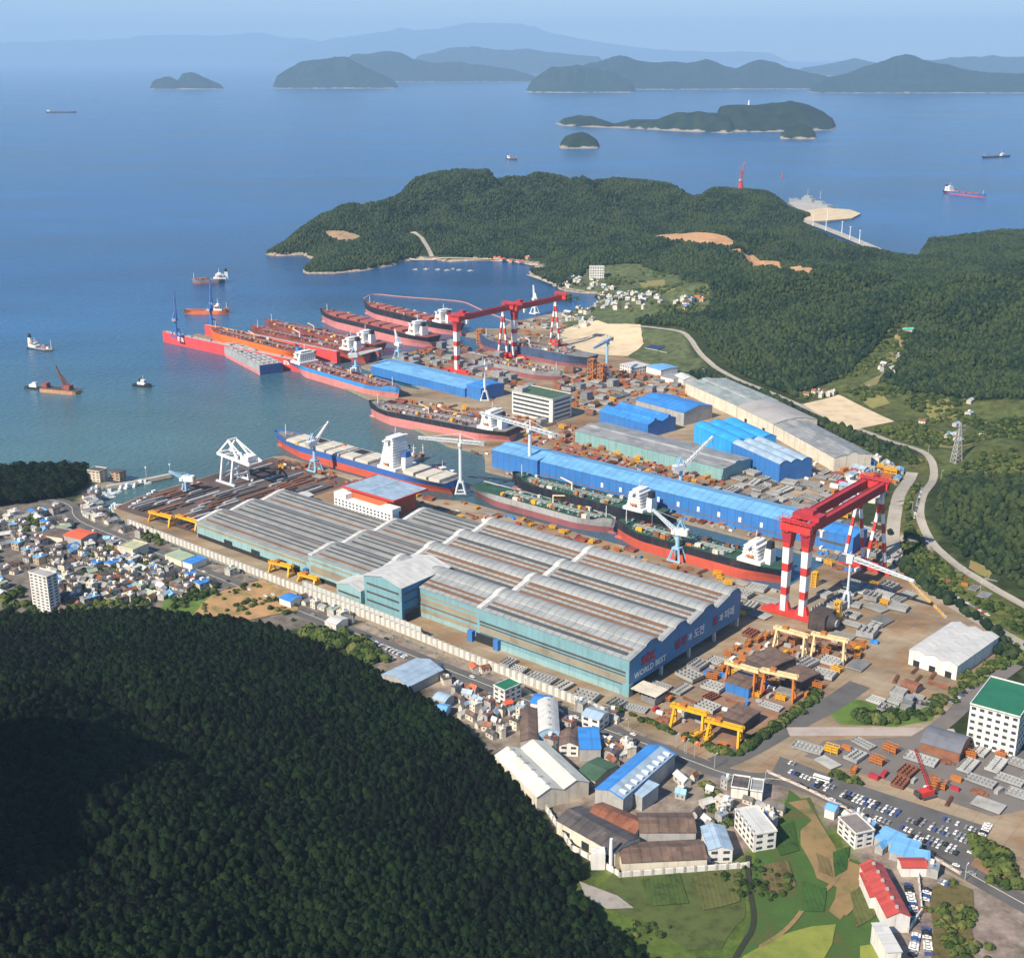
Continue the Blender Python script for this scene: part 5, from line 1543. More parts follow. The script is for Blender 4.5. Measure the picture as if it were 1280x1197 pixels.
# ------------------------------------------------------------------ walls
def wall(name, label, pts, h, th, m, z=3.0, cat='wall', panel=None):
    t = thing(name, label, cat, (pts[0][0], pts[0][1], z), 0)
    mb = MB(); cp = MB()
    o = Vector((pts[0][0], pts[0][1], 0))
    for a, b in zip(pts[:-1], pts[1:]):
        a = Vector((a[0], a[1], 0)) - o; b = Vector((b[0], b[1], 0)) - o
        mb.beam(a + Vector((0, 0, h / 2)), b + Vector((0, 0, h / 2)), th, h)
        n = max(1, int((b - a).length / 6))
        for i in range(n + 1):
            p = a.lerp(b, i / n)
            cp.box(p.x, p.y, 0, th + .5, th + .5, h + .4, math.atan2(b.y - a.y, b.x - a.x))
    mb.build('wall_panel', m, t); cp.build('pier', MATS['concrete'], t)
    return t
wall('boundary_wall', 'long pale concrete screen wall between the assembly hall and the main road', PUV([(-1060, 681), (-700, 676), (-466, 668)]), 6.5, 1.6, mat('pale_wall', (.58, .58, .54), .85, var=.15, scale=.1))
wall('screen_fence', 'taller grey sound screen standing in front of the tower of the assembly hall', PUV([(-800, 681), (-655, 677)]), 10, 1.0, mat('pale_screen', (.50, .52, .50), .8, var=.1))
wall('foundry_wall', 'white boundary wall round the old foundry', [tuple(G(*p)[:2]) for p in ((683, 1013), (715, 1062), (768, 1091), (775, 1096), (935, 1084))], 3.5, 1.0, M_WWALL)
wall('lot_wall', 'white and orange low wall between the main road and the car park', [tuple(G(*p)[:2]) for p in ((962, 966), (1010, 987), (1060, 1012), (1120, 1044), (1200, 1092))], 1.2, 1.2, mat('pinkish_wall', (.66, .50, .42), .8))
wall('factory_wall', 'white wall behind the cars beside the red roofed factory', [tuple(G(*p)[:2]) for p in ((1147, 1092), (1152, 1140), (1135, 1165))], 3, .6, M_WWALL)
wall('yellow_barrier', 'yellow painted barrier along the inner yard edge road', [tuple(G(*p)[:2]) for p in ((1138, 728), (1165, 755), (1182, 772))], 1.5, 1.4, M_YEL)
# harbour breakwater
pts = PG([(133, 609), (165, 604), (213, 594)], 2)
t = thing('breakwater', 'long pale breakwater closing the fishing harbour', 'breakwater', (pts[0][0], pts[0][1], -4), 0)
mb = MB(); cap = MB()
o_ = Vector((pts[0][0], pts[0][1], 0))
for a, b in zip(pts[:-1], pts[1:]):
    a = Vector((*a, 0)) - o_; b = Vector((*b, 0)) - o_
    mb.beam(a + Vector((0, 0, 2.6)), b + Vector((0, 0, 2.6)), 12, 6.5)
    cap.beam(a + Vector((0, 2, 6.6)), b + Vector((0, 2, 6.6)), 7, 1.4)
mb.build('rubble_base', M_QUAY, t); cap.build('walkway', MATS['concrete'], t)
for i_, q_ in enumerate(((183, 596), (213, 592))):
    p_ = G(*q_, 4); tt = thing('harbour_light', ('slim grey light pole halfway along the breakwater', 'slim grey light pole on the tip of the breakwater')[i_], 'light pole', (p_.x, p_.y, 3), 0)
    MB().tube((0, 0, 0), (0, 0, 11), .5, .3, 6).build('pole', M_GWALL, tt); MB().tube((0, 0, 11), (0, 0, 13), .9, .9, 8).build('lamp', M_WHITE, tt)
# causeway to the naval pier
cz = PG([(1004, 276), (1030, 285), (1070, 301), (1098, 313), (1122, 322), (1140, 324)], 4)
strip('causeway', cz, 30, M_CONC, 2.0, zmin=3.0)
mole = PG([(1000, 268), (1003, 264), (1030, 260), (1062, 262), (1076, 267), (1065, 273), (1035, 276), (1008, 277)], 4)
tri_prism('naval_mole', mole, -6, 4.5, M_SAND, M_QUAY)
tri_prism('naval_quay', PG([(985, 253), (1003, 251), (1035, 257), (1042, 262), (1005, 267), (998, 262)], 4), -6, 4.2, M_CONC, M_QUAY)
lp = thing('quay_lamp', 'slim white lamp mast on the naval causeway', 'lamp mast', (0, 0, 0), 0, 'lamp masts of the naval causeway')
MB().tube((0, 0, 0), (0, 0, 30), 1.1, .7, 6).build('pole', M_WHITE, lp); MB().tube((0, 0, 29), (0, 0, 31), 2, 2, 8).build('lamp_head', M_WHITE, lp)
pl = Pool(lp)
for q_ in ((1034, 276), (1052, 292), (1074, 304), (1016, 283), (1032, 289), (1062, 299)):
    p_ = G(*q_, 4); pl.put((p_.x, p_.y, 5))
# ================================================================== CRANES
def goliath(label, u, v0, v1, top, gap, legmat2, nlegs=2, name='goliath_crane', cat='gantry crane'):
    """rigid legs at v0, splayed legs at v1, girders run along v; local x = along the rails, y = along the girders"""
    o = W(u, v0); t = thing(name, label, cat, (o.x, o.y, 3.0))
    span = v1 - v0
    xs = (-gap / 2, gap / 2) if nlegs == 2 else (0,)
    for x in xs:
        lg = MB(); nseg = 7; cuts = [0, .2, .3, .5, .6, .8, .9, 1.0]
        for i in range(nseg):
            z0 = 5 + (top - 9) * cuts[i]; z1 = 5 + (top - 9) * cuts[i + 1]
            wa = 6.0 + 2.6 * i / nseg if nlegs == 2 else 6.5 + 3 * i / nseg; wb = wa + .35
            lg.beam((x, 0, z0), (x, 0, z1), wa * .75, wa, mi=0 if i % 2 == 0 else 1, w2=wb * .75)
        lg.build('rigid_leg', [M_WHITE, M_RED], t)
        gm = MB(); gm.beam((x, -7, top), (x, span + 7, top), 5.2, 7.5)
        for k in range(1, 14): gm.beam((x - 2.8, -7 + k * (span + 14) / 14, top - 3.6), (x - 2.8, -7 + k * (span + 14) / 14, top + 3.6), .5, .5)
        g = gm.build('girder', M_DKRED, t)
        wk = MB(); wk.beam((x + 2.9, -5, top + 4.3), (x + 2.9, span + 5, top + 4.3), .5, 1.0); wk.beam((x - 2.4, -5, top + 4.2), (x - 2.4, span + 5, top + 4.2), .3, .8); wk.build('walkway_rail', M_RED, g)
        # haunch
        h = MB(); h.beam((x, 0, top - 14), (x, 0, top - 3), 7, 8.5, w2=9); h.build('leg_head', M_DKRED, t)
    b = MB()
    hg = gap / 2 + 14
    b.beam((-hg, 0, 4), (hg, 0, 4), 5, 4.5)
    b.beam((-hg - 6, 0, 2), (hg + 6, 0, 2), 5.5, 2.5)
    for x in (-hg, -hg / 2, 0, hg / 2, hg): b.box(x, 0, -.2, 7, 4, 2.2)
    for x in xs: b.beam((x, 0, 3), (x, 0, 13), 13, 6, w2=7)
    b.build('bogie_beam', M_RED, t)
    for s in (-1, 1):
        fa = MB(); x0 = s * (gap / 2 + 2)
        for dx in (-9.5, 9.5):
            nseg = 8
            for i in range(nseg):
                a0, a1 = i / nseg, (i + 1) / nseg
                fa.beam((x0 + dx * (1 - a0) * 1.0, span, 3 + (top - 8) * a0), (x0 + dx * (1 - a1), span, 3 + (top - 8) * a1), 2.6, 2.6, mi=1 if i % 2 == 0 else 0)
        fa.beam((x0 - 9.5, span, 8), (x0 + 9.5, span, 8), 1.6, 1.6, mi=1)
        fa.build('splayed_leg', [M_WHITE, M_RED], t)
        if nlegs == 1: break
    f = MB(); f.beam((-hg, span, 2.5), (hg, span, 2.5), 3, 3)
    for x in (-hg, -hg * .5, 0, hg * .5, hg): f.box(x, span, -.2, 5, 3, 2)
    f.build('bogie_beam', M_RED, t)
    # end cross beams with railings
    for y, nm in ((-5, 'near'), (span + 5, 'far')):
        c = MB(); c.beam((-gap / 2 - 5, y, top + 1), (gap / 2 + 5, y, top + 1), 5, 6)
        c.beam((-gap / 2 - 6, y, top + 6), (gap / 2 + 6, y, top + 6), 6.5, .5)
        for k in range(7):
            x = -gap / 2 - 6 + k * (gap + 12) / 6
            c.beam((x, y - 3, top + 4), (x, y - 3, top + 9), .4, .4); c.beam((x, y + 3, top + 4), (x, y + 3, top + 9), .4, .4)
        c.beam((-gap / 2 - 6, y - 3, top + 9), (gap / 2 + 6, y - 3, top + 9), .4, .4); c.beam((-gap / 2 - 6, y + 3, top + 9), (gap / 2 + 6, y + 3, top + 9), .4, .4)
        c.build('cross_beam', M_RED, t)
    tr = MB(); tr.box(0, span * .12, top + 4, gap + 7, 13, 4); tr.box(0, span * .12, top + 8, gap * .6, 8, 3.5); tr.build('trolley', M_DKRED, t)
    hk = MB()
    for dx in (-4, 4): hk.tube((dx, span * .12, top - 3), (dx, span * .12, top - 24), .25, .25, 4)
    hk.box(0, span * .12, top - 27, 10, 2, 3); hk.build('hook_block', M_RED, t)
    cb = MB(); cb.box(gap / 2 + 7, 8, top - 6, 5, 5, 5); cb.build('cabin', M_WHITE, t)
    return t

goliath('big red gantry crane with two thick striped legs over the dock head', -444, 905, 1042, 80, 17, M_WHITE)
goliath('farther red gantry crane with a single striped leg behind the light blue quay shed', -1240, 1372, 1486, 80, 11, M_WHITE, nlegs=1)
goliath('farthest red gantry crane, near the village shore', -1236, 1500, 1612, 78, 11, M_WHITE, nlegs=1)

def lattice(mb, p, q, w, n, th=.6, w2=None, mi=0):
    """square lattice boom"""
    p = Vector(p); q = Vector(q); d = (q - p); L = d.length; d.normalize()
    up = Vector((0, 0, 1)) if abs(d.z) < .95 else Vector((0, 1, 0))
    a = d.cross(up).normalized(); b = a.cross(d).normalized(); w2 = w2 or w
    def c(t, i, j):
        ww = w + (w2 - w) * t
        return p + d * (L * t) + a * (i * ww / 2) + b * (j * ww / 2)
    cs = ((-1, -1), (1, -1), (1, 1), (-1, 1))
    for i, j in cs: mb.beam(c(0, i, j), c(1, i, j), th, th, mi)
    for k in range(n):
        t0, t1 = k / n, (k + 1) / n
        for s in range(4):
            i, j = cs[s]; i2, j2 = cs[(s + 1) % 4]
            mb.beam(c(t0, i, j), c(t1, i2, j2), th * .7, th * .7, mi)
            mb.beam(c(t0, i, j), c(t0, i2, j2), th * .7, th * .7, mi)

def hammer_crane(label, base, H, tip, tail, m, z=3.0, w=4.0, legm=None):
    """tower with a horizontal jib; tip and tail are pixels at jib height"""
    o = G(*base, z); A = G(*tip, z + H); B = G(*tail, z + H)
    t = thing('tower_crane', label, 'tower crane', (o.x, o.y, z), 0)
    pb = MB()
    for i, j in ((-1, -1), (1, -1), (1, 1), (-1, 1)): pb.beam((i * 5.5, j * 5.5, 0), (i * 2, j * 2, 13), 1.6, 1.6)
    pb.bb(-3, 3, -3, 3, 12, 14); pb.beam((-5.5, -5.5, 1.2), (5.5, -5.5, 1.2), 1.4); pb.beam((-5.5, 5.5, 1.2), (5.5, 5.5, 1.2), 1.4); pb.build('portal_base', legm or m, t)
    mb = MB(); mb.tube((0, 0, 13), (0, 0, H), w / 2, w / 2 * .85, 10); mb.build('mast', m, t)
    d = (A - o); d.z = 0; LA = d.length; d.normalize(); e = (B - o); e.z = 0; LB = min(e.length, LA * .6)
    jb = MB(); n = Vector((-d.y, d.x, 0))
    lattice(jb, d * 2 + Vector((0, 0, H + 2.2)), d * LA + Vector((0, 0, H + 2.2)), 3.2, 12, .65, 2.0)
    jb.build('jib', m, t)
    cj = MB(); lattice(cj, d * -2 + Vector((0, 0, H + 2)), d * -LB + Vector((0, 0, H + 2)), 3.0, 5, .6); cj.build('counter_jib', m, t)
    cw = MB(); cw.box(-d.x * LB * .9, -d.y * LB * .9, H - 1, 4.5, 4.5, 5, math.atan2(d.y, d.x)); cw.build('counterweight', M_GWALL, t)
    hd = MB(); hd.beam((0, 0, H), (0, 0, H + 11), 2.6, 2.6, w2=1)
    hd.tube((0, 0, H + 10.5), d * LA * .8 + Vector((0, 0, H + 3.4)), .22, .22, 4); hd.tube((0, 0, H + 10.5), -d * LB * .85 + Vector((0, 0, H + 3.4)), .22, .22, 4); hd.build('head_frame', m, t)
    cb = MB(); cb.box(n.x * 3.2, n.y * 3.2, H - 3, 3, 3, 3.4); cb.build('cab', M_WHITE, t)
    return t

def luff_crane(label, base, H, tip, m, z=3.0, jm=None, apex=14, portal=9, name='level_luffing_crane', wt=3.6):
    """portal, column, machinery house, A-frame and a raised jib; tip: (px, py) of jib tip, at height computed from its pixel row"""
    jm = jm or m
    o = G(*base, z)
    az, hgt, reach = tip
    t = thing(name, label, 'harbour crane', (o.x, o.y, z), 0)
    d = Vector((math.sin(R(az)), math.cos(R(az)), 0)); n = Vector((-d.y, d.x, 0))
    pb = MB()
    for i, j in ((-1, -1), (1, -1), (1, 1), (-1, 1)):
        a = U * (i * portal / 2 * 1.3) + V * (j * portal / 2 * 1.3); b = U * (i * portal / 3) + V * (j * portal / 3)
        pb.beam(a, b + Vector((0, 0, 12)), 1.7, 1.7)
    for j in (-1, 1): pb.beam(U * (-portal * .8) + V * (j * portal * .65) + Vector((0, 0, 1)), U * (portal * .8) + V * (j * portal * .65) + Vector((0, 0, 1)), 1.5)
    pb.box(0, 0, 11.5, portal * .85, portal * .85, 1.8, ROTU)
    pb.build('portal', m, t)
    c = MB(); c.tube((0, 0, 13), (0, 0, H), wt / 2 * 1.15, wt / 2, 10); c.build('column', m, t)
    h = MB(); ang = math.atan2(d.y, d.x)
    p = -d * 3.5; h.box(p.x, p.y, H, 12, 6.5, 6, ang); hh = h.build('machinery_house', M_WHITE if jm is not M_BLUEP else m, t)
    cb = MB(); p = d * 3.8 + n * 3; cb.box(p.x, p.y, H + .5, 3, 2.4, 3.2, ang); cb.build('cab', M_WHITE, t)
    f = MB(); top = -d * 2 + Vector((0, 0, H + apex))
    for s in (-1, 1):
        f.beam(d * 2 + n * (2.4 * s) + Vector((0, 0, H + 4)), top + n * s, .9, .9)
        f.beam(-d * 8 + n * (2.4 * s) + Vector((0, 0, H + 4)), top + n * s, .9, .9)
    f.beam(d * 0 + n * -2 + Vector((0, 0, H + 9)), n * 2 + Vector((0, 0, H + 9)), .6)
    f.build('a_frame', m, t)
    j = MB(); tipv = d * reach + Vector((0, 0, hgt))
    lattice(j, d * 3.5 + Vector((0, 0, H + 4)), tipv, 3.0, 10, .7, 1.3); j.build('jib', jm, t)
    q = MB(); q.tube(top, tipv, .25, .25, 4); q.tube(tipv, tipv - Vector((0, 0, min(16, hgt * .4))), .22, .22, 4); q.build('cable', M_GWALL, t)
    w = MB(); p = -d * 8.5; w.box(p.x, p.y, H + 1, 4, 6, 4.5, ang); w.build('counterweight', M_GWALL, t)
    return t

hammer_crane('pale tower crane with a long flat jib at the dock entrance', (576, 616), 56, (523, 549), (599, 574), M_PALE)
hammer_crane('pale tower crane standing at the seaward end of the very long light blue shed', (662, 592), 52, (600, 518), (690, 548), M_PALE, legm=M_LBLU)
hammer_crane('pale tower crane behind the taller blue roofed quay shed', (606, 500), 46, (590, 462), (640, 484), M_PALE)
hammer_crane('pale blue tower crane beside the yellow staging tower near the sandy pit', (758, 475), 56, (742, 437), (764, 424), M_LBLU)
luff_crane('white and blue harbour crane alongside the blue container ship with its jib raised', (394, 588), 30, (38, 52, 24), M_LBLU, jm=M_WHITE)
luff_crane('pale harbour crane with drooping jib beside the red and black tanker in the dock', (846, 700), 26, (-62, 46, 26), M_LBLU, jm=M_PALE)
luff_crane('white harbour crane between the long light blue shed and the dock, jib reaching right', (850, 618), 28, (58, 58, 42), M_LBLU, jm=M_WHITE)
luff_crane('pale crane under the big red gantry with a long red tipped jib', (1058, 757), 40, (122, 35, 54), M_PALE, jm=M_PALE, apex=4, wt=1.9, portal=5)
luff_crane('small white quay crane at the end of the pier behind the floating dock', (498, 448), 20, (-30, 44, 10), M_LBLU, jm=M_WHITE)
luff_crane('white quay crane at the inner end of the light blue quay shed', (445, 468), 26, (70, 36, 40), M_LBLU, jm=M_WHITE, z=5)
luff_crane('white quay crane by the village harbour behind the farthest red gantry', (668, 392), 24, (-10, 50, 12), M_WHITE)
luff_crane('red harbour crane rising behind the wooded hill by the naval pier', (925, 250), 60, (35, 118, 22), M_RED, z=1, portal=26, wt=14, apex=40)
luff_crane('blue crane standing on the near wall of the red floating dock', (221, 421), 26, (0, 74, 4), M_BLUEP, z=17, jm=M_BLUEP)
luff_crane('blue crane standing on the far wall of the red floating dock', (265, 408), 26, (15, 78, 5), M_BLUEP, z=17, jm=M_BLUEP)
luff_crane('thin light blue floating crane beside the harbour mouth', (233, 614), 12, (-80, 22, 18), M_LBLU, z=3, portal=5, wt=2, apex=8)

# white twin-legged quay unloader
def unloader():
    o = G(297, 602); t = thing('quay_unloader', 'white trestle crane with braced legs and a beak on the seaward quay', 'harbour crane', (o.x, o.y, 3))
    for x in (-13, 5):
        m = MB()
        for y in (-13, 12):
            m.beam((x, y, 0), (x + 2, y * .7, 30), 2.4, 2.4, w2=2.0)
        m.beam((x + 1, -12, 10), (x + 1, 11, 10), 1.6); m.beam((x + 2, -9, 30), (x + 2, 8.5, 30), 2.2, 2.6)
        m.beam((x, -12.5, 3), (x + 1, 11, 10), 1.1); m.beam((x + 1, -12, 10), (x + 2, 9, 29), 1.2); m.beam((x + 1, 11, 10), (x + 2, -9, 29), 1.2)
        m.build('leg', M_WHITE, t)
    b = MB()
    for y in (-9, 8):
        b.beam((-20, y, 31), (34, y, 28), 2.2, 2.6)
        b.beam((-4, y * .6, 48), (-20, y, 31), 1.8); b.beam((-4, y * .6, 48), (14, y, 31), 1.8); b.beam((-4, y * .6, 48), (34, y, 29), 1.2)
    b.beam((-4, -6, 48), (-4, 6, 48), 2.0); b.beam((-20, -9, 31), (-20, 8, 31), 1.6); b.beam((34, -9, 28), (34, 8, 28), 1.6)
    for x in (-12, 0, 12, 24): b.beam((x, -9, 30.5), (x + 6, 8, 29.5), .9)
    b.build('top_frame', M_WHITE, t)
    k = MB(); k.beam((-20, 0, 31), (-33, 0, 27), 5, 4, w2=1.6); k.build('beak', M_WHITE, t)
    h = MB(); h.box(22, 0, 29, 13, 12, 6); h.build('machinery_house', M_WHITE, t)
    f = MB()
    for y in (-13, 12): f.beam((-20, y, 1), (12, y, 1), 2.4, 2)
    f.build('bogie_beam', M_PALE, t)
unloader()

def gantry(label, a, b, pt, m, group=None, m2=None):
    """small travelling gantry: a, b = pixels of the two leg feet (near side), pt = pixel row of the beam above a"""
    A = G(*a); B = G(*b); H = ht(a[0], a[1], pt)
    ex = B - A; L = ex.length; ang = math.atan2(ex.y, ex.x)
    t = thing('gantry_crane', label, 'gantry crane', (A.x, A.y, 3.0), ang, group)
    W_ = 9.0
    for x in (0, L):
        lg = MB(); s = 1 if x == 0 else -1
        lg.beam((x, 0, 1), (x + s, W_ * .32, H - 1), 1.5, 1.5); lg.beam((x, W_, 1), (x + s, W_ * .68, H - 1), 1.5, 1.5)
        lg.beam((x, -.5, 1), (x, W_ + .5, 1), 1.5, 1.6); lg.beam((x + s * .5, W_ * .2, H * .45), (x + s * .5, W_ * .8, H * .45), .8)
        lg.build('leg', m2 or m, t)
    for y in (W_ * .32, W_ * .68):
        g = MB(); g.beam((-2, y, H), (L + 2, y, H), 1.5, 2.2); g.build('beam', m, t)
    e = MB(); e.beam((0, W_ * .3, H + 1), (0, W_ * .7, H + 1), 2, 1); e.beam((L, W_ * .3, H + 1), (L, W_ * .7, H + 1), 2, 1)
    e.beam((-2, W_ * .2, H + 2.2), (L + 2, W_ * .2, H + 2.2), .2, .2); e.build('end_tie', m, t)
    tr = MB(); tr.box(L * .3, W_ / 2, H + 1.1, 4, W_ * .5, 2); tr.build('trolley', M_ORG, t)
    return t
gantry('bright yellow gantry crane nearest the main road, left of the pair', (838, 909), (877, 920), 884, M_YEL)
gantry('bright yellow gantry crane next to the hedge, right of the pair', (882, 926), (922, 937), 903, M_YEL)
gantry('cream gantry crane over the rust brown shelter with the blue side', (905, 860), (941, 871), 830, M_CRM, m2=M_ORG)
gantry('cream gantry crane beside the hedge over pale plates', (950, 871), (990, 880), 840, M_CRM, m2=M_ORG)
gantry('cream gantry crane closest to the red crane foot', (966, 812), (1003, 823), 786, M_CRM)
gantry('cream gantry crane over grey blocks right of the one at the red crane foot', (1013, 823), (1053, 832), 794, M_CRM)
gantry('yellow gantry crane at the seaward end of the steel yard, left of two', (186, 652), (211, 659), 641, M_YEL)
gantry('yellow gantry crane at the seaward end of the steel yard, right of two', (219, 656), (244, 664), 646, M_YEL)
gantry('yellow gantry crane tucked under the near eave of the assembly hall', (336, 716), (360, 722), 704, M_YEL)
gantry('yellow gantry crane at the foot of the annex of the assembly hall', (372, 727), (392, 733), 719, M_YEL)

def crawler():
    o = G(1158, 995); t = thing('crawler_crane', 'red lattice boom crawler crane among the block rows at lower right', 'crawler crane', (o.x, o.y, 3), .4)
    for y in (-3, 3):
        m = MB(); m.extrude_x([(y - .8, 0), (y + .8, 0), (y + .8, 1.8), (y - .8, 1.8)], -5, 5); m.build('track', M_STEELD, t)
    m = MB(); m.bb(-6, 4, -2.6, 2.6, 1.9, 5.2); m.build('machinery_house', M_RED, t)
    m = MB(); m.bb(1, 4, 2.7, 4.6, 2, 5); m.build('cab', M_WHITE, t)
    m = MB(); lattice(m, (3, 0, 4), (-24, -12, 46), 2.2, 14, .26, 1.3); m.build('boom', M_RED, t)
    m = MB(); m.bb(-8.4, -6.2, -2.6, 2.6, 2, 5); m.build('counterweight', M_STEELD, t)
crawler()

# transmission tower and roadside poles
def pylon(label, px, py, H):
    g = P(px, py); t = thing('power_pylon', label, 'pylon', (g.x, g.y, g.z - .5), .4)
    m = MB(); lattice(m, (0, 0, 0), (0, 0, H), 9, 9, .7, 1.5); m.build('lattice_mast', M_GWALL, t)
    for z in (.68, .8, .92):
        m = MB(); m.beam((-8, 0, H * z), (8, 0, H * z), .8, .8, w2=.8); m.build('cross_arm', M_GWALL, t)
pylon('grey lattice power pylon on the green slope right of the perimeter road', 1195, 578, 46)
pole = thing('street_lamp', 'thin grey lamp post along the perimeter road', 'lamp post', (0, 0, 0), 0, 'lamp posts along the roads')
MB().tube((0, 0, 0), (0, 0, 10), .26, .16, 6).build('pole', M_GWALL, pole)
MB().beam((0, 0, 9.8), (2.6, 0, 10.3), .22).box(2.6, 0, 10.1, 1.0, .5, .3).build('lamp_head', M_WHITE, pole)
pp = Pool(pole)
LPX = [(880, 470), (908, 474), (928, 484), (948, 492), (975, 503), (1000, 514), (1160, 568), (1176, 600), (1140, 640), (1160, 690), (1205, 722), (1225, 740)]
for i_, q_ in enumerate(LPX):
    g_ = P(*q_); pp.put((g_.x, g_.y, g_.z), rng.uniform(0, 6.28))
for i_ in range(15):
    u_ = -1040 + i_ * 46
    w_ = W(u_, 661.5); pp.put((w_.x, w_.y, 3.0), ROTU - 1.57, label='thin grey lamp post between the main road and the pale screen wall')
for q_ in ((845, 935), (858, 942), (868, 946), (893, 960), (956, 982), (1076, 1030), (1150, 1068), (1206, 1100)):
    w_ = G(*q_); pp.put((w_.x, w_.y, 3.0), ROTU + 1.57, label='thin grey lamp post on the town side of the main road')
# ================================================================== SHIPS
M_BOTR = mat('red_antifouling', (.55, .095, .055), .6, var=.22, scale=.05, streak=.5)
M_BOTP = mat('pink_red_antifouling', (.62, .22, .21), .65, var=.2, scale=.05, streak=.5)
M_BOTM = mat('maroon_primer', (.26, .09, .10), .7, var=.35, scale=.05, streak=.5)
M_HBLK = mat('black_topsides', (.018, .022, .035), .45, var=.3, scale=.1, streak=.5)
M_HBLU = mat('blue_topsides', (.035, .13, .42), .45, var=.15, scale=.1, streak=.5)
M_HLBL = mat('bright_blue_topsides', (.05, .27, .62), .45, var=.15, scale=.1, streak=.5)
M_HGRY = mat('grey_topsides', (.36, .37, .38), .6, var=.3, scale=.06, streak=.5)
M_HORG = mat('orange_topsides', (.75, .17, .03), .5, var=.15, scale=.06, streak=.5)
M_DKGRN = mat('green_deck', (.030, .095, .062), .8, var=.5, scale=.08, panels=(9, 6, .3))
M_DKRD = mat('red_brown_deck', (.27, .075, .06), .8, var=.35, scale=.08, panels=(9, 6, .3))
M_DKGR = mat('grey_deck', (.24, .23, .22), .8, var=.35, scale=.08, panels=(9, 6, .3))
M_DKBR = mat('primer_deck', (.30, .22, .17), .85, var=.4, scale=.08, panels=(9, 6, .3))
M_HATCH = mat('pale_hatch', (.58, .54, .46), .7, var=.15, scale=.1)
M_HATCHR = mat('red_hatch', (.36, .11, .09), .7, var=.2, scale=.1)
M_NAVY = mat('navy_grey', (.30, .33, .35), .5, var=.12, scale=.1, streak=.5)
M_DOCKR = mat('dock_red', (.66, .07, .075), .55, var=.2, scale=.04, streak=.5)
M_LGRN = mat('pipe_green', (.12, .26, .18), .6, var=.2)

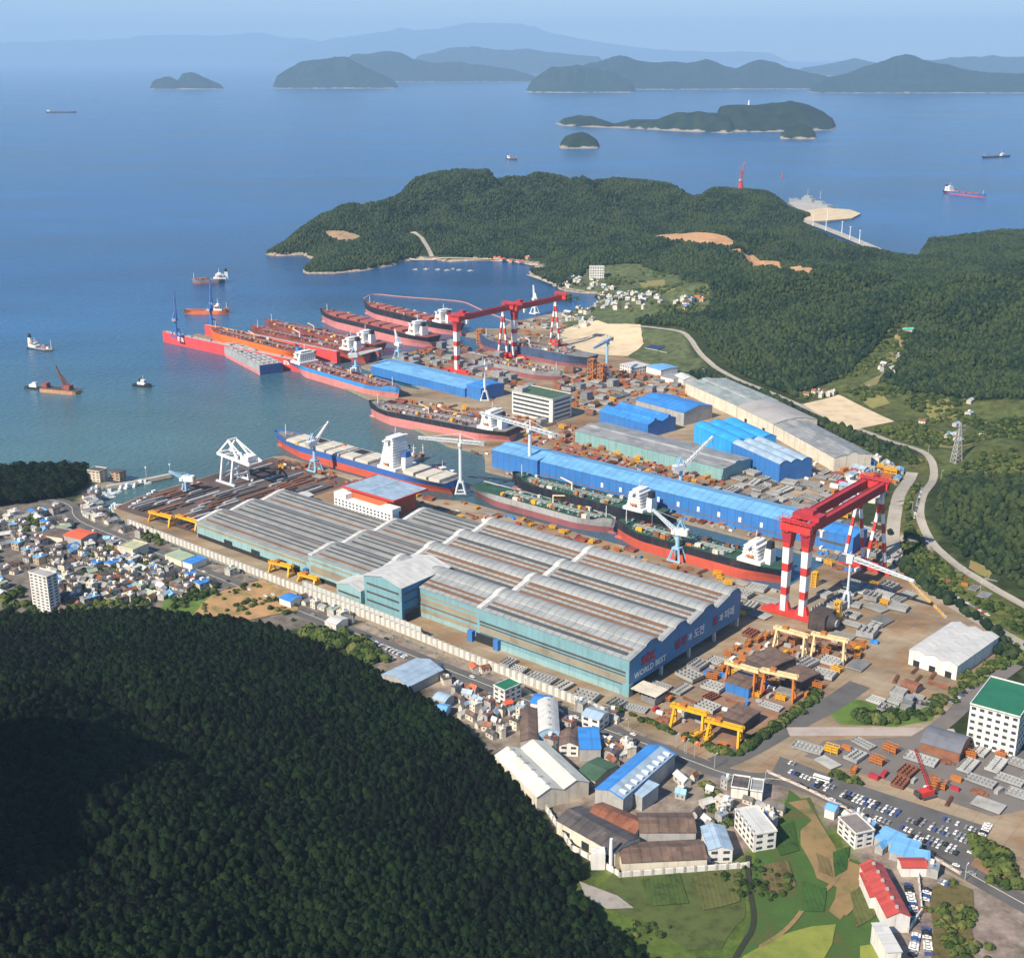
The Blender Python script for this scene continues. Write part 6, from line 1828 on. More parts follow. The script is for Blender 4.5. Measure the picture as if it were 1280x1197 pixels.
def ship(label, bow, stern, beam, free, boot, mb_, ms, deck, kind='tanker', sup=0.11, tiers=6, supw=.78, flip_sup=False, z=0.0, name='tanker', cat='ship', hatches=7, bulb=True,
         blunt=False, fun=None, hatch_m=None, lockers=8, seed=1, pts=None, extra=None, full=.82, suplen=16):
    """bow, stern: pixels of the centre line ends at the waterline (or world points in pts)"""
    r = random.Random(seed)
    if pts: Bw, St = Vector(pts[0]), Vector(pts[1])
    else: Bw = G(*bow, 0); St = G(*stern, 0)
    Bw.z = St.z = z
    ex = Bw - St; L = ex.length; ang = math.atan2(ex.y, ex.x); mid = (Bw + St) / 2
    t = thing(name, label, cat, (mid.x, mid.y, z), ang)
    hb = beam / 2
    def bd(q):
        if q > full: k = max(0.0, (1 - q) / (1 - full)) ** .55
        elif q < .12: k = .80 + .20 * (q / .12) ** .7
        else: k = 1
        return hb * max(k, .02)
    def bw(q):
        if blunt and q > .97: return hb * .8
        if q > full - .04: k = max(0.0, (.985 - q) / (.985 - full + .04)) ** .7 if q < .985 else 0
        elif q < .24: k = .12 + .88 * smooth(q / .24)
        else: k = 1
        return hb * max(float(k), .015)
    def sheer(q): return free + (3.2 * smooth((q - .90) / .05) if kind != 'barge' else 0) + (.8 * float(smooth((.1 - q) / .1)))
    N = 44
    qs = [0.0, .01] + [i / N for i in range(1, N)] + [.988, 1.0]
    def half(q, zz):
        f = max(0, min(1, zz / free)); a = bw(q); b = bd(q)
        return a + (b - a) * f ** 1.3
    bot = MB(); top = MB()
    def rows(mb, zs_f):
        R_ = []
        for q in qs:
            x = (q - .5) * L; pr = []
            for zf in zs_f: 
                zz = zf(q); pr.append((x + (0.018 * L * (zz / free) if q > .985 else 0) * (0 if blunt else 1), half(q, zz) * (1 if zz > -1 else .86), zz))
            R_.append(pr)
        n = len(zs_f)
        for s in (1, -1):
            base = len(mb.v)
            for pr in R_: mb.v += [(a, b * s, c) for a, b, c in pr]
            for i in range(len(R_) - 1):
                for j in range(n - 1):
                    f = (base + i * n + j, base + (i + 1) * n + j, base + (i + 1) * n + j + 1, base + i * n + j + 1)
                    mb.f.append(f if s < 0 else f[::-1]); mb.m.append(0)
        # transom
        for i_ in (0, len(R_) - 1):
            pr = R_[i_]
            for j in range(n - 1):
                mb.add([(pr[j][0], pr[j][1], pr[j][2]), (pr[j][0], -pr[j][1], pr[j][2]), (pr[j + 1][0], -pr[j + 1][1], pr[j + 1][2]), (pr[j + 1][0], pr[j + 1][1], pr[j + 1][2])], [(0, 1, 2, 3)])
    rows(bot, [lambda q: -4.0, lambda q: 0.0, lambda q: boot * .5, lambda q: boot])
    if bulb and not blunt:
        b = bmesh.new(); bmesh.ops.create_uvsphere(b, u_segments=10, v_segments=6, radius=1)
        bot.add([(v.co.x * 7 + L * .492, v.co.y * 2.6, v.co.z * 3.2 - .6) for v in b.verts], [tuple(v.index for v in f.verts) for f in b.faces]); b.free()
    rows(top, [lambda q: boot, lambda q: (boot + sheer(q)) / 2, lambda q: sheer(q)])
    bot.build('hull_bottom', mb_, t, fix=False); top.build('hull_side', ms, t, fix=False)
    dk = MB()
    for i in range(len(qs) - 1):
        a, b = qs[i], qs[i + 1]; xa, xb = (a - .5) * L, (b - .5) * L
        ha, hb_ = bd(a) - .15, bd(b) - .15; za, zb = sheer(a) - .9, sheer(b) - .9
        if ha <= 0.2 and hb_ <= .2: continue
        dk.add([(xa, -ha, za), (xb, -hb_, zb), (xb, hb_, zb), (xa, ha, za)], [(0, 1, 2, 3)])
    d_ = dk.build('deck', deck, t)
    dz = free - .85
    sgn = 1
    sx = (-.5 + sup) * L
    def X(q): return (q - .5) * L
    q0 = sup + (suplen + 8) / L; q1 = .90
    if flip_sup: q0, q1 = .12, .86
    def inb(x):
        q = x / L + .5
        return bd(max(0, min(.99, q))) - 1.6
    if kind in ('tanker', 'outfit'):
        pw = MB()
        for k in range(7):
            y = (k - 3) * beam * .045; pw.tube((X(q0), y, dz + 1.3), (X(q1), y, dz + 1.3), .45, .45, 5, mi=k % 3)
        for k in range(16):
            x = X(q0 + (q1 - q0) * (k + .5) / 16); w_ = min(inb(x) * .92, hb * r.uniform(.5, .92))
            pw.tube((x, -w_, dz + 1.0), (x, w_, dz + 1.0), .35, .35, 5, mi=(k + 1) % 3)
            pw.box(x, 0, dz, .8, beam * .36, 2.2, 0, mi=2)
        pw.bb(X(q0), X(q1), -.7, .7, dz + 2.3, dz + 2.6, mi=1)
        xm = X((q0 + q1) / 2)
        for s in (-1, 1):
            for k in range(5): pw.tube((xm - 8 + k * 4, s * hb * .2, dz + 1.6), (xm - 8 + k * 4, s * (hb - 2.5), dz + 1.6), .55, .55, 6, mi=0)
        pw.build('pipework', [M_LGRN if deck is M_DKGRN else M_DKRD, M_STEELL, M_STEELG if deck is not M_DKRD else M_DKRD], t)
        hc = MB()
        hc.tube((xm, 3.2, dz), (xm, 3.2, dz + 10), .9, .7, 8); hc.beam((xm, 3.2, dz + 9.5), (xm + 15, 3.2, dz + 12.5), 1.0); hc.build('hose_crane', M_CRM if seed % 2 else M_WHITE, t)
        for k in range(10):
            for s in (-1, 1):
                x = X(q0 + (q1 - q0) * (k + .4) / 10); yy = s * inb(x) * .62; tb = MB()
                tb.tube((x, yy, dz), (x, yy, dz + 1.5), 1.1, 1.1, 8); tb.build('tank_hatch', M_STEELL, t)
    if kind in ('bulk', 'container'):
        n = hatches; ln = (X(q1) - X(q0)) / n
        for k in range(n):
            xc = X(q0) + (k + .5) * ln; w_ = min(inb(xc) * .8, hb * .62)
            if kind == 'bulk':
                m = MB(); m.box(xc, 0, dz, ln * .74, w_ * 2, 2.6); m.box(xc, 0, dz + 2.6, ln * .78, w_ * 2.06, .7); m.build('hatch_cover', hatch_m or M_HATCHR, t)
            else:
                w_ = min(inb(xc) * .96, hb * .92)
                m = MB(); m.box(xc, 0, dz, ln * .86, w_ * 2, 2.2); m.box(xc, w_ * .5, dz + 2.2, ln * .8, w_ * .9, .7)
                if k % 3 != 1: m.box(xc, -w_ * .5, dz + 2.2, ln * .8, w_ * .9, .7)
                m.build('hatch_cover', hatch_m or M_HATCH, t)
                if k % 3 == 1:
                    m = MB(); m.box(xc, -w_ * .5, dz + 2.22, ln * .74, w_ * .82, .1); m.build('open_hold', M_DARK, t)
    if kind == 'container' and sup > .25:
        for k in range(3):
            xc = X(.055 + k * .068); w_ = hb * .8
            for s in (-1, 1):
                m = MB(); m.box(xc, s * w_ * .5, dz, L * .055, w_ * .94, 3.0 + (k + s) % 2); m.build('hatch_cover', M_HATCH, t)
    if kind == 'dry':
        m = MB()
        for k in range(8):
            x = X(.12 + .78 * (k + .5) / 8); m.box(x, 0, dz, L * .06, beam * .6, 2.5)
        m.build('hatch_cover', hatch_m or M_HATCHR, t)
    # lockers, staging and outfitting gear on deck
    lm = [M_ORG, M_YEL, M_CREAM, M_STEELG, M_STEELR, M_STEELR, M_STEELD, M_STEELL]
    for k in range(int(lockers * 1.6)):
        x = X(r.uniform(q0, q1)); y = r.choice((-1, 1)) * inb(x) * r.uniform(.45, .9)
        m = MB(); m.box(x, y, dz, r.uniform(3, 7), r.uniform(2.4, 4), r.uniform(2.2, 4.2)); m.build('deck_locker', r.choice(lm), t)
    # superstructure
    if tiers:
        m = MB(); zc = dz; w_ = beam * supw; l_ = suplen; xs = sx if not flip_sup else X(.88)
        m.box(xs, 0, zc, l_ + 8, beam * .9, 3.2); zc += 3.2
        for k in range(tiers - 1):
            m.box(xs + (0.25 * k), 0, zc, l_ - k * .9, w_ * (1 - .045 * k), 2.9); zc += 2.9
            m.box(xs + .25 * k, 0, zc - .05, l_ - k * .9 + 1.2, w_ * (1 - .045 * k) + 1.0, .25)
        m.box(xs + 1, 0, zc, l_ * .45, w_ * .62, 3.0)
        zt = zc + 3.0
        m.box(xs + 1, 0, zt, l_ * .52, w_ * .66, .3)
        m.box(xs + 1.5, 0, zc - .2, 4.2, beam * .98, 1.4)
        so = m.build('superstructure', M_WHITE, t)
        for k in range(tiers - 1):
            g = MB(); x1 = xs + .25 * k + (l_ - k * .9) / 2; ww = w_ * (1 - .045 * k)
            nn = 7
            for i in range(nn): g.box(x1 + .02, (i - 3) * ww / 8, dz + 3.2 + 2.9 * k + 1.0, .12, ww / 16, 1.0)
            for s in (-1, 1):
                for i in range(4): g.box(xs - l_ * .32 + i * l_ * .2, s * (ww / 2 + .02), dz + 3.2 + 2.9 * k + 1.0, 1.0, .12, 1.0)
            g.build('window', M_GLASS, so)
        g = MB(); g.box(xs + 1 + l_ * .225, 0, zt - 1.9, .2, w_ * .58, 1.1); g.build('bridge_window', M_GLASS, so)
        ms_ = MB(); ms_.tube((xs + 1, 0, zt), (xs + 1, 0, zt + 10), .55, .25, 6); ms_.beam((xs + 1, -3, zt + 6), (xs + 1, 3, zt + 6), .35); ms_.beam((xs + 1, -1.8, zt + 3.5), (xs + 1, 1.8, zt + 3.5), .5); ms_.build('radar_mast', M_WHITE, t)
        f = MB(); xf = xs - (l_ * .5 + 5.5) * (1 if not flip_sup else -1) 
        f.box(xf, 0, dz, 7, beam * .34, 14, 0, 0, .82); f.build('funnel_casing', M_WHITE, t)
        f = MB(); f.box(xf, 0, dz + 14, 5.4, beam * .22, 6.5, 0, 0, .85); f.build('funnel', fun or M_HBLK, t)
        for s in (-1, 1):
            f = MB(); f.tube((xs - 4, s * (w_ / 2 + 1.4), dz + 7), (xs + 3, s * (w_ / 2 + 1.4), dz + 7), 1.3, 1.0, 8); f.build('lifeboat', M_ORG, t)
    fm = MB()
    if kind not in ('barge',):
        fm.tube((X(.955), 0, free + 1.5), (X(.955), 0, free + 14), .5, .3, 6); fm.beam((X(.955), -1.5, free + 10), (X(.955), 1.5, free + 10), .3); fm.build('foremast', M_WHITE, t)
        wn = MB()
        for s in (-1, 1): wn.tube((X(.93), s * hb * .2, free + 3.4), (X(.93), s * hb * .2 + s * 3, free + 3.4), .9, .9, 8)
        wn.build('windlass', M_STEELG, t)
    occupy((mid.x, mid.y), L / 2, beam / 2, ang)
    return t

wp = lambda u, v: W(u, v, 0)
ship('red and black tanker at the head of the long dock', 0, 0, 31, 17, 9.5, M_BOTR, M_HBLK, M_DKGRN, pts=(wp(-668, 972), wp(-486, 972)), sup=.17, lockers=16, seed=3, tiers=5)
ship('green decked black tanker in the long dock beside the very long blue shed', 0, 0, 30, 15, 3.0, M_BOTM, M_HBLK, M_DKGRN, pts=(wp(-842, 1024), wp(-650, 1024)), sup=.15, lockers=14, seed=4, tiers=6)
ship('unfinished grey and maroon tanker without superstructure in the long dock', 0, 0, 29, 13, 6.5, M_BOTM, M_HGRY, M_DKGRN, pts=(wp(-680, 978), wp(-858, 978)), sup=.1, tiers=0, lockers=18, seed=5)
ship('container ship with royal blue side and pale hatch covers at the seaward quay', 0, 0, 38, 15, 8.0, M_BOTR, M_HBLU, M_DKGR, kind='container', pts=(wp(-1165, 966), wp(-880, 966)), sup=.30, tiers=11, suplen=20, supw=.86, lockers=4, seed=6, name='container_ship', hatches=6, fun=M_HBLU)
t = bpy.context.scene  # after-deck hatches of the blue ship
ship('tanker with black and pink hull, round bow seaward, berthed below the grey office block', 0, 0, 40, 18, 11, M_BOTP, M_HBLK, M_DKGR, pts=(wp(-1172, 1130), wp(-952, 1152)), sup=.13, lockers=16, seed=7)
ship('tanker with bright blue and pink hull alongside the light blue quay shed', 0, 0, 38, 16, 10, M_BOTP, M_HLBL, M_DKRD, pts=(wp(-1206, 1212), wp(-1450, 1242)), sup=.1, lockers=12, seed=8, tiers=5, fun=M_HLBL)
ship('orange sided tanker standing inside the red floating dock', 0, 0, 36, 21, 5, M_BOTR, M_HORG, M_DKRD, pts=(wp(-1700, 1282), wp(-1442, 1264)), sup=.06, tiers=0, lockers=12, seed=9, z=2.5)
ship('dark red decked tanker outside the floating dock, nearer of the two with white bridges', 0, 0, 34, 19, 11, M_BOTR, M_DKRD, M_DKRD, pts=(wp(-1672, 1345), wp(-1396, 1338)), sup=.12, lockers=8, seed=10, tiers=5)
ship('dark red decked tanker outside the floating dock, farther of the two with white bridges', 0, 0, 34, 20, 11, M_BOTP, M_DKRD, M_DKRD, pts=(wp(-1690, 1390), wp(-1412, 1385)), sup=.12, lockers=8, seed=11, tiers=5)
ship('bulk carrier, black band over pink hull, nearer of two in the inner bay', 0, 0, 38, 20, 12, M_BOTP, M_HBLK, M_DKRD, kind='bulk', bow=(402, 401), stern=(546, 437), sup=.12, lockers=4, seed=12, name='bulk_carrier', tiers=6) if False else None
ship('bulk carrier, black band over pink hull, nearer of two in the inner bay', (404, 402), (543, 436), 38, 20, 12, M_BOTP, M_HBLK, M_DKRD, kind='bulk', sup=.13, lockers=4, seed=12, name='bulk_carrier', tiers=6)
ship('bulk carrier, farther of the two moored in the inner bay', (458, 392), (574, 420), 36, 20, 9, M_BOTP, M_HBLK, M_DKRD, kind='bulk', sup=.15, lockers=16, seed=13, name='bulk_carrier', tiers=6)
ship('grey primer hull under construction behind the single striped crane leg, dark blue side', 0, 0, 34, 19, 6, M_BOTM, M_HBLU if False else mat('dark_blue_primer', (.05, .08, .16), .6, var=.4, scale=.08), M_DKGR, kind='outfit', pts=(wp(-1325, 1525), wp(-1100, 1520)), sup=.08, tiers=0, lockers=16, seed=14, z=3, name='hull_under_construction')
ship('half built hull with maroon primer side and open top beyond the quay shed', 0, 0, 34, 13, 7, M_BOTM, M_STEELG, M_DKBR, kind='outfit', pts=(wp(-1090, 1428), wp(-1280, 1428)), sup=.08, tiers=0, lockers=18, seed=15, z=3, name='hull_under_construction')
ship('small cargo ship passing at the far right of the sea, red brown side', (1231, 247), (1180, 241), 26, 9, 3, M_BOTR, M_HBLU, M_DKRD, kind='bulk', sup=.13, tiers=5, lockers=0, seed=16, name='cargo_ship', bulb=False, hatches=4)
ship('grey brown cargo ship anchored beyond the floating dock', (241, 355), (281, 353), 18, 9, 3, M_BOTM, M_STEELG, M_DKGR, kind='bulk', sup=.15, tiers=3, lockers=2, seed=17, name='cargo_ship', bulb=False, hatches=3)
ship('small orange and white supply ship behind the blue dock cranes', (286, 392), (231, 392), 15, 7, 2, M_HORG, M_HORG, M_DKRD, kind='bulk', sup=.75, tiers=3, lockers=5, seed=18, name='supply_ship', bulb=False, hatches=3, suplen=10)
ship('dark laden barge with a low house in the open sea at upper left', (95, 141), (58, 141), 30, 9, 2, M_HBLK, M_HBLK, M_DKGR, kind='bulk', sup=.1, tiers=4, lockers=0, seed=19, name='cargo_ship', bulb=False, hatches=4)
ship('grey work barge cut by the left edge, above the crane barge', (66, 439), (34, 434), 12, 3.5, 1.5, M_HBLK, M_NAVY, M_DKGR, kind='bulk', sup=.3, tiers=1, lockers=4, seed=20, name='work_barge', bulb=False, hatches=2, suplen=8)
ship('tiny dark fishing boat on the sea above the wooded promontory', (646, 200), (633, 199), 9, 5, 1.5, M_HBLK, M_HBLK, M_DKGR, kind='bulk', sup=.3, tiers=2, lockers=0, seed=21, name='fishing_vessel', bulb=False, hatches=2, suplen=8)
ship('dark coaster cut by the right edge above the passing cargo ship', (1228, 198), (1262, 196), 12, 7, 2, M_HBLK, M_HBLK, M_DKGR, kind='bulk', sup=.3, tiers=3, lockers=0, seed=22, name='coaster', bulb=False, hatches=2, suplen=9)
ship('small patrol launch lying behind the stern of the blue container ship', (530, 573), (506, 583), 7, 4, 1, M_NAVY, M_NAVY, M_DKGR, kind='bulk', sup=.45, tiers=2, lockers=3, seed=23, name='patrol_launch', bulb=False, hatches=2, suplen=7)

# grey naval ship at the mole
def naval():
    A = G(986, 252, 0); B = G(1038, 261, 0); A.z = B.z = 0
    ex = A - B; L = ex.length; ang = math.atan2(ex.y, ex.x); mid = (A + B) / 2
    t = thing('naval_ship', 'grey naval landing ship moored at the mole beyond the hills', 'ship', (mid.x, mid.y, 0), ang)
    h = MB(); pl = [(-L / 2, -11), (L * .25, -11), (L / 2, 0), (L * .25, 11), (-L / 2, 11)]
    h.prism(pl, -3, 11); h.build('hull', M_NAVY, t)
    s = MB(); s.bb(-L * .1, L * .14, -8, 8, 11, 22); s.bb(-L * .04, L * .1, -6, 6, 22, 29); s.bb(-L * .34, -L * .16, -7, 7, 11, 18); s.build('superstructure', M_NAVY, t)
    for x in (.05, -.25):
        m = MB(); m.tube((L * x, 0, 25), (L * x, 0, 50), 1.6, .7, 6); m.beam((L * x, -5, 42), (L * x, 5, 42), .8); m.build('mast', M_NAVY, t)
    m = MB(); m.box(L * .3, 0, 11, 8, 6, 4); m.beam((L * .3, 0, 13), (L * .38, 0, 15), 1); m.build('gun', M_NAVY, t)
naval()

# floating dock: pontoon and two wing walls
def floating_dock():
    o = W(-1765, 1232, 0); t = thing('floating_dock', 'red floating dock with high side walls holding an orange sided tanker', 'floating dock', (o.x, o.y, 0))
    L = 340; Wd = 78
    m = MB(); m.bb(0, L, 7.2, Wd - 7.2, -3, 2.4); m.build('pontoon', M_DKBR, t)
    m = MB(); m.bb(0, L, 0, 7, -3, 17); m.bb(0, 6, -.3, 7.3, 2, 17.6); m.build('near_wall', M_DOCKR, t)
    m = MB(); m.bb(18, L, Wd - 7, Wd, -3, 20); m.build('far_wall', M_DOCKR, t)
    m = MB(); m.bb(2, L - 2, 1, 6, 17, 17.25); m.bb(20, L - 2, Wd - 6, Wd - 1, 20, 20.25); m.build('wall_deck', M_STEELL, t)
    m = MB()
    for k in range(35):
        for y in (.3, 6.7): m.beam((3 + k * 9.8, y, 17), (3 + k * 9.8, y, 18.4), .18)
    for y in (.3, 6.7): m.beam((2, y, 18.4), (L - 2, y, 18.4), .2)
    m.build('handrail', M_WHITE, t)
    for x, s in ((40, 6), (300, 5)):
        lettering('logo_lettering', 'STX', s * 1.5, M_WHITE, t, Matrix.Translation((x, -.25, 8)) @ Matrix.Rotation(math.pi / 2, 4, 'X'), .3)
    m = MB()
    for x in (70, 120, 170, 230, 290): m.box(x, 3.5, 17.2, 6, 4, 2.5)
    m.build('deck_house', M_STEELL, t)
    c = W(-1595, 1270, 0); occupy((c.x, c.y), 172, 42, ROTU)
floating_dock()

def barge_block():
    A = G(272, 441, 0); B = G(325, 469, 0); ex = B - A; ex.z = 0; L = ex.length; ang = math.atan2(ex.y, ex.x)
    t = thing('hull_section', 'floating grey hull section with square dark blue cut end beside the floating dock', 'hull section', (A.x, A.y, 0), ang)
    m = MB(); pl = [(0, 16), (14, 4), (40, 0), (L, 0), (L, 36), (40, 36), (14, 30)]
    m.prism(pl, -2, 5); m.build('hull_bottom', M_BOTP, t)
    m = MB(); m.prism(pl, 5, 15); m.build('hull_side', M_HGRY, t)
    m = MB(); m.bb(L, L + .3, .3, 35.7, 0, 14.6); m.build('cut_end', mat('cut_end_blue', (.03, .07, .22), .6), t)
    m = MB()
    for k in range(9): m.box(22 + k * (L - 30) / 8, 18, 15, 1.5, 30, 2.2)
    for y in (6, 14, 22, 30): m.bb(20, L - 2, y, y + 1, 15, 16.6)
    m.build('deck_frames', M_STEELL, t)
    m = MB()
    for k in range(8): m.box(30 + k * 16, 10 + (k % 3) * 7, 15, 8, 5, .6)
    m.build('deck_openings', M_DARK, t)
barge_block()

def crane_barge():
    A = G(48, 490, 0); B = G(93, 494, 0); ex = B - A; L = ex.length; ang = math.atan2(ex.y, ex.x)
    t = thing('crane_barge', 'rusty tan crane barge with a tall lattice derrick near the left edge', 'barge', (A.x, A.y, 0), ang)
    m = MB(); m.prism([(0, 3), (4, 0), (L - 4, 0), (L, 3), (L, 15), (L - 4, 18), (4, 18), (0, 15)], -1.5, 5); m.build('hull', mat('tan_hull', (.48, .26, .13), .7, var=.3), t)
    m = MB(); m.bb(1, L - 1, 1, 17, 5, 5.3); m.build('deck', M_STEELD, t)
    m = MB(); m.box(L * .72, 9, 5, 12, 10, 6); m.box(L * .12, 9, 5, 8, 9, 7); m.build('deck_house', M_DKRD, t)
    m = MB(); lattice(m, (L * .66, 9, 8), (L * .45, 9, 38), 3, 10, .5, 1); lattice(m, (L * .8, 9, 8), (L * .5, 9, 30), 2, 8, .4, 1); m.build('derrick', M_STEELR, t)
    t = thing('pusher_boat', 'white pusher boat cut by the left edge beside the crane barge', 'boat', tuple(G(44, 486, 0)), ang)
    m = MB(); m.prism([(-16, -3), (8, -4), (14, 0), (8, 4), (-16, 3)], -1, 3); m.build('hull', M_HBLK, t)
    m = MB(); m.box(-2, 0, 3, 12, 5, 3.5); m.box(0, 0, 6.5, 6, 4.4, 3); m.build('wheelhouse', M_WHITE, t)
crane_barge()

def tug(label, px, py, az, hullm, sc=1.0, funm=None):
    g = G(px, py, 0); t = thing('tugboat', label, 'tugboat', (g.x, g.y, 0), R(az)); t.scale = (sc,) * 3
    m = MB(); m.prism([(-14, -3.5), (-12, -4.5), (6, -4.8), (12, -2.5), (15, 0), (12, 2.5), (6, 4.8), (-12, 4.5), (-14, 3.5)], -1.5, 3.2); m.build('hull', hullm, t)
    m = MB(); m.prism([(6, -4.8), (12, -2.5), (15, 0), (12, 2.5), (6, 4.8), (6, 4.2), (11, 2), (13.5, 0), (11, -2), (6, -4.2)], 3.2, 4.6); m.build('bulwark', hullm, t)
    m = MB(); m.box(0, 0, 3.2, 12, 6, 3); m.box(2, 0, 6.2, 6, 5, 3.2); m.build('wheelhouse', M_WHITE, t)
    m = MB(); m.box(2, 0, 7.4, 6.2, 5.2, 1.0); m.build('window', M_GLASS, t)
    m = MB(); m.tube((-4, 0, 6), (-4, 0, 11), 1.1, .9, 8); m.build('funnel', funm or M_HBLK, t)
    m = MB(); m.tube((2, 0, 9.4), (2, 0, 16), .3, .15, 6); m.build('mast', M_WHITE, t)
tug('dark hulled tugboat with a white wheelhouse alone in the middle of the bay', 178, 483, -20, M_HBLK, 1.05)
tug('white boat with a bright red funnel behind the stern of the blue container ship', 551, 596, 30, M_WHITE, 1.2, M_RED)

# fishing boats in the small harbour
boat = thing('fishing_boat', 'small white fishing boat moored in the harbour', 'boat', (0, 0, 0), 0, 'fishing boats in the small harbour')
m = MB(); m.prism([(-6, -1.6), (2, -2), (5, -1.2), (7.5, 0), (5, 1.2), (2, 2), (-6, 1.6)], -.6, 1.5); m.build('hull', M_WHITE, boat)
m = MB(); m.bb(-5.5, 3, -1.4, 1.4, 1.5, 1.6); m.build('deck', M_LBLU, boat)
m = MB(); m.box(-2.5, 0, 1.6, 3, 2.2, 2.3); m.build('wheelhouse', M_WHITE, boat)
m = MB(); m.tube((1, 0, 1.5), (1, 0, 6), .15, .08, 5); m.build('mast', M_STEELG, boat)
bp = Pool(boat); BOATS = []
for (px, py, a) in ((153, 610, 1.2), (161, 608.5, 1.3), (170, 607, 1.2), (179, 604.5, .3), (183, 603, 1.2), (136, 622, .2), (141, 616.5, .1), (134, 620, .3), (146, 632, .4), (150, 636, .5), (147, 639, .4), (144, 634, .5),
                    (166, 637, .2), (172, 634, .2), (178, 630, .8), (184, 625, .8), (190, 621, .8), (196, 617.5, .8), (243, 608, .7), (251, 606, .4)):
    g = G(px, py, 0); s = rng.uniform(.9, 1.4)
    BOATS.append(bp.put((g.x, g.y, 0), a + rng.uniform(-.2, .2), scale=s))
raft = thing('fish_farm_raft', 'small pale raft floating in the cove below the promontory', 'raft', (0, 0, 0), 0, 'rafts in the cove')
m = MB()
for k in range(4): m.beam((-6 + 4 * k, -5, .3), (-6 + 4 * k, 5, .3), .7)
for k in (-5, 5): m.beam((-6, k, .5), (6, k, .5), .7)
m.build('frame', M_CREAM, raft); m = MB(); m.box(2, 2, .6, 4, 3, 2); m.build('hut', M_CREAM, raft)
rp = Pool(raft)
for px, py in ((519, 337), (533, 336.5), (547, 337), (559, 338), (574, 337.5), (588, 338.5), (566, 336)):
    g = G(px, py, 0); rp.put((g.x, g.y, 0), rng.uniform(0, 1), scale=rng.uniform(.6, .9))
# floating oil boom across the inner bay
pts = smooth_line(PG([(455, 373), (466, 367), (500, 371), (545, 374), (580, 377), (592, 383), (612, 392), (640, 402)], 0), 2)
m = MB()
for a, b in zip(pts[:-1], pts[1:]): m.beam((a.x - pts[0].x, a.y - pts[0].y, .3), (b.x - pts[0].x, b.y - pts[0].y, .3), 2.0, 1.2)
o_ = m.build('oil_boom', mat('boom_orange', (.62, .30, .22), .7)); o_.location = (pts[0].x, pts[0].y, 0)
tag(o_, 'thin orange floating boom curving across the inner bay', 'floating boom')
buoy = thing('channel_buoy', 'tiny red channel buoy on the sea above the naval mole', 'buoy', tuple(G(978, 221, 0)), 0)
MB().tube((0, 0, -1), (0, 0, 2), 5, 5, 10).build('float', M_RED, buoy); MB().tube((0, 0, 2), (0, 0, 14), 2.5, .8, 8).build('tower', M_RED, buoy)
# ================================================================== STOCK, CARS, VILLAGE
ORD = ['closest', 'second closest', 'third closest', 'fourth closest', 'fifth closest', 'sixth closest', 'seventh closest', 'eighth closest', 'ninth closest', 'tenth closest',
       'eleventh closest', 'twelfth closest', 'thirteenth closest', 'fourteenth closest']
def relabel(objs, marks):
    """objs: (object, phrase); marks: (phrase, x, y). each object is described by its nearest landmark and its rank there"""
    cells = {}
    for o, ph in objs:
        x, y = o.location.x, o.location.y
        j = min(range(len(marks)), key=lambda i: (marks[i][1] - x) ** 2 + (marks[i][2] - y) ** 2)
        cells.setdefault((ph, j), []).append(((marks[j][1] - x) ** 2 + (marks[j][2] - y) ** 2, o))
    for (ph, j), l in cells.items():
        l.sort(key=lambda e: e[0])
        for i, (_, o) in enumerate(l):
            if len(l) == 1: o['label'] = f"{ph}, beside {marks[j][0]}"
            elif i < len(ORD): o['label'] = f"{ph}, {ORD[i]} to {marks[j][0]}"
            else: o['label'] = f"{ph}, away from {marks[j][0]}"

def mk(px, py, s): g = G(px, py); return (s, g.x, g.y)
MARKS = [mk(850, 800, 'the blue hall end'), mk(715, 862, 'the hall side wall'), mk(988, 770, 'the red crane foot'), mk(1100, 715, 'the splayed red crane legs'), mk(1185, 810, 'the white warehouse'),
         mk(1185, 935, 'the arched store'), mk(1160, 995, 'the red crawler crane'), mk(900, 915, 'the yellow gantries'), mk(975, 860, 'the cream gantries'), mk(1095, 880, 'the lawn'), mk(670, 510, 'the grey office block'),
         mk(840, 560, 'the teal shed'), mk(940, 610, 'the long blue shed'), mk(990, 590, 'the blue workshops'), mk(760, 480, 'the pale blue tower crane'), mk(570, 465, 'the single striped leg'),
         mk(575, 616, 'the dock entrance crane'), mk(700, 655, 'the unfinished tanker'), mk(900, 720, 'the red and black tanker'), mk(300, 600, 'the white quay unloader'), mk(210, 655, 'the steel yard gantries'),
         mk(390, 600, 'the white and blue harbour crane'), mk(1090, 610, 'the perimeter road offices'), mk(540, 500, 'the quay shed'), mk(635, 455, 'the middle striped legs'), mk(1010, 940, 'the works junction'),
         mk(300, 690, 'the hall seaward end'), mk(460, 640, 'the red and white office'), mk(700, 450, 'the sandy pit'), mk(810, 470, 'the light blue topped office')]

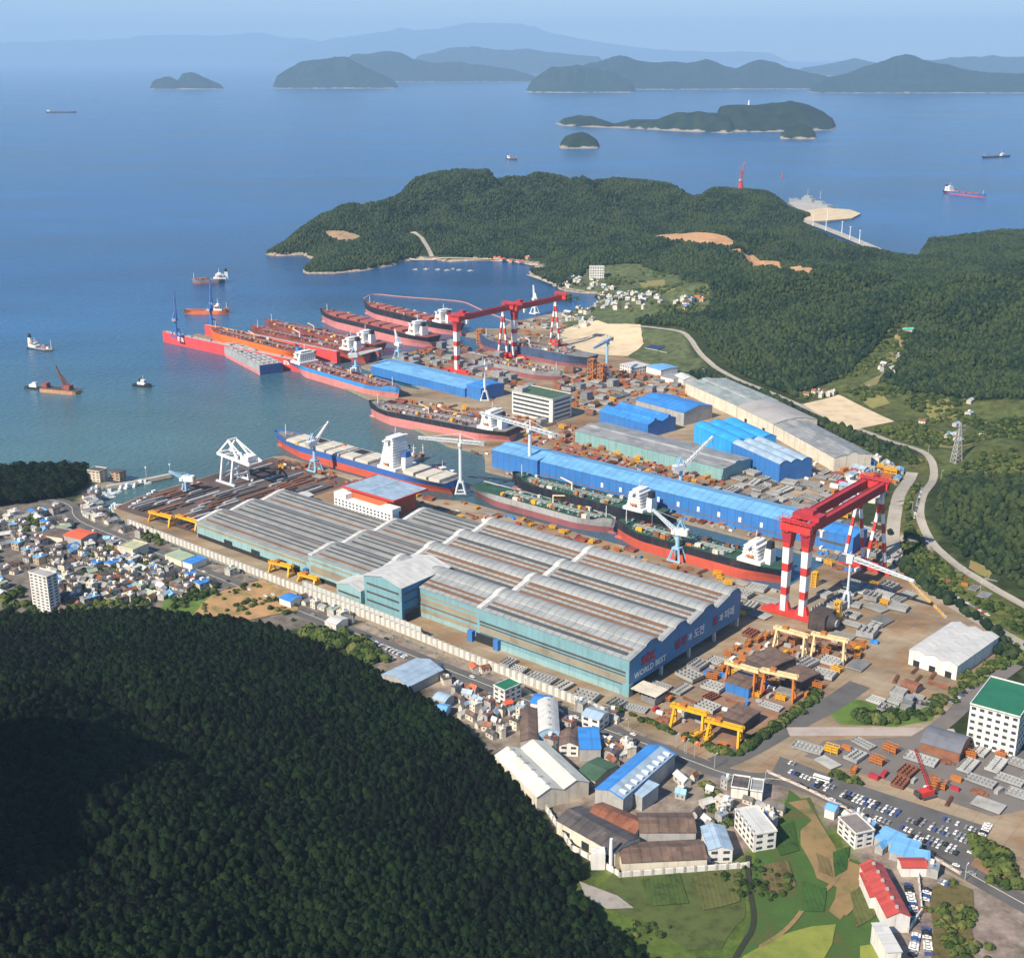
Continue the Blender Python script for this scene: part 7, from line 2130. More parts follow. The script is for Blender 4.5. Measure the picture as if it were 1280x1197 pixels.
PROTO = {}
def proto(key, name, cat, parts):
    t = thing(name, 'x', cat, (0, 0, 0), 0)
    for nm, mb, m in parts: mb.build(nm, m, t)
    PROTO[key] = Pool(t)
    return t
def egg(L, Wd, H, nx, ny, wallh=None):
    m = MB(); m.bb(-L / 2, L / 2, -Wd / 2, Wd / 2, .8, 1.3)
    for i in range(nx + 1): x = -L / 2 + i * L / nx; m.bb(x - .15, x + .15, -Wd / 2, Wd / 2, 1.3, H if i in (0, nx) else H * .8)
    f = MB()
    for j in range(ny + 1): y = -Wd / 2 + j * Wd / ny; f.bb(-L / 2, L / 2, y - .15, y + .15, 1.3, H)
    return m, f
def supports(L, Wd):
    s = MB()
    for i in (-.4, 0, .4):
        for j in (-.38, .38): s.box(L * i, Wd * j, -.2, 1.2, 1.2, 1.0)
    return s
def scrap_mesh():
    m = MB(); r = random.Random(5); bm = bmesh.new(); bmesh.ops.create_icosphere(bm, subdivisions=3, radius=1)
    m.add([(v.co.x * 5.5 * r.uniform(.6, 1.25), v.co.y * 3.8 * r.uniform(.6, 1.25), max(v.co.z, -.1) * 2.6 * r.uniform(.4, 1.4)) for v in bm.verts], [tuple(v.index for v in f.verts) for f in bm.faces]); bm.free()
    return m
for key, (L, Wd, H, nx, ny, m1, m2) in {'eggA': (15, 11, 3.6, 5, 3, M_STEELG, M_STEELL), 'eggB': (19, 9, 2.6, 7, 2, M_STEELL, M_STEELG), 'eggC': (12, 12, 5.5, 3, 3, M_STEELG, M_STEELG), 'eggR': (14, 9, 3.0, 4, 3, M_STEELR, M_DKRD)}.items():
    a, b = egg(L, Wd, H, nx, ny); proto(key, 'hull_block', 'hull block', [('base_plate', a, m1), ('web_frames', b, m2), ('blocks', supports(L, Wd), M_STEELD)])
a = MB(); a.bb(-9, 9, -6, 6, 1, 1.4)
b = MB()
for k in range(12): b.bb(-9, 9, -5.7 + k, -5.6 + k, 1.4, 1.9)
c = MB(); c.bb(-8.6, 8.6, -5, 5.2, 2.0, 2.3)
proto('panel', 'steel_panel', 'steel panel', [('plate', a, M_STEELL), ('stiffeners', b, M_STEELG), ('blocks', supports(18, 12), M_STEELD)])
a = MB(); a.bb(-6, 6, -5, 5, .8, 9); a.bb(-6.2, 6.2, -5.2, 5.2, 9, 9.5)
b = MB()
for k in range(6): b.bb(-5.6 + k * 2.2, -5.3 + k * 2.2, -5.3, -5, 1, 9)
for k in range(3): b.bb(-6, 6, -5.35, -5, 2.5 + k * 2.6, 2.8 + k * 2.6)
proto('tall', 'hull_block', 'hull block', [('shell', a, M_STEELG), ('web_frames', b, M_STEELL), ('blocks', supports(12, 10), M_STEELD)])
a = MB(); a.extrude_x([(-6, 1), (6, 1), (6, 3), (4.5, 6.5), (1, 8), (-3, 7.5), (-6, 5)], -7, 7)
b = MB()
for k in range(5): b.bb(-7.1 + k * 3.5, -6.9 + k * 3.5, -6.2, 6.2, 1, 5.5)
proto('curved', 'curved_hull_block', 'hull block', [('shell', a, M_STEELR), ('web_frames', b, M_STEELG), ('blocks', supports(14, 12), M_STEELD)])
for key, m1 in (('rackO', M_ORG), ('rackY', M_YEL)):
    a = MB()
    for x in (-4, 0, 4):
        for y in (-2, 2): a.beam((x, y, 0), (x, y, 5), .35)
    for z in (1.5, 3.2, 5):
        for y in (-2, 2): a.beam((-4, y, z), (4, y, z), .35)
    b = MB()
    for z in (1.7, 3.4): b.bb(-4, 4, -1.9, 1.9, z, z + .25)
    proto(key, 'staging_rack', 'staging', [('frame', a, m1), ('shelf', b, m1)])
for key, m1 in (('boxO', M_ORG), ('boxW', M_WHITE), ('boxB', M_RBLUE), ('boxR', M_DKRED), ('boxG', M_GWALL)):
    cn, cc = {'boxO': ('tool_crate', 'crate'), 'boxG': ('grey_container', 'cabin')}.get(key, ('site_container', 'container'))  # the grey box is a site container like the other shells
    a = MB(); a.bb(-3, 3, -1.2, 1.2, .1, 2.7)
    for k in range(7): a.bb(-2.9 + k * .95, -2.7 + k * .95, -1.26, 1.26, .2, 2.6)
    b = MB(); b.bb(2.95, 3.08, -1.1, 1.1, .3, 2.5)
    proto(key, cn, cc, [('shell', a, m1), ('door', b, m1)])
a = MB()
for y in (-1.1, 0, 1.1): a.tube((-7, y, .6), (7, y, .6), .5, .5, 7)
for y in (-.55, .55): a.tube((-7, y, 1.5), (7, y, 1.5), .5, .5, 7)
proto('scrap', 'scrap_heap', 'scrap heap', [('heap', scrap_mesh(), M_STEELR)])
proto('pipes', 'pipe_stack', 'pipe stack', [('pipes', a, M_STEELR), ('bearers', MB().box(-4, 0, -.1, .6, 4, .3).box(4, 0, -.1, .6, 4, .3), M_STEELD)])
a = MB(); a.bb(-4, 1.5, -1.25, 1.25, .9, 1.5); a.bb(-4, 1.4, -1.2, 1.2, 1.5, 2.0)
b = MB(); b.bb(2, 4, -1.2, 1.2, .8, 3.2)
w = MB()
for x in (-3.2, -2, 3): 
    for y in (-1.25, 1.25): w.tube((x, y - .15, .5), (x, y + .15, .5), .5, .5, 8)
proto('truck', 'flatbed_truck', 'truck', [('bed', a, M_STEELG), ('cab', b, M_RBLUE), ('wheels', w, M_DARK)])
PH = {'eggA': 'grey egg crate hull block', 'eggB': 'long pale ribbed hull block', 'eggC': 'deep square grey hull block', 'eggR': 'rust red hull block', 'panel': 'flat pale steel panel', 'tall': 'tall grey box block',
      'curved': 'rusty curved hull block', 'rackO': 'orange staging rack', 'rackY': 'yellow staging rack', 'boxO': 'orange tool crate', 'boxW': 'white site container', 'boxB': 'blue site container',
      'boxR': 'dark red site container', 'boxG': 'grey site container', 'pipes': 'stack of rusty pipes', 'scrap': 'rusty scrap heap', 'truck': 'flatbed truck with blue cab'}
RAD = {'eggA': 9, 'eggB': 10, 'eggC': 8.5, 'eggR': 8.5, 'panel': 11, 'tall': 8, 'curved': 9.5, 'rackO': 4.6, 'rackY': 4.6, 'boxO': 3.6, 'boxW': 3.6, 'boxB': 3.6, 'boxR': 3.6, 'boxG': 3.6, 'pipes': 7.5, 'scrap': 4.5, 'truck': 5}
PLACED = []
STOCK = []
def far_enough(x, y, r):
    for (a, b, c) in PLACED:
        if (a - x) ** 2 + (b - y) ** 2 < (r + c) ** 2 * .82: return False
    return True
ROADPTS = [PG(l) for l in ([(895, 955), (940, 935), (985, 908), (1040, 880), (1075, 855)], [(1140, 592), (1118, 640), (1114, 690), (1150, 728), (1200, 762), (1290, 812)], [(985, 914), (1195, 916)],
           [(1270, 830), (1215, 870), (1180, 905), (1130, 935)])]
def on_road(x, y, w=9):
    return any(float(polydist(p, np.array([x]), np.array([y]), False)[0]) < w for p in ROADPTS)
def spawn(key, x, y, ang, sc=1.0, z=3.05):
    o = PROTO[key].put((x, y, z), ang, label=PH[key], group=PH[key].replace('grey egg crate', 'grey') + 's in the yard', scale=sc)
    PLACED.append((x, y, RAD[key] * sc)); STOCK.append((o, PH[key])); return o
def fill(pts, keys, n, ang=ROTU, turn=.12, grid=None, margin=.5, tries=30, sc=(.8, 1.2)):
    """scatter yard stock inside a pixel polygon"""
    n = int(n * 1.7)
    poly = PG(pts); xs = [p[0] for p in poly]; ys = [p[1] for p in poly]; k = 0
    for _ in range(n * tries):
        if k >= n: break
        x = rng.uniform(min(xs), max(xs)); y = rng.uniform(min(ys), max(ys))
        if not bool(inside(poly, np.array([x]), np.array([y]))[0]): continue
        key = rng.choice(keys); s = rng.uniform(*sc); r = RAD[key] * s
        if not free(x, y, r * .6 + margin) or not far_enough(x, y, r) or on_road(x, y, 6 + r * .7): continue
        spawn(key, x, y, ang + rng.choice((0, math.pi / 2, 0)) + rng.gauss(0, turn), s); k += 1
def rows(u0, u1, v0, v1, du, dv, keys, drop=.12, jit=1.0, sc=(.85, 1.1)):
    u = u0
    while u <= u1:
        v = v0
        while v <= v1:
            if rng.random() > drop:
                key = rng.choice(keys); s = rng.uniform(*sc); p = W(u + rng.uniform(-jit, jit), v + rng.uniform(-jit, jit))
                if free(p.x, p.y, RAD[key] * s * .5) and far_enough(p.x, p.y, RAD[key] * s * .8): spawn(key, p.x, p.y, ROTU + rng.choice((0, 0, math.pi / 2)) + rng.gauss(0, .04), s)
            v += dv
        u += du

BL = ['eggA', 'eggB', 'eggC', 'eggA', 'panel']
SM = ['rackO', 'rackY', 'boxO', 'boxW', 'boxG', 'boxR', 'pipes', 'eggR', 'boxG', 'pipes', 'pipes', 'boxB', 'panel', 'eggR', 'rackO', 'scrap', 'scrap', 'scrap', 'scrap']
# beside the hall's near wall and in front of its blue end
fill([(612, 815), (640, 818), (790, 872), (800, 888), (775, 890), (640, 838)], ['eggB', 'eggA', 'panel'], 16)
fill([(795, 868), (830, 845), (880, 822), (905, 828), (870, 858), (815, 885)], BL, 11)
fill([(925, 745), (950, 735), (975, 750), (955, 772), (935, 775)], BL, 7)
fill([(860, 875), (895, 855), (905, 875), (875, 895)], ['eggR', 'pipes', 'eggA'], 5)
fill([(1040, 800), (1060, 770), (1090, 755), (1108, 775), (1098, 795), (1058, 800)], BL + ['panel'], 13)
fill([(1085, 750), (1110, 733), (1140, 745), (1120, 768), (1095, 765)], BL, 11)
fill([(1000, 830), (1030, 818), (1078, 832), (1060, 850), (1035, 855), (1005, 845)], BL, 12)
fill([(870, 900), (905, 880), (930, 872), (925, 905), (890, 912)], BL + ['pipes'], 9)
fill([(955, 890), (975, 855), (1000, 865), (985, 885)], ['panel', 'eggB'], 5)
fill([(1115, 850), (1150, 835), (1190, 852), (1165, 868), (1125, 862)], ['eggC', 'curved', 'eggA', 'pipes'], 10)
fill([(1090, 878), (1140, 860), (1155, 885), (1110, 893)], ['eggC', 'tall', 'curved', 'eggA'], 12, sc=(.6, .9))
fill([(1030, 745), (1060, 738), (1075, 755), (1045, 765)], BL, 5)
fill([(850, 925), (870, 915), (925, 938), (905, 942)], ['rackY', 'pipes', 'boxO', 'panel'], 9)
fill([(880, 830), (965, 790), (1100, 800), (1020, 865), (900, 900)], SM + ['rackO', 'rackO', 'pipes'], 46)
fill([(800, 890), (870, 850), (930, 800), (950, 780), (870, 900), (835, 905)], SM, 20)
for px, py, n_ in ((1082, 757, 5), (1070, 778, 4), (1105, 745, 4), (935, 762, 4), (1010, 838, 3)):
    g = G(px, py)
    for k in range(n_):
        q = g + U * ((k - n_ / 2) * 15) + V * (rng.uniform(-4, 4))
        if far_enough(q.x, q.y, 5): spawn('eggB' if k % 2 else 'eggA', q.x, q.y, ROTU + math.pi / 2 * (k % 2), 1.15)
    for k in range(4):
        q = g + U * rng.uniform(-24, 24) + V * rng.choice((-14, 14))
        if far_enough(q.x, q.y, 3): spawn('rackY', q.x, q.y, ROTU, .9)
# stock rows at lower right
rows(-268, -140, 752, 800, 13.5, 12.5, ['eggB', 'eggB', 'panel', 'eggA', 'eggB'])
fill([(985, 935), (1010, 922), (1035, 935), (1015, 948)], BL, 5); fill([(1055, 920), (1085, 925), (1080, 938), (1055, 932)], BL, 3)
fill([(1190, 945), (1240, 925), (1275, 935), (1265, 955), (1210, 960)], ['rackO', 'rackY', 'rackO', 'pipes'], 26)
fill([(1000, 930), (1190, 925), (1270, 960), (1270, 1015), (1200, 1010), (1060, 965)], SM, 12)
fill([(1005, 935), (1060, 925), (1075, 945), (1045, 962)], BL, 6)
# between the long blue shed and the teal shed, and right of it
fill([(700, 545), (725, 545), (910, 592), (900, 612), (800, 590), (690, 560)], ['rackO', 'boxR', 'pipes', 'boxG', 'curved', 'eggR', 'rackY', 'boxO', 'eggA'], 60, sc=(.6, 1.0))
fill([(905, 590), (940, 583), (1030, 607), (1040, 640), (1000, 640), (900, 615)], BL, 46)
fill([(800, 590), (900, 612), (985, 640), (960, 645), (820, 605)], BL, 18, sc=(.6, .9))
fill([(975, 590), (1020, 580), (1050, 600), (1020, 610)], BL + ['boxW'], 10)
fill([(865, 545), (885, 545), (960, 585), (940, 588)], SM, 14)
# around the dock
for (u0, u1, v0, v1, n, ks) in ((-860, -480, 872, 946, 95, SM + ['eggR', 'rackY', 'rackY', 'curved']), (-880, -480, 1048, 1060, 34, SM), (-975, -880, 880, 932, 22, SM), (-1110, -985, 900, 924, 16, SM),
                                (-960, -915, 1085, 1200, 18, SM), (-470, -330, 1050, 1130, 26, BL + SM), (-520, -420, 1120, 1200, 10, BL)):
    p = [W(u0, v0), W(u1, v0), W(u1, v1), W(u0, v1)]
    def topx(w):
        cp, sp = math.cos(PITCH), math.sin(PITCH); dep = w.y * cp + (HC - 3) * sp; upv = w.y * sp - (HC - 3) * cp
        return (CX + F * w.x / dep, CY - F * upv / dep)
    fill([topx(q) for q in p], ks, n, sc=(.6, 1.0), margin=.2)
# upper yard
fill([(500, 445), (560, 425), (600, 440), (720, 480), (735, 500), (640, 490), (600, 470), (500, 462)], ['eggA', 'tall', 'eggC', 'eggR', 'tall', 'boxG', 'rackO', 'curved'], 48)
fill([(690, 470), (740, 455), (850, 478), (840, 495), (760, 500), (740, 520), (700, 500)], BL + ['rackO', 'curved', 'eggR', 'boxO', 'tall'], 55)
fill([(640, 405), (700, 395), (720, 450), (700, 455), (660, 430)], ['eggA', 'eggB', 'panel', 'boxG', 'rackO'], 26)
fill([(740, 505), (790, 480), (870, 485), (860, 500), (745, 520)], BL + SM, 20)
fill([(480, 500), (560, 505), (625, 520), (640, 535), (560, 530), (500, 515)], SM, 34)
fill([(560, 505), (640, 520), (720, 535), (700, 552), (650, 548)], SM + BL, 26)
# landward corner: site offices and containers by the splayed legs
fill([(1045, 590), (1080, 575), (1135, 600), (1105, 650), (1060, 660), (1030, 630)], SM + ['boxW', 'boxW', 'boxB', 'boxW'], 46, sc=(1.0, 2.2))
fill([(1020, 660), (1100, 660), (1105, 700), (1060, 720), (1020, 700)], SM + BL, 22)
# yellow staging towers by the sandy pit
for i_, (px, py, h) in enumerate(((740, 474, 30), (752, 477, 26), (601, 431, 26))):
    g = G(px, py); t = thing('staging_tower', ('orange staging tower beside the pale blue tower crane', 'shorter orange staging tower in front of the pale blue tower crane', 'orange staging tower beside the farther red cranes')[i_], 'staging tower', (g.x, g.y, 3))
    m = MB(); lattice(m, (0, 0, 0), (0, 0, h), 9, 5, 1.0); m.build('frame', M_ORG, t)
    m = MB()
    for z in (h * .33, h * .66, h): m.box(0, 0, z, 9, 9, .5)
    m.build('platform', M_ORG, t)

# long plate stacks of the seaward steel yard
lm = [(M_STEELD, 'dark'), (M_STEELR, 'rusty'), (M_STEELG, 'grey'), (M_STEELL, 'pale'), (M_STEELD, 'dark'), (M_STEELR, 'rusty')]
PL = {}
for m_, nm in lm[:4]:
    for ln in (18, 30, 44):
        a = MB(); 
        for k in range(3): a.box(0, (k - 1) * .2, .2 + k * .55, 4.2 - k * .3, ln - k * 1.5, .5)
        b = MB()
        for k in range(int(ln / 3)): b.box(0, -ln / 2 + 1.5 + k * 3, .15, 5.0, .3, .25)
        t = thing('plate_stack', 'x', 'plate stack', (0, 0, 0)); a.build('plates', m_, t); b.build('bearers', M_STEELL, t)
        PL[(nm, ln)] = Pool(t)
u = -1112
while u < -992:
    v = 712
    while v < 905:
        ln = rng.choice((18, 30, 44)); nm = rng.choice(lm)[1]
        if v + ln > 915: break
        p = W(u, v + ln / 2)
        if rng.random() > .14 and free(p.x, p.y, 2) and far_enough(p.x, p.y, 1.5) and not (u < -1070 and 800 < v + ln / 2 < 880):
            ph = f'{nm} {"long" if ln == 44 else "short" if ln == 18 else "middling"} plate stack'
            o = PL[(nm, ln)].put((p.x, p.y, 3.05), ROTU, label=ph, group='plate stacks of the steel yard'); STOCK.append((o, ph))
        v += ln + 4
    u += 6.6
relabel(STOCK, MARKS)
for p in list(PROTO.values()) + list(PL.values()): p.done()
# white roofed shelter at the seaward gable of the hall
o = W(-985, 752); building('plate_shelter', 'long white roofed shelter at the seaward end of the assembly hall', 'shelter', (o.x - 0, o.y, 3), ROTU, 17, 92, 9, M_GWALL, M_RWHITE, ridge='y', kind='gable', rise=1.5)

g = G(1030, 786); t = thing('bow_section', 'dark round fronted bow section standing beside the red crane foot', 'hull section', (g.x, g.y, 3), ROTU); t.scale = (.8, .8, .8)
m = MB(); m.extrude_x([(-11, 1), (11, 1), (12, 8), (12, 19), (-12, 19), (-12, 8)], -12, 6); m.tube((6, 0, 10), (13, 0, 10), 9.5, 5, 16); m.build('shell', M_STEELD, t)
m = MB(); m.tube((13, 0, 10), (14.5, 0, 10), 4.4, 4.0, 16); m.tube((-13, -4, 7), (-12, -4, 7), 3, 3, 14); m.build('ring', M_STEELL, t)
m = MB()
for k in range(5): m.bb(-12.3 + k * 4.2, -12 + k * 4.2, -12.3, 12.3, 1, 19.3)
m.build('web_frames', M_STEELR, t)
for i_, (px, py, h) in enumerate(((1046, 778, 19), (1018, 732, 13))):
    g = G(px, py); t = thing('staging_tower', ('yellow staging tower right of the dark bow section', 'low yellow staging tower behind the red crane legs')[i_], 'staging tower', (g.x, g.y, 3))
    m = MB(); lattice(m, (0, 0, 0), (0, 0, h), 4.5, 5, .6); m.build('frame', M_YEL, t)
    m = MB(); m.box(0, 0, h, 5, 5, .4); m.build('platform', M_YEL, t)

# ---- cars
CARM = {'white': mat('car_white', (.78, .78, .77), .3, var=.03), 'silver': mat('car_silver', (.42, .44, .46), .3, .4, var=.03), 'black': mat('car_black', (.02, .02, .025), .25, var=.05), 'blue': mat('car_blue', (.05, .10, .30), .3, var=.03), 'red': mat('car_red', (.45, .03, .03), .3, var=.03)}
CARP = {}
for nm, m_ in CARM.items():
    t = thing('parked_car', 'x', 'car', (0, 0, 0), 0)
    b = MB(); b.extrude_x([(-.88, .35), (.88, .35), (.9, .7), (.82, .95), (-.82, .95), (-.9, .7)], -2.2, 2.2); b.box(-.15, 0, .95, 2.3, 1.5, .55, 0, 0, .8); b.build('body', m_, t)
    g = MB(); g.box(-.15, 0, 1.0, 2.42, 1.54, .4, 0, 0, .84); g.build('windows', M_GLASS, t)
    for x in (-1.35, 1.35):
        for y in (-.82, .82): w = MB(); w.tube((x, y - .1, .33), (x, y + .1, .33), .33, .33, 8); w.build('wheel', M_DARK, t)
    CARP[nm] = Pool(t)
CARS = []
def car(x, y, ang, z=3.0, sc=1.0, nm=None):
    nm = nm or rng.choice(('white', 'white', 'white', 'silver', 'silver', 'black', 'black', 'blue', 'red' if rng.random() < .3 else 'white'))
    o = CARP[nm].put((x, y, z), ang, label=nm, group=f'{nm} cars parked around the yard', scale=sc * rng.uniform(.95, 1.1)); CARS.append((o, f'{nm} parked car'))
def car_row(a, b, n, gap=0, across=True, drop=.1, zz=3.17, lift=None):
    A = G(*a); B = G(*b); d = B - A; ang = math.atan2(d.y, d.x)
    for i in range(n):
        if rng.random() < drop: continue
        p = A.lerp(B, (i + .5) / n)
        z = zz if lift is None else max(float(hz(p.x, p.y)), 3) + lift
        car(p.x, p.y, ang + (math.pi / 2 if across else 0) + rng.gauss(0, .03), z, 1.05)
lot = PG([(985, 950), (1035, 970), (1232, 1040), (1222, 1060), (1203, 1084), (1110, 1034), (1010, 981), (975, 962)])
A_ = G(985, 950); B_ = G(1232, 1040); ex_ = (B_ - A_); LL = ex_.length; ex_.normalize(); ey_ = Vector((ex_.y, -ex_.x, 0)); aa_ = math.atan2(ex_.y, ex_.x)
for r__, off in enumerate((2.6, 12.6, 17.6, 28, 33, 43.4, 48.4, 59)):
    x__ = 3.0
    while x__ < LL:
        p = A_ + ex_ * x__ + ey_ * off; x__ += 2.75
        if (x__ % 44) < 5 or rng.random() < .13: continue
        if float(sdf(lot, np.array([p.x]), np.array([p.y]))[0]) < 2.2: continue
        if 1015 < 0: continue
        car(p.x, p.y, aa_ + math.pi / 2 + (math.pi if r__ % 2 else 0) + rng.gauss(0, .025), 3.17, .98)
car_row((1213, 1068), (1236, 1030), 12, zz=3.05)
car_row((1122, 690), (1150, 716), 12, across=False, zz=3.12, drop=.2); car_row((1152, 722), (1236, 770), 22, across=False, zz=3.12, drop=.2)
for (a, b, n) in (((1186, 880), (1216, 858), 7), ((1133, 1100), (1145, 1150), 12), ((1146, 1165), (1140, 1195), 12), ((1157, 1160), (1161, 1195), 10), ((1170, 1100), (1190, 1108), 5), ((1160, 1110), (1152, 1140), 7)):
    car_row(a, b, n, zz=3.1, drop=.2)
for (a, b, n) in (((1152, 612), (1142, 650), 18),):
    for i in range(n):
        p = P(a[0] + (b[0] - a[0]) * i / n, a[1] + (b[1] - a[1]) * i / n); car(p.x, p.y, rng.uniform(1.2, 1.6), zg(p.x, p.y) + .6)
car_row((460, 800), (508, 822), 22, zz=3.1, drop=.2); car_row((462, 809), (500, 828), 12, zz=3.1, drop=.3)
for i in range(26):   # traffic on the main road
    u = rng.uniform(-1030, -370); v = rng.choice((652.5, 658.5)); p = W(u, v); car(p.x, p.y, ROTU + (math.pi if v > 655 else 0), 3.14)
for px, py, sl in ((1000, 981, 0), (1040, 1000, 0), (1090, 1027, 0), (1120, 1041, 0), (1165, 1066, 0), (1195, 1082, 0), (1215, 1092, 0), (1140, 1052, 0)):
    g = G(px, py); car(g.x, g.y, ROTU + .08, 3.14)
CM = [mk(1060, 980, 'the works junction'), mk(1130, 1010, 'the middle of the car park'), mk(1200, 1050, 'the lower end of the car park'), mk(1140, 1130, 'the red roofed factory'), mk(1135, 705, 'the splayed red crane legs'), mk(1195, 745, 'the white warehouse'),
      mk(490, 805, 'the silver barn'), mk(1150, 630, 'the bend of the perimeter road'), mk(640, 850, 'the white house with green roof patch'), mk(250, 700, 'the pale green hall'), mk(450, 760, 'the white cottage'), mk(850, 940, 'the blue and silver factory'), mk(1200, 870, 'the green roofed block'), mk(1225, 1045, 'the hedge of the car park')]
relabel(CARS, CM)
for p in CARP.values(): p.done()
g = G(1098, 984); t = thing('white_bus', 'white bus parked at the edge of the upper car park', 'bus', tuple(G(1027, 975)), ROTU + .1)
m = MB(); m.bb(-5.5, 5.5, -1.25, 1.25, .5, 3.2); m.build('body', M_WHITE, t); m = MB(); m.bb(-5.2, 5.55, -1.3, 1.3, 1.7, 2.5); m.build('window_band', M_GLASS, t)
for x in (-3.5, 3.5):
    for y in (-1.2, 1.2): m = MB(); m.tube((x, y - .15, .5), (x, y + .15, .5), .5, .5, 10); m.build('wheel', M_DARK, t)

# ---- village houses
HC_ = {'slate grey': M_RDARK, 'weathered grey': M_RGREY, 'light blue': M_RLBLUE, 'deep blue': M_RBLUE, 'white': M_RWHITE, 'brown': M_RBROWN, 'orange': M_RORANGE, 'green': M_RPGRN, 'silver': M_SILVER, 'rusty': M_RRUST}
WALLC = [mat('dull_white_wall', (.50, .47, .42), .85, var=.3, scale=.2), M_CREAM, M_GWALL, mat('tan_wall', (.42, .34, .25), .85, var=.3, scale=.2)]
HP = {}
for i_, (nm, m_) in enumerate(HC_.items()):
    for var in (0, 1):
        t = thing('village_house', 'x', 'house', (0, 0, 0), 0)
        L, D, h = (11, 7.5, 3.4) if var == 0 else (9, 9, 6.4)
        wl = MB(); pr = [(-D / 2, h), (0, h + (2 if var == 0 else .3)), (D / 2, h)]; solid(wl, pr, -L / 2, L / 2); wl.build('wall', WALLC[(i_ + var) % 4], t)
        r = MB(); sheet(r, [(-D / 2 - .5, h - .2), (0, h + (2 if var == 0 else .3)), (D / 2 + .5, h - .2)], -L / 2 - .5, L / 2 + .5, .3)
        rf = r.build('roof', m_, t)
        for s in (-1, 1):
            for k in range(2 if var == 0 else 4):
                w = MB(); x = (-2.5 if k % 2 == 0 else 2.5); z0 = 1.2 + 3 * (k // 2); w.bb(x - .8, x + .8, s * D / 2 - .06, s * D / 2 + .06, z0, z0 + 1.2); w.build('window', M_GLASS, t)
        if var == 1: w = MB(); w.box(1.5, 1, h + .2, 3, 3, 2.2); w.build('stair_head', M_WWALL, rf); w = MB(); w.tube((-2.5, -1, h), (-2.5, -1, h + 1.8), .7, .7, 8); w.build('water_tank', M_RBLUE if i_ % 2 else M_YEL, rf)
        HP[(nm, var)] = Pool(t)
HOUSES = []
HUTS = {'the yard outskirts': 'works_hut', 'the foundry quarter': 'works_hut', 'the cove village': 'cove_cottage', 'the clay lot': 'cove_cottage', 'the works offices': 'site_office', 'the lower road': 'works_hut'}
RM = [tuple(p) for p in road_main]
def village(pts, n, cols, where, sc=(.8, 1.3), ang0=ROTU, gap=.78, terr=False, v1=.4):
    poly = PP(pts) if terr else PG(pts); xs = [p[0] for p in poly]; ys = [p[1] for p in poly]; k = 0
    for _ in range(n * 60):
        if k >= n: break
        x = rng.uniform(min(xs), max(xs)); y = rng.uniform(min(ys), max(ys))
        if not bool(inside(poly, np.array([x]), np.array([y]))[0]): continue
        s = rng.uniform(*sc); r = 5.8 * s
        if not free(x, y, r * .7) or not far_enough(x, y, r * gap) or on_road(x, y, 8 + r * .6): continue
        if float(polydist(RM, np.array([x]), np.array([y]), False)[0]) < 9 + r: continue
        if float(sdf(near_foot, np.array([x]), np.array([y]))[0]) > -3: continue
        nm = rng.choice(cols); var = 1 if rng.random() < v1 else 0
        a = ang0 + rng.choice((0, math.pi / 2)) + rng.gauss(0, .25)
        o = HP[(nm, var)].put((x, y, zg(x, y) - .1), a, label=nm, group=f'{nm} roofed houses of {where}', scale=(s * rng.uniform(.85, 1.3), s, rng.uniform(.85, 1.25)))
        kn = HUTS.get(where)
        if kn: o.name = kn; o['category'] = {'works_hut': 'hut', 'cove_cottage': 'cottage', 'site_office': 'office'}[kn]
        wd = (kn or 'village_house').split('_')[1]
        PLACED.append((x, y, r * gap)); HOUSES.append((o, f'{"two storey" if var else "low"} {nm} roofed {wd}')); k += 1
GREYS = ['slate grey'] * 6 + ['weathered grey'] * 4 + ['brown'] * 5 + ['light blue', 'light blue', 'white', 'white', 'green', 'rusty', 'rusty', 'deep blue']
village([(60, 690), (150, 660), (245, 700), (305, 722), (240, 742), (200, 752), (150, 752), (75, 765)], 165, GREYS, 'the left village', sc=(.6, 1.05))
village([(-60, 650), (60, 640), (150, 660), (100, 690), (-60, 745), (40, 755)], 62, GREYS, 'the left village', sc=(.7, 1.1))
village([(60, 628), (100, 632), (150, 655), (130, 652), (80, 640)], 10, ['white', 'brown', 'weathered grey'], 'the harbour front')
village([(92, 630), (120, 615), (125, 640), (112, 640)], 12, ['white', 'weathered grey', 'brown'], 'the harbour front', sc=(.6, .9))
village([(372, 748), (440, 775), (430, 785), (380, 765)], 8, GREYS, 'the slope foot', sc=(.6, .9))
village([(545, 830), (600, 835), (660, 865), (650, 900), (625, 925), (590, 915), (565, 880)], 34, ['white', 'white', 'weathered grey', 'rusty', 'brown', 'silver', 'slate grey', 'orange'], 'the yard outskirts', sc=(.4, .75))
village([(650, 868), (740, 885), (830, 930), (760, 960), (700, 945), (640, 930)], 20, ['weathered grey', 'white', 'brown', 'slate grey', 'rusty'], 'the yard outskirts', sc=(.5, 1.0))
village([(840, 975), (900, 965), (985, 985), (975, 1030), (900, 1050), (860, 1020)], 20, ['white', 'white', 'rusty', 'weathered grey', 'light blue', 'slate grey'], 'the foundry quarter', sc=(.45, .85))
village([(1050, 1020), (1100, 1040), (1170, 1080), (1180, 1100), (1120, 1080)], 10, ['white', 'light blue', 'weathered grey'], 'the lower road', sc=(.5, .9))
village([(698, 360), (718, 348), (742, 348), (765, 362), (800, 368), (840, 380), (830, 388), (790, 386), (760, 395), (742, 392), (748, 372), (730, 362)], 56, ['white', 'white', 'white', 'weathered grey', 'slate grey', 'brown', 'silver'], 'the cove village', terr=True, sc=(.7, 1.15), v1=.6)
village([(700, 385), (740, 384), (755, 400), (720, 412), (700, 400)], 14, ['white', 'weathered grey', 'slate grey'], 'the cove village', terr=True, sc=(.8, 1.3))
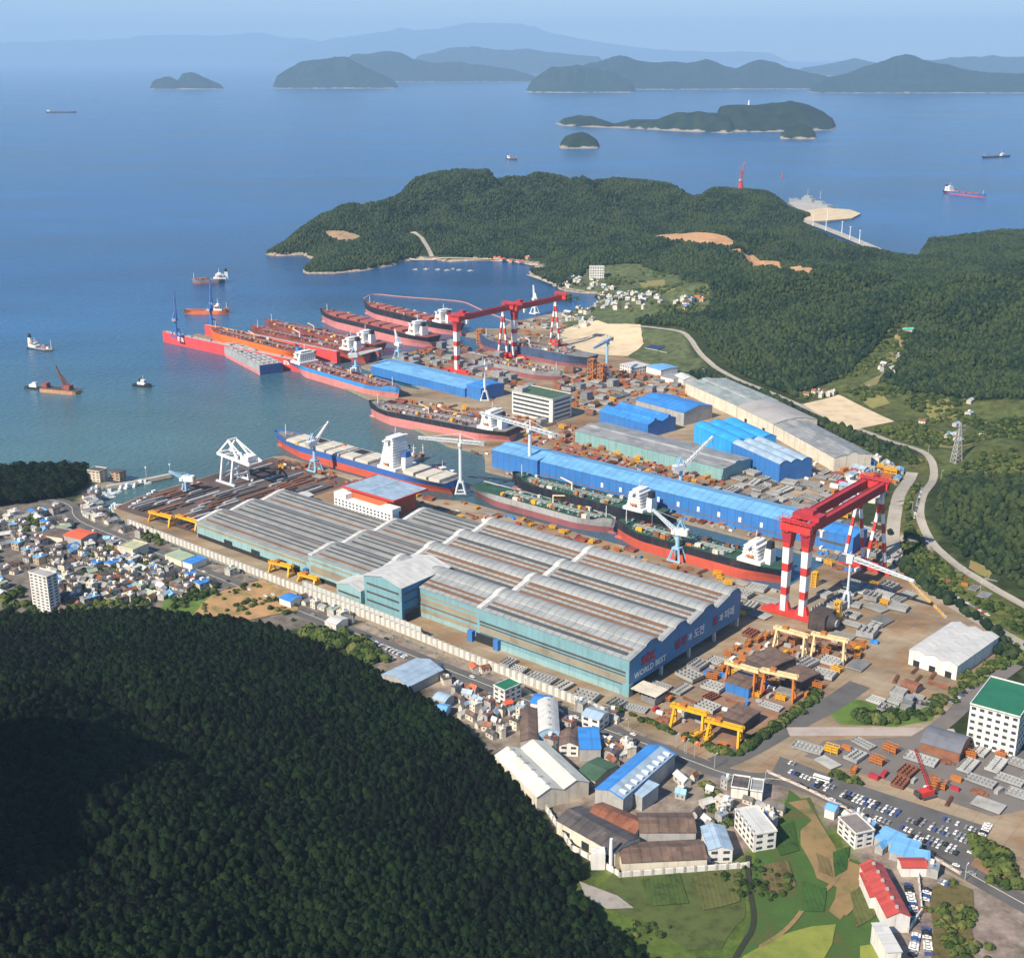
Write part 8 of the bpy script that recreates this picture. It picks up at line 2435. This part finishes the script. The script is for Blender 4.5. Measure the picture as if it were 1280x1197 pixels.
village([(836, 380), (870, 372), (882, 378), (850, 388)], 8, ['orange', 'white', 'brown', 'deep blue'], 'the clay lot', terr=True)
village([(560, 318), (600, 321), (660, 324), (664, 332), (600, 324)], 7, ['white', 'brown', 'orange'], 'the cove beach', terr=True, sc=(.9, 1.2))
village([(1005, 492), (1040, 488), (1042, 496), (1008, 500)], 9, ['rusty', 'white', 'brown'], 'the sports ground', terr=True, sc=(.5, .9))
village([(1140, 470), (1240, 470), (1240, 560), (1150, 540)], 12, ['white', 'rusty', 'silver', 'light blue'], 'the valley', terr=True, sc=(.6, 1.1))
village([(1092, 470), (1130, 430), (1136, 440), (1110, 480)], 6, ['white', 'brown'], 'the valley', terr=True, sc=(.6, 1.0))
village([(1050, 578), (1085, 572), (1135, 595), (1130, 625), (1100, 640), (1060, 640)], 22, ['white', 'white', 'silver', 'light blue', 'weathered grey'], 'the works offices', sc=(.8, 1.6), v1=.6)
VM = [mk(96, 667, 'the vivid orange roof'), mk(158, 680, 'the yellow green roofed hall'), mk(217, 697, 'the pale green hall'), mk(60, 755, 'the tall apartment tower'), mk(120, 740, 'the village trees'), mk(200, 740, 'the forest edge above the clay slope'),
      mk(280, 722, 'the clay slope'), mk(110, 635, 'the harbour bridge'), mk(635, 862, 'the house with green roof patch'), mk(560, 870, 'the silver vaulted hut'), mk(600, 905, 'the ivory warehouse'), mk(687, 900, 'the vaulted workshop'), mk(740, 925, 'the plain blue roof'),
      mk(790, 960, 'the blue and silver factory'), mk(870, 1000, 'the scrap yard'), mk(940, 1020, 'the white flats'), mk(925, 980, 'the grey roofed houses'), mk(1070, 1030, 'the grey roofed office'), mk(1130, 1070, 'the red roofs'),
      mk(1090, 600, 'the perimeter road offices'), mk(735, 350, 'the cove hotel'), mk(780, 375, 'the middle of the cove village'), mk(830, 380, 'the clay lot'), mk(720, 395, 'the cove quay'), mk(610, 324, 'the cove beach'), mk(1025, 495, 'the sports ground'),
      mk(1190, 500, 'the valley fields'), mk(1110, 455, 'the upper valley'), mk(20, 665, 'the left edge'), mk(400, 765, 'the white cottage'), mk(170, 715, 'the village centre')]
relabel(HOUSES, VM)
for p in HP.values(): p.done()
x_, y_, _z = P(737, 350)
building('cove_hotel', 'white five storey hotel standing above the cove village', 'hotel', (x_, y_, zg(x_, y_)), 0, 30, 16, 26, M_WWALL, M_GWALL, kind='flat', windows=(5, M_GLASS), parapet=M_WWALL)
F_('navy_cube', 'dark square building with a pale side in the cove village', (762, 388), (775, 390), (779, 386), 14, M_GWALL, M_RDARK, kind='flat')
# scrap and parts yard between the foundries and the main road
